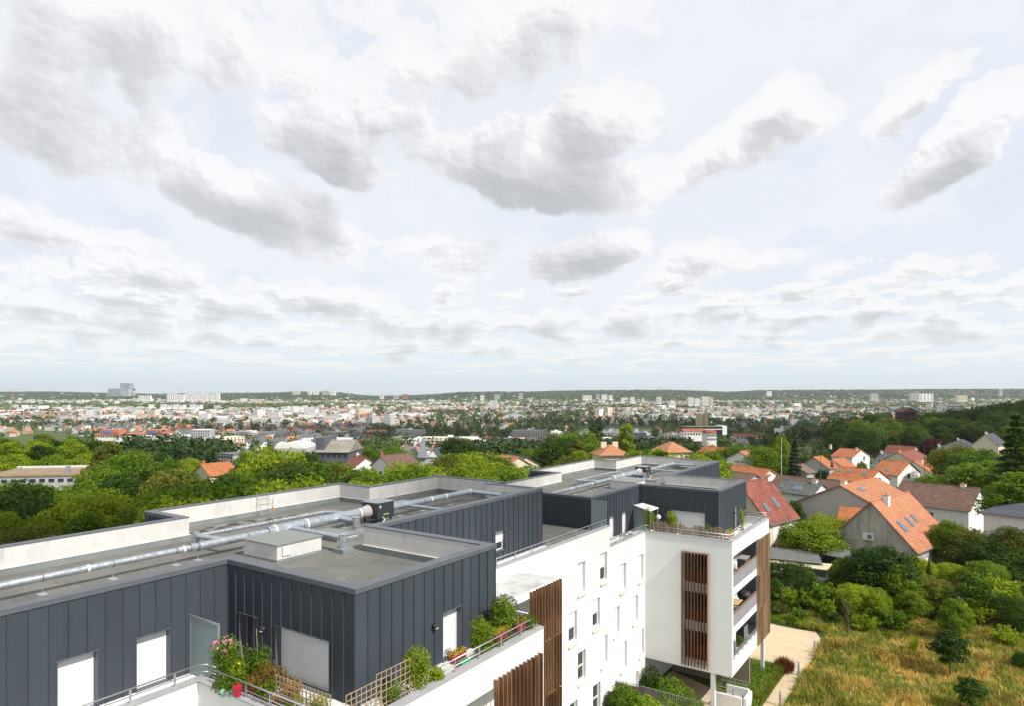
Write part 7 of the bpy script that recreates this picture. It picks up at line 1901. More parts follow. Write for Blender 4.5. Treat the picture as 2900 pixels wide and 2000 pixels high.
def treeplots(y0, y1, pitch, dens):
    X, Y = [], []; yy = y0
    while yy < y1:
        p_ = pitch * (1 + (yy - y0) / y1 * .8); xs = np.arange(-.8 * yy, .8 * yy, p_); xs = xs + g.uniform(-.5, .5, len(xs)) * p_; ys = yy + g.uniform(-.5, .5, len(xs)) * p_
        k_ = (g.rand(len(xs)) < dens(xs, ys)) & ~in_river(xs, ys); X.append(xs[k_]); Y.append(ys[k_]); yy += p_
    return np.concatenate(X), np.concatenate(Y)
def tdens(X, Y):
    b = built(X, Y); n = noisev(X, Y, .004, 50)
    pr = CX + FPX * X / Y; d = np.clip(.95 - b * .85 + n * .45, .08, 1)
    return np.where((pr > 1640) & (pr < 1850) & (Y > 860) & (Y < 1090), 0, d)
TREEM = [leafmat('town_leaves_dark', (0.020, 0.046, 0.012), (0.060, 0.098, 0.022), .1), leafmat('town_leaves_mid', (0.045, 0.085, 0.016), (0.105, 0.155, 0.03), .1)]
def clump_trees(X, Y, nleaf, size, name, label, m, Hs=(9, 15)):
    gg = np.random.RandomState(len(X)); Z = gzv(X, Y); n = len(X)
    H = gg.uniform(*Hs, n); Rr = H * gg.uniform(.30, .46, n); col = gg.rand(n) < .12; Rr = np.where(col, H * .18, Rr)
    li = np.repeat(np.arange(n), nleaf); d = gg.normal(size=(n * nleaf, 3)); d /= np.linalg.norm(d, axis=1)[:, None]
    lob = 1 + .22 * np.sin(d[:, 0] * 5 + li) * np.cos(d[:, 1] * 4 + li * 3) + .15 * np.sin(d[:, 2] * 6 + li)
    c0 = np.stack([CN * X - SN * Y, SN * X + CN * Y, Z + H * .58], 1)
    c = c0[li] + d * np.stack([Rr, Rr, H * .44], 1)[li] * (lob * gg.uniform(.80, 1.0, n * nleaf))[:, None]
    nr = d + gg.normal(size=d.shape) * .5; nr /= np.linalg.norm(nr, axis=1)[:, None]; t = np.cross(nr, gg.normal(size=d.shape)); t /= np.linalg.norm(t, axis=1)[:, None]; bt = np.cross(nr, t)
    s_ = (size * gg.uniform(.6, 1.4, n * nleaf))[:, None] * np.clip(Rr[li] / 4, .6, 1.4)[:, None]
    v = np.stack([c - t * s_, c + bt * s_ * .7, c + t * s_, c - bt * s_ * .7], 1).reshape(-1, 3)
    o = link(name, npmesh(name, v, np.arange(len(v)).reshape(-1, 4), m), label=label, kind='stuff')
    return H
def vis_filter(X, Y, H=11):
    px = CX + FPX * X / Y; Z = gzv(X, Y); py = HY + FPX * (CAM_H - Z - H) / Y
    ln = np.array([interp(LINE, p) for p in px]); k_ = (px > -40) & (px < 2940) & (py < ln + 4)
    return X[k_], Y[k_]
# the dark wood on the shoulder: separate trees in front, a mass behind
WOODTOP = [(1900, 1262), (2040, 1250), (2200, 1246), (2330, 1238), (2370, 1187), (2450, 1169), (2560, 1184), (2600, 1180), (2640, 1168), (2700, 1165), (2800, 1150), (2900, 1132), (3000, 1126)]
X, Y = treeplots(345, 900, 8.6, lambda x, y: np.where((x / y > .27), .93, 0.0)); px = CX + FPX * X / Y
py = HY + FPX * (CAM_H - gzv(X, Y) - 14.5) / Y; k_ = (px < 2960) & (px > 1960) & (py > np.array([interp(WOODTOP, q) for q in px])); X, Y = X[k_], Y[k_]; o_ = np.argsort(Y); X, Y = X[o_], Y[o_]
for i in range(min(110, len(X))):
    H = g.uniform(11, 16); tint = g.choice(['dark', 'mid', 'olive'], p=[.6, .3, .1])
    pxx = CX + FPX * X[i] / Y[i]
    loc_ = 'before the red-roofed row' if pxx < 2090 else 'behind the farther roof' if pxx < 2160 else 'left of the manor' if pxx < 2240 else 'below the manor' if pxx < 2320 else 'right of the manor' if pxx < 2390 else 'above the tall white house' if pxx < 2450 else 'left of the timber house' if pxx < 2520 else 'below the timber house' if pxx < 2590 else 'right of the timber house' if pxx < 2660 else 'above the slate gables' if pxx < 2740 else 'left of the huge conifer' if pxx < 2820 else 'behind the huge conifer'; szz = 'tall' if H > 14.6 else 'medium' if H > 12.6 else 'small'
    ks = int(g.randint(3))
    tree(['round', 'wide', 'oval'][ks], str(tint), int(g.randint(3)), cw(X[i], Y[i], gz(X[i], Y[i]) - .2), H, f"{szz} { {'dark': 'dark green', 'mid': 'mid-green', 'olive': 'olive'}[str(tint)] } {['round', 'flat-topped', 'egg-shaped'][ks]} tree of the slope wood, {loc_}, {'front' if Y[i] < 356 else 'second' if Y[i] < 368 else 'third' if Y[i] < 380 else 'fourth'} row",
         name='woodland_tree', group='trees of the shaded slope wood on the right', rot=g.uniform(0, 6), wide=1.15)
clump_trees(X[110:], Y[110:], 130, .85, 'slope_wood', 'dense dark wood covering the slope on the right', L_DARK, (12, 17))
Xl, Yl = treeplots(300, 620, 7.5, lambda x, y: np.where((x / y > .26) & (x / y < .50), .9, 0.0)); pl = HY + FPX * (CAM_H - gzv(Xl, Yl) - 6.5) / Yl; kl = pl > np.array([interp(WOODTOP, CX + FPX * q) for q in Xl / Yl]) - 2; clump_trees(Xl[kl], Yl[kl], 110, .6, 'slope_scrub', 'low dark scrub and hedges around the manor', L_DARK, (4, 7.5))
X, Y = treeplots(250, 640, 10.5, lambda x, y: np.where(((x / y < .27) & (x / y > -.05)) | ((x / y < -.42) & (y > 262) & (y < 560)), .75, 0.0)); X, Y = vis_filter(X, Y, 12); print('belt', len(X))
clump_trees(X, Y, 130, .8, 'belt_wood', 'continuous dark tree belt between the wood and the town', TREEM[0], (10, 16))
X, Y = treeplots(500, 1250, 13, lambda x, y: tdens(x, y)); X, Y = vis_filter(X, Y); print('near trees', len(X))
h_ = g.rand(len(X)) < .6
clump_trees(X[h_], Y[h_], 90, .9, 'town_trees', 'dark green garden trees among the nearer town houses', TREEM[0]); clump_trees(X[~h_], Y[~h_], 90, .9, 'town_trees', 'lighter green garden trees among the nearer town houses', TREEM[1])
X, Y = treeplots(1250, 2500, 19, tdens); k_ = np.abs(X / Y) < .79; X, Y = X[k_], Y[k_]; print('mid trees', len(X)); h_ = g.rand(len(X)) < .6
clump_trees(X[h_], Y[h_], 22, 1.9, 'plain_trees', 'dark trees scattered between houses across the plain', TREEM[0]); clump_trees(X[~h_], Y[~h_], 22, 1.9, 'plain_trees', 'lighter trees scattered between houses across the plain', TREEM[1])
X, Y = treeplots(2500, 5200, 30, tdens); n = len(X); print('far trees', n); h_ = g.rand(n) < .6; Hh = g.uniform(8, 15, n); Rr = g.uniform(6, 14, n); Z = gzv(X, Y)
for j, s_ in enumerate((h_, ~h_)): link('far_trees', blob_mesh('far_trees', X[s_], Y[s_], Z[s_], Rr[s_], Hh[s_], TREEM[j], seed=j), label=['dark', 'lighter'][j] + ' far tree clumps of the distant plain', kind='stuff')
X, Y = treeplots(5200, 8400, 55, lambda x, y: np.where((x / y > .03) & (x / y < .36), .95, .62)); n = len(X); print('hill trees', n); Z = gzv(X, Y)
link('hill_woods', blob_mesh('hill_woods', X, Y, Z - 3, g.uniform(18, 34, n), g.uniform(12, 20, n), TREEM[0], seed=5), label='woods covering the low hills along the horizon', kind='stuff')

# ================================================================= landmarks of the middle distance
def gyp(px, py):
    """distance at which the ground shows at this pixel"""
    for Y in range(60, 9000, 4):
        if HY + FPX * (CAM_H - gz((px - CX) / FPX * Y, Y)) / Y <= py: return float(Y)
    return 7000.0
def lm(px, Y): X = (px - CX) / FPX * Y; return cw(X, Y, gz(X, Y))
def simple(name, label, cat, px0, px1, ytop, Y, depth, wallm, roofm=None, rise=0.0, ang=0.0, floors=0, cols=0, zbase=None, winm=None, yb=None):
    """a building facing the viewpoint, px0..px1 wide, its eaves at ytop, at distance Y"""
    w_ = (px1 - px0) / FPX * Y; c = lm((px0 + px1) / 2, Y); zt = CAM_H - (ytop - HY) / FPX * Y
    if yb is not None: c.z = CAM_H - (yb - HY) / FPX * Y
    h = zt - c.z; t = thing(name, label, cat, c, YAW + ang)
    MB().box(-w_ / 2, w_ / 2, 0, depth, -4, h).build('wall', wallm, t)
    r = MB()
    if rise > 0: r.add([(-w_ / 2 - .4, -.5, h + .02), (w_ / 2 + .4, -.5, h + .02), (w_ / 2 + .4, depth + .5, h + .02), (-w_ / 2 - .4, depth + .5, h + .02), (-w_ / 2 - .4, depth / 2, h + rise), (w_ / 2 + .4, depth / 2, h + rise)], [(0, 1, 5, 4), (2, 3, 4, 5), (3, 0, 4), (1, 2, 5)])
    else: r.box(-w_ / 2 - .15, w_ / 2 + .15, -.15, depth + .15, h + .01, h + .35)
    r.build('roof', roofm or wallm, t)
    if floors and cols:
        fh = h / (floors + .15)
        for i in range(floors):
            for j in range(cols):
                x = -w_ / 2 + w_ * (j + .5) / cols; z = h - fh * (i + .85)
                ww = w_ / cols * .30; MB().box(x - ww, x + ww, -.08, -.01, z, z + fh * .52).build('window', winm or M_GLASS, t)
    return t, w_, h
M_RB = plain('salmon_brick', (.46, .17, .11), .85, var=.08)
t, w_, h = simple('school_building', 'long white building with salmon-red band, near left middle distance', 'building', 262, 460, 1231, 560, 16, W_WHITE, M_RB, 0, -.10, 1, 26, yb=1245)
MB().box(-w_ / 2 - .1, w_ / 2 + .1, -.22, -.02, h - 1.5, h - .2).build('brick_band', M_RB, t)
for x in (-.40, .28):
    MB().box(w_ * x, w_ * (x + .26), -.6, 10, h + .36, h + 3.6).build('penthouse', M_RB, t); MB().box(w_ * (x + .02), w_ * (x + .16), -.75, -.61, h + .9, h + 3.0).build('glazing', plain('blue_glass', (.12, .18, .38), .2, spec=.8), t)
simple('flat_roofed_building', 'pale grey flat-roofed building among trees, below the red-white one', 'building', 352, 408, 1240, 470, 18, W_GREY, M_LITE, 0, .1, 2, 8, yb=1252)
simple('flat_roofed_building', 'grey building with white sawtooth roof lights left of the cottage wood', 'building', 345, 430, 1260, 420, 14, W_GREY, ROOFS[4], 0, .05, 1, 12, yb=1272)
simple('apartment_block', 'grey balconied block beside the shaded red-roofed houses', 'apartment block', 542, 592, 1220, 600, 14, W_GREY, M_LITE, 0, .1, 3, 8, yb=1240)
simple('apartment_block', 'pale concrete block with roof vents just left of the bright treetops', 'apartment block', 604, 672, 1290, 190, 10, plain('concrete_block', (.42, .42, .37), .9, stain=.3), M_SHEDR, 0, -.55, 2, 5, yb=1315)
t, w_, h = simple('grey_roofed_building', 'big dark-fronted building with wide grey lichened roof above the wood', 'building', 890, 987, 1283, 205, 15, plain('dark_slate_front', (.10, .105, .125), .7), plain('lichen_roof', (.24, .225, .19), .9, var=.2, stain=.4, scale=.4), 3.4, -.06, 1, 6, yb=1302)
MB().box(-w_ / 2, -w_ / 2 + w_ * .26, 1, 13, h + .5, h + 4.4).build('stair_tower', plain('dark_slate_front', (.1, .1, .12)), t); MB().box(-w_ / 2 - w_ * .28, -w_ / 2 - .02, 2, 12, -4, h + .4).build('side_wing', W_WHITE, t)
t = thing('domed_hall', 'white shallow-domed hall among the trees left of the grey-roofed building', 'hall', lm(818, 330)); t.location.z = CAM_H - (1272 - HY) / FPX * 330
mb = MB(); n_ = 20
for j in range(6):
    a0, a1 = j / 6 * math.pi, (j + 1) / 6 * math.pi
for i in range(12):
    a0, a1 = math.pi * i / 12, math.pi * (i + 1) / 12
    mb.add([(-7.3 * math.cos(a0), 0, 2.6 * math.sin(a0)), (-7.3 * math.cos(a1), 0, 2.6 * math.sin(a1)), (-7.3 * math.cos(a1), 20, 2.6 * math.sin(a1)), (-7.3 * math.cos(a0), 20, 2.6 * math.sin(a0))], [(0, 1, 2, 3)])
mb.add([(-7.3 * math.cos(math.pi * i / 12), 0, 2.6 * math.sin(math.pi * i / 12)) for i in range(13)], [tuple(range(13))]); o = mb.build('dome', W_WHITE, t); t.rotation_euler = (0, 0, YAW); MB().box(-7.4, 7.4, .1, 20, -5, 0.02).build('wall', W_GREY, t)
# turreted house
c = lm(1196, 235); c.z = CAM_H - (1306 - HY) / FPX * 235; t = thing('turreted_house', 'pale house with tall four-sided slate turret and two gables', 'house', c, YAW)
MB().box(-5.4, 5.4, 0, 8, -4, 2.0).build('wall', W_GREY, t)
def gab(x, w0, h0, nm):
    m = MB(); m.add([(x - w0, -.4, 1.2), (x + w0, -.4, 1.2), (x, -.4, 1.2 + h0)], [(0, 1, 2)]); m.build('gable', W_WHITE, t)
    r = MB(); r.add([(x - w0 - .4, -.8, .95), (x, -.8, 1.35 + h0), (x, 8, 1.35 + h0), (x - w0 - .4, 8, .95), (x + w0 + .4, -.8, .95), (x + w0 + .4, 8, .95)], [(0, 1, 2, 3), (1, 4, 5, 2)]); ro = r.build('roof', T_SLATE, t)
gab(-3.6, 1.9, 2.8, 0); gab(4.0, 1.9, 2.8, 0)
m = MB(); m.add([(-1.7, -.9, 1.0), (1.7, -.9, 1.0), (1.7, 2.5, 1.0), (-1.7, 2.5, 1.0), (-.45, .35, 7.2), (.45, .35, 7.2), (.45, 1.25, 7.2), (-.45, 1.25, 7.2), (0, .8, 8.4)], [(0, 1, 5, 4), (1, 2, 6, 5), (2, 3, 7, 6), (3, 0, 4, 7), (4, 5, 8), (5, 6, 8), (6, 7, 8), (7, 4, 8)]); m.build('turret_roof', plain('turret_slate', (.24, .25, .28), .7, var=.1), t)
MB().cyl((0, .8, 8.3), (0, .8, 9.6), .05, .02, 6).build('finial', M_DFRAME, t)
# houses in the wood
def whouse(label, ax, ay, Y, vp, L_, k_, rise, wh, rf, wl, **kw): return house(label, fitr((ax, ay), Y, vp, L_, k_, rise), wh, rf, wl, **kw)
whouse('small red-roofed cottage with cream gable among the trees on the left', 570, 1317, 172, 2600, 8, 3.6, 2.6, 4, T_ORANGE, W_CREAM, chims=[(-1.4, 1.5, .7, .7, .5, M_BRICK)], wins=[('gable', 0, 1.4, 1.0, 1.2)])
whouse('red roof seen side-on among the trees right of the cottage', 1037, 1297, 165, 200, 6.5, 3.8, 2.6, 4, T_RED, W_WHITE, chims=[(0, 6.0, .6, .6, .6, W_WHITE)])
whouse('brown-roofed house with white gable behind the near parapet step', 1078, 1293, 160, 3000, 9, 3.6, 2.4, 4, T_BROWN, W_WHITE, chims=[(-1.2, 1.2, .6, .6, .6, M_BRICK)], wins=[('gable', 0, 1.5, 1.2, 1.3)])
whouse('grey-blue roofed shed house right of the cottage', 630, 1318, 180, 2400, 6, 3.0, 1.6, 3, T_SLATE, W_WHITE)
whouse('salmon roof with dark slate neighbour beyond the near roof corner', 1490, 1296, 170, 300, 9, 4.0, 2.0, 3, T_SLATE, W_CREAM)
whouse('salmon tiled low roof left of its slate neighbour', 1468, 1296, 168, 300, 8, 3.6, 2.0, 3, T_SALMON, W_CREAM)
whouse('orange roof in the trees right of the salmon-roofed pavilion', 2072, 1272, 215, 600, 12, 5, 2.6, 4, T_ORANGE, W_WHITE)
whouse('pale orange roof above white wall behind the rooftop trees', 2095, 1281, 200, 3000, 8, 4, 2.2, 4, T_SALMON, W_WHITE)
t, w_, h = simple('long_flat_roofed_building', 'long low building with flat brown roof and white edge at the left', 'building', -40, 252, 1352, 128, 13, plain('streaked_pale_wall', (.42, .43, .42), .9, stain=.5, scale=.6), plain('brown_gravel_roof', (.26, .19, .12), .95, var=.15, stain=.3, scale=.4), 0, .16, 1, 12, yb=1373)
MB().box(-w_ / 2 - .2, w_ / 2 + .2, 12.6, 13.2, h + .36, h + .75).build('roof_edge', M_LITE, t); MB().box(w_ * .18, w_ * .185 + .4, 3, 4, h + .36, h + 1.6).build('roof_vent', M_GALV, t); MB().box(-w_ * .30, -w_ * .30 + .5, 5, 5.6, h + .36, h + 1.3).build('roof_vent', M_GALV, t)
# town landmarks
def tower(name, label, cat, px0, px1, ytop, ybot, Y, depth, m, cols=0, floors=0, extra=None, roof=None):
    t, w_, h = simple(name, label, cat, px0, px1, ytop, Y, depth, m, roof or M_LITE, 0, 0, 0, 0, yb=ybot)
    if cols:
        wn = MB()
        for i in range(floors):
            for j in range(cols):
                x = -w_ / 2 + w_ * (j + .5) / cols; z = h * (i + .5) / floors; wn.box(x - w_ / cols * .26, x + w_ / cols * .26, -.3, -.02, z - h / floors * .22, z + h / floors * .25)
        wn.build('windows', M_GLASS, t, kind='stuff')
    return t, w_, h
G_T = plain('tower_grey', (.30, .33, .36), .7, var=.05, scale=.02); G_L = plain('tower_light', (.62, .62, .60), .8, var=.05, scale=.02)
tower('office_tower', 'tallest grey office tower on the left horizon', 'tower', 340, 366, 1087, 1121, 5200, 60, G_T, 8, 14)
tower('office_block', 'wide grey office block beside the tall tower', 'office block', 306, 342, 1102, 1122, 5150, 60, G_T, 6, 6)
tower('office_block', 'lower grey block in front of the tall tower', 'office block', 343, 364, 1104, 1122, 5100, 40, plain('tower_mid', (.42, .45, .48), .7), 6, 6)
c = lm(380, 5200); c.z = CAM_H - (1121 - HY) / FPX * 5200; t = thing('water_tower', 'slender water tower with a diamond-shaped head on the left horizon', 'water tower', c)
m = MB(); m.cyl((0, 0, 0), (0, 0, 36), 3.5, 3.5, 10); m.build('shaft', G_L, t); m = MB(); m.cyl((0, 0, 36), (0, 0, 50), 4, 16, 14); m.cyl((0, 0, 50), (0, 0, 56), 16, 5, 14); m.build('tank', G_T, t); MB().cyl((0, 0, 56), (0, 0, 68), .8, .4, 6).build('mast', G_T, t)
for i in range(7): tower('slab_block', f'{"first second third fourth fifth sixth seventh".split()[i]} segment from the left of the long white slab row on the horizon', 'apartment block', 524 + i * 14, 536.5 + i * 14, 1115 + (i % 3) * .6, 1134, 3600, 14, WALLS[5], 3, 8)
for i, (a, b, y0, y1, l_) in enumerate(((472, 500, 1118, 1137, 'left'), (496, 520, 1119, 1135, 'right'), (392, 425, 1122, 1134, 'far left'))): tower('slab_block', f'white block at the {l_} before the long slab row', 'apartment block', a, b, y0, y1, 3500 - i * 40, 16, WALLS[5], 5, 7)
for i, (a, b, y0, y1, Y, mm, l_) in enumerate(((828, 848, 1108, 1118, 5600, 1, 'cream block on the middle hill'), (872, 882, 1109, 1118, 5600, 5, 'first white tower on the middle hill'), (886, 902, 1108, 1118, 5620, 5, 'second white tower on the middle hill'), (912, 930, 1108, 1118, 5640, 2, 'third tower on the middle hill'), (934, 950, 1109, 1119, 5660, 5, 'fourth tower on the middle hill'),
        (1075, 1086, 1116, 1130, 5000, 0, 'lone white tower in the horizon gap'), (1115, 1128, 1121, 1130, 5000, 2, 'left dark-grey block in the horizon gap'), (1138, 1155, 1118, 1130, 5000, 4, 'brownish block right of the horizon gap'),
        (1469, 1481, 1115, 1130, 4700, 2, 'grey tower above the town centre'), (1400, 1416, 1119, 1132, 4400, 2, 'first grey block right of the centre'), (1360, 1371, 1121, 1134, 4200, 5, 'white block right of the horizon gap'),
        (1650, 1676, 1121, 1133, 3600, 0, 'wide white tower below the wooded hill'), (1688, 1698, 1119, 1130, 3700, 2, 'grey-topped tower below the wooded hill'), (1704, 1720, 1119, 1131, 3700, 5, 'paired white tower below the wooded hill'), (1725, 1735, 1121, 1133, 3600, 5, 'slim white tower below the wooded hill'), (1760, 1770, 1128, 1142, 3200, 5, 'small white tower above the near river bend'), (1786, 1797, 1126, 1142, 3200, 5, 'white tower above the poplar'),
        (1860, 1874, 1126, 1143, 3000, 0, 'white tower right of the poplar'), (1950, 1964, 1127, 1148, 2900, 5, 'first tower of the white cluster'), (1968, 1982, 1130, 1150, 2850, 5, 'second tower of the white cluster'), (1988, 2010, 1125, 1148, 2950, 0, 'tallest of the white tower cluster'), (2012, 2020, 1128, 1148, 2900, 1, 'cream tower of the white cluster'),
        (2172, 2186, 1110, 1122, 5000, 5, 'white block on the right hill'), (2466, 2488, 1116, 1134, 3600, 2, 'grey tower block in the right distance'), (2577, 2600, 1115, 1133, 3300, 2, 'pinkish tower block in the right distance'), (2604, 2643, 1116, 1137, 3200, 5, 'wide white block with dark top in the right distance'), (2712, 2740, 1121, 1137, 3100, 1, 'salmon-topped block near the right edge'), (2831, 2839, 1104, 1122, 5200, 2, 'thin grey tower on the right horizon'))):
    t, w_, h = tower('apartment_tower', l_, 'tower block', a, b, y0, y1, Y, 16, WALLS[mm], 4, 8, None, M_RB if i == 26 else (G_T if i == 25 else M_LITE))
# spires and churches
c = lm(2224, 560); c.z = CAM_H - (1223 - HY) / FPX * 560; t = thing('church', 'small white bell tower with pointed slate roof in the shaded trees', 'church', c, YAW)
MB().box(-2.2, 2.2, 0, 4.4, -3, 4.6).build('tower', W_WHITE, t); m = MB(); m.add([(-2.7, -.5, 4.6), (2.7, -.5, 4.6), (2.7, 4.9, 4.6), (-2.7, 4.9, 4.6), (0, 2.2, 10.0)], [(0, 1, 4), (1, 2, 4), (2, 3, 4), (3, 0, 4)]); m.build('spire', T_SLATE, t)
for x in (-.8, .8): MB().box(x - .35, x + .35, -.06, -.01, 2.0, 4.0).build('belfry_opening', M_DARK, t)
MB().box(-3, 3, 4.5, 16, -3, 1.5).build('nave', W_WHITE, t)
c = lm(2308, 560); c.z = CAM_H - (1243 - HY) / FPX * 560; t = thing('manor_house', 'large slate-roofed manor with three pointed turrets in the dark trees', 'manor', c, YAW)
MB().box(-11, 11, 0, 10, -3, 3.0).build('wall', W_TAUPE, t); m = MB(); m.add([(-11.3, -.4, 3), (11.3, -.4, 3), (11.3, 10.4, 3), (-11.3, 10.4, 3), (-9, 5, 6.4), (9, 5, 6.4)], [(0, 1, 5, 4), (1, 2, 5), (2, 3, 4, 5), (3, 0, 4)]); m.build('roof', T_SLATE, t)
for x, hh_ in ((-9.5, 8.5), (8.2, 9.5), (10.8, 8.0)): m = MB(); m.cyl((x, 0, -3), (x, 0, 3.4), 1.7, 1.7, 8); m.build('turret', W_TAUPE, t); m = MB(); m.cyl((x, 0, 3.4), (x, 0, hh_), 2.1, .05, 8); m.build('turret_roof', T_SLATE, t)
for x in (-5, -1.5, 3, 6): MB().box(x, x + .7, 4.4, 5.4, 5, 8.4).build('chimney', M_BRICK, t)
c = lm(1990, 1000); c.z = CAM_H - (1196 - HY) / FPX * 1000; t = thing('church', 'ochre brick tower church with battlements in the middle distance', 'church', c, YAW)
m = MB(); m.box(-8, 1, 0, 9, -6, 11); [m.box(-8 + i * 2.1, -7 + i * 2.1, -.1, .9, 11, 12.4) for i in range(5)]; m.build('tower', WALLS[3], t); MB().box(3, 8.5, 1, 7, -6, 13).build('bell_tower', WALLS[3], t); MB().cyl((5.8, 4, 13), (5.8, 4, 22), 3, .1, 4).build('spire', WALLS[3], t)
t, w_, h = simple('glass_office', 'long black glazed office building in the shaded middle distance', 'office building', 1940, 2048, 1211, 720, 18, plain('black_glass', (.03, .035, .045), .15, spec=.8), M_SHEDR, 0, .12, 0, 0, yb=1226)
MB().box(w_ / 2 + .05, w_ / 2 + 5, -.5, 18, -3, h + 1).build('end_wall', W_WHITE, t); MB().box(-w_ / 2, w_ / 2, -.6, -.1, h * .45, h * .62).build('sunshade', M_LITE, t)
for i, (a, b, yt, yb_, Y) in enumerate(((1936, 2002, 1224, 1238, 560), (2002, 2030, 1229, 1252, 500), (2082, 2180, 1238, 1251, 560))): simple('red_roofed_row', ['long red-roofed row left of the purple tree', 'red-roofed house above the purple tree', 'white row with long red roof right of the purple tree'][i], 'house', a, b, yt, Y, 10, W_WHITE, ROOFS[1], 2.2, .1, 2 if i else 1, 8, yb=yb_)
simple('white_house', 'white slate-roofed house with three dormers below the long red roof', 'house', 2090, 2120, 1256, 420, 9, W_WHITE, T_SLATE, 2.4, .05, 1, 4, yb=1266)
t, w_, h = simple('timber_house', 'dark timber chalet-like house standing above the slope wood', 'house', 2556, 2596, 1168, 520, 10, plain('dark_timber', (.09, .045, .035), .8), T_BROWN, 0.1, 0, 1, 4, yb=1182)
m = MB(); m.add([(-w_ / 2 - 1.5, -1.2, h - .4), (0, -1.2, h + 3.6), (w_ / 2 + 1.5, -1.2, h - .4), (-w_ / 2 - 1.5, 11, h - .4), (0, 11, h + 3.6), (w_ / 2 + 1.5, 11, h - .4)], [(0, 1, 4, 3), (1, 2, 5, 4), (0, 2, 1)]); m.build('gable_roof', T_BROWN, t)
simple('white_building', 'white modern block half hidden at the top of the slope wood', 'building', 2680, 2718, 1150, 620, 14, W_WHITE, M_LITE, 0, 0, 3, 6, yb=1170)
# white hillside terraces with black stripes
for i in range(6):
    simple('stepped_block', f'{"first second third fourth fifth sixth".split()[i]} of the row of slanting black-and-white stepped blocks', 'apartment block', 455 + i * 17 + (14 if i > 3 else 0), 469 + i * 17 + (14 if i > 3 else 0), 1146 + (i % 2) * 2, 2000, 16, WALLS[5], T_SLATE, 3.5, 0, 3, 3, yb=1156)
# crane, pylons
def crane(label, px, ytop, ybot, Y, jib):
    a_, b_ = at(px, ytop, Y), at(px, ybot, Y); t = thing('tower_crane', label, 'crane', b_, YAW); H = (a_ - b_).z; r0 = H * .018
    MB().box(-r0, r0, -r0, r0, 0, H).build('mast', M_RB, t); MB().box(-H * .9, H * jib, -r0 * .6, r0 * .6, H * .93, H * .93 + r0 * 1.2).build('jib', M_RB, t); MB().box(-H * .95, -H * .65, -r0, r0, H * .82, H * .93).build('counterweight', M_LITE, t)
crane('construction crane on the left horizon', 37, 1103, 1128, 3900, 2.0); crane('smaller crane on the left horizon', 147, 1107, 1120, 5200, .8); crane('yellowish crane before the wooded hill', 1935, 1121, 1136, 3000, .5)
for i, (px, yt) in enumerate(((1514, 1103), (1537, 1104), (1597, 1099), (1620, 1105), (1475, 1108))):
    a_, b_ = at(px, yt, 7000), at(px, 1116, 7000); t = thing('mast', f'{"first second third fourth fifth".split()[i]} thin radio mast on the horizon hill, from the tallest leftwards' if False else ['thin mast on the hill left of the tallest', 'second thin mast on the hill', 'tallest thin mast on the wooded hill', 'short mast right of the tallest', 'thin mast over the grey tower'][i], 'mast', b_)
    W(MB().cyl(b_, a_, 2.2, 1.2, 5), 'shaft', G_T, t)
c = lm(1869, 7000); c.z = CAM_H - (1109 - HY) / FPX * 7000; t = thing('water_tower', 'white mushroom water tower on top of the wooded hill', 'water tower', c); m = MB(); m.cyl((0, 0, 0), (0, 0, 22), 5, 5, 10); m.build('shaft', WALLS[5], t); m = MB(); m.cyl((0, 0, 22), (0, 0, 36), 8, 12, 12); m.build('tank', WALLS[5], t)

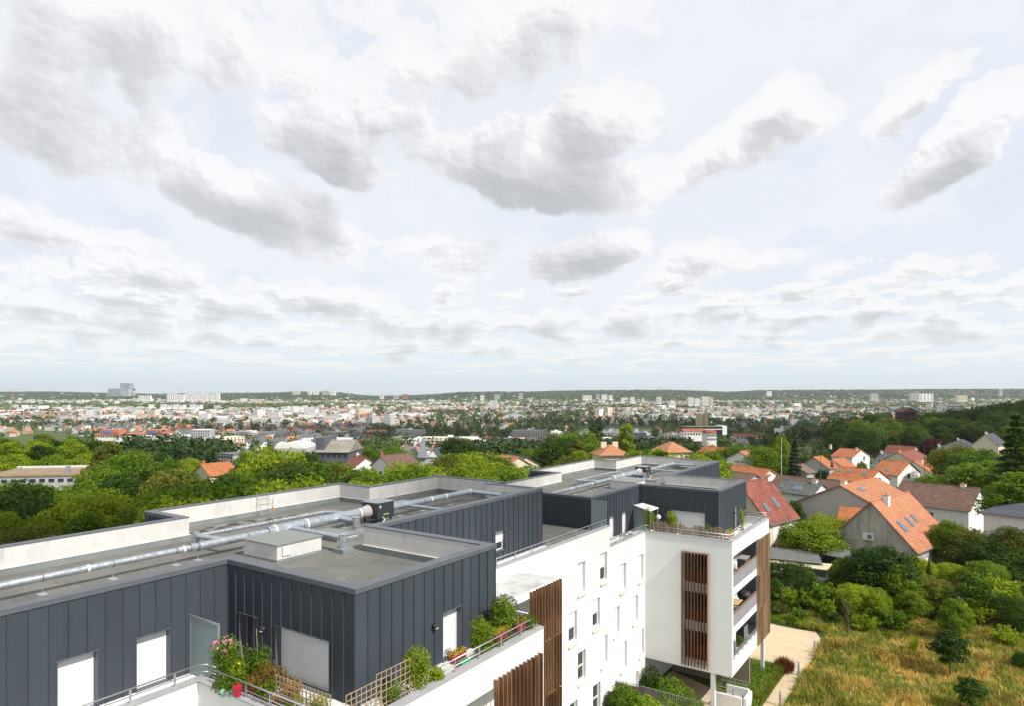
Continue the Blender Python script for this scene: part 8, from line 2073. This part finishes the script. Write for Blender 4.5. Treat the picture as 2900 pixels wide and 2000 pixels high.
# ================================================================= unseen cumulus added to shade the town and woods, and the air
def unseen_cloud_mesh(seed, rx, ry, rz, n):
    g_ = np.random.RandomState(seed); mb = MB()
    for i in range(n):
        a = g_.rand() * 6.28; q = math.sqrt(g_.rand()); x, y = rx * q * math.cos(a), ry * q * math.sin(a); r = (1.15 - q * .7) * min(rx, ry) * g_.uniform(.25, .42)
        mb.ball((x, y, g_.uniform(0, rz) * (1 - q)), r, 12, 7, .55)
    return mb.mesh('cloud', plain('cloud_white', (.9, .9, .9), 1.0, var=.02, scale=.001), True)  # mesh and material of the unseen clouds added for shade
CLZ = 950.0
def shade_cloud(X, Y, rx, ry, ang, seed, n, label):
    """an unseen low cumulus added to cast its shadow round the camera-frame point X, Y"""
    k_ = CLZ / math.tan(SUN_EL); p = cw(X, Y) + SUN_H * k_; p.z = CLZ - 40
    link('cloud', unseen_cloud_mesh(seed, rx, ry, 60, n), label=label, cat='cloud', loc=p, rot=ang)  # unseen cloud, added for its shadow
shade_cloud(-40, 930, 360, 170, YAW, 1, 60, 'flat cumulus drifting over the middle of the valley')  # unseen, added to shade the middle of the valley
shade_cloud(-78, 76, 48, 24, YAW + .35, 9, 40, 'small cumulus over the near left edge of the wood')  # unseen, added to shade the near left edge of the wood
shade_cloud(-330, 1120, 260, 150, YAW, 6, 50, 'ragged cumulus over the left bank of the valley')  # unseen, added to shade the left bank of the valley
shade_cloud(260, 1330, 420, 130, YAW, 7, 60, 'long cumulus farther over the valley')  # unseen, added to shade the valley farther out
shade_cloud(520, 1020, 330, 200, YAW, 2, 60, 'broad cumulus above the right side of the town')  # unseen, added to shade the right side of the town
shade_cloud(300, 560, 250, 150, YAW, 3, 55, 'cumulus hanging over the wooded slope')  # unseen, added to shade the wooded slope
m_h = bpy.data.materials.new('haze'); m_h.use_nodes = True; nt = m_h.node_tree; nt.nodes.clear()
pv = nt.nodes.new('ShaderNodeVolumePrincipled'); pv.inputs['Color'].default_value = (.90, .95, 1, 1); pv.inputs['Density'].default_value = 4.3e-5; pv.inputs['Anisotropy'].default_value = .3
oo = nt.nodes.new('ShaderNodeOutputMaterial'); nt.links.new(pv.outputs[0], oo.inputs['Volume'])
mb = MB(); c0, c1, c2, c3 = cw(-15500, -300), cw(15500, -300), cw(15500, 12500), cw(-15500, 12500)
mb.add([(c.x, c.y, z) for z in (-60, 215) for c in (c0, c1, c2, c3)], [(0, 3, 2, 1), (4, 5, 6, 7), (0, 1, 5, 4), (1, 2, 6, 5), (2, 3, 7, 6), (3, 0, 4, 7)])
if HAZE: link('haze', mb.mesh('haze', m_h), kind='stuff', label='thin pale air over the whole valley')
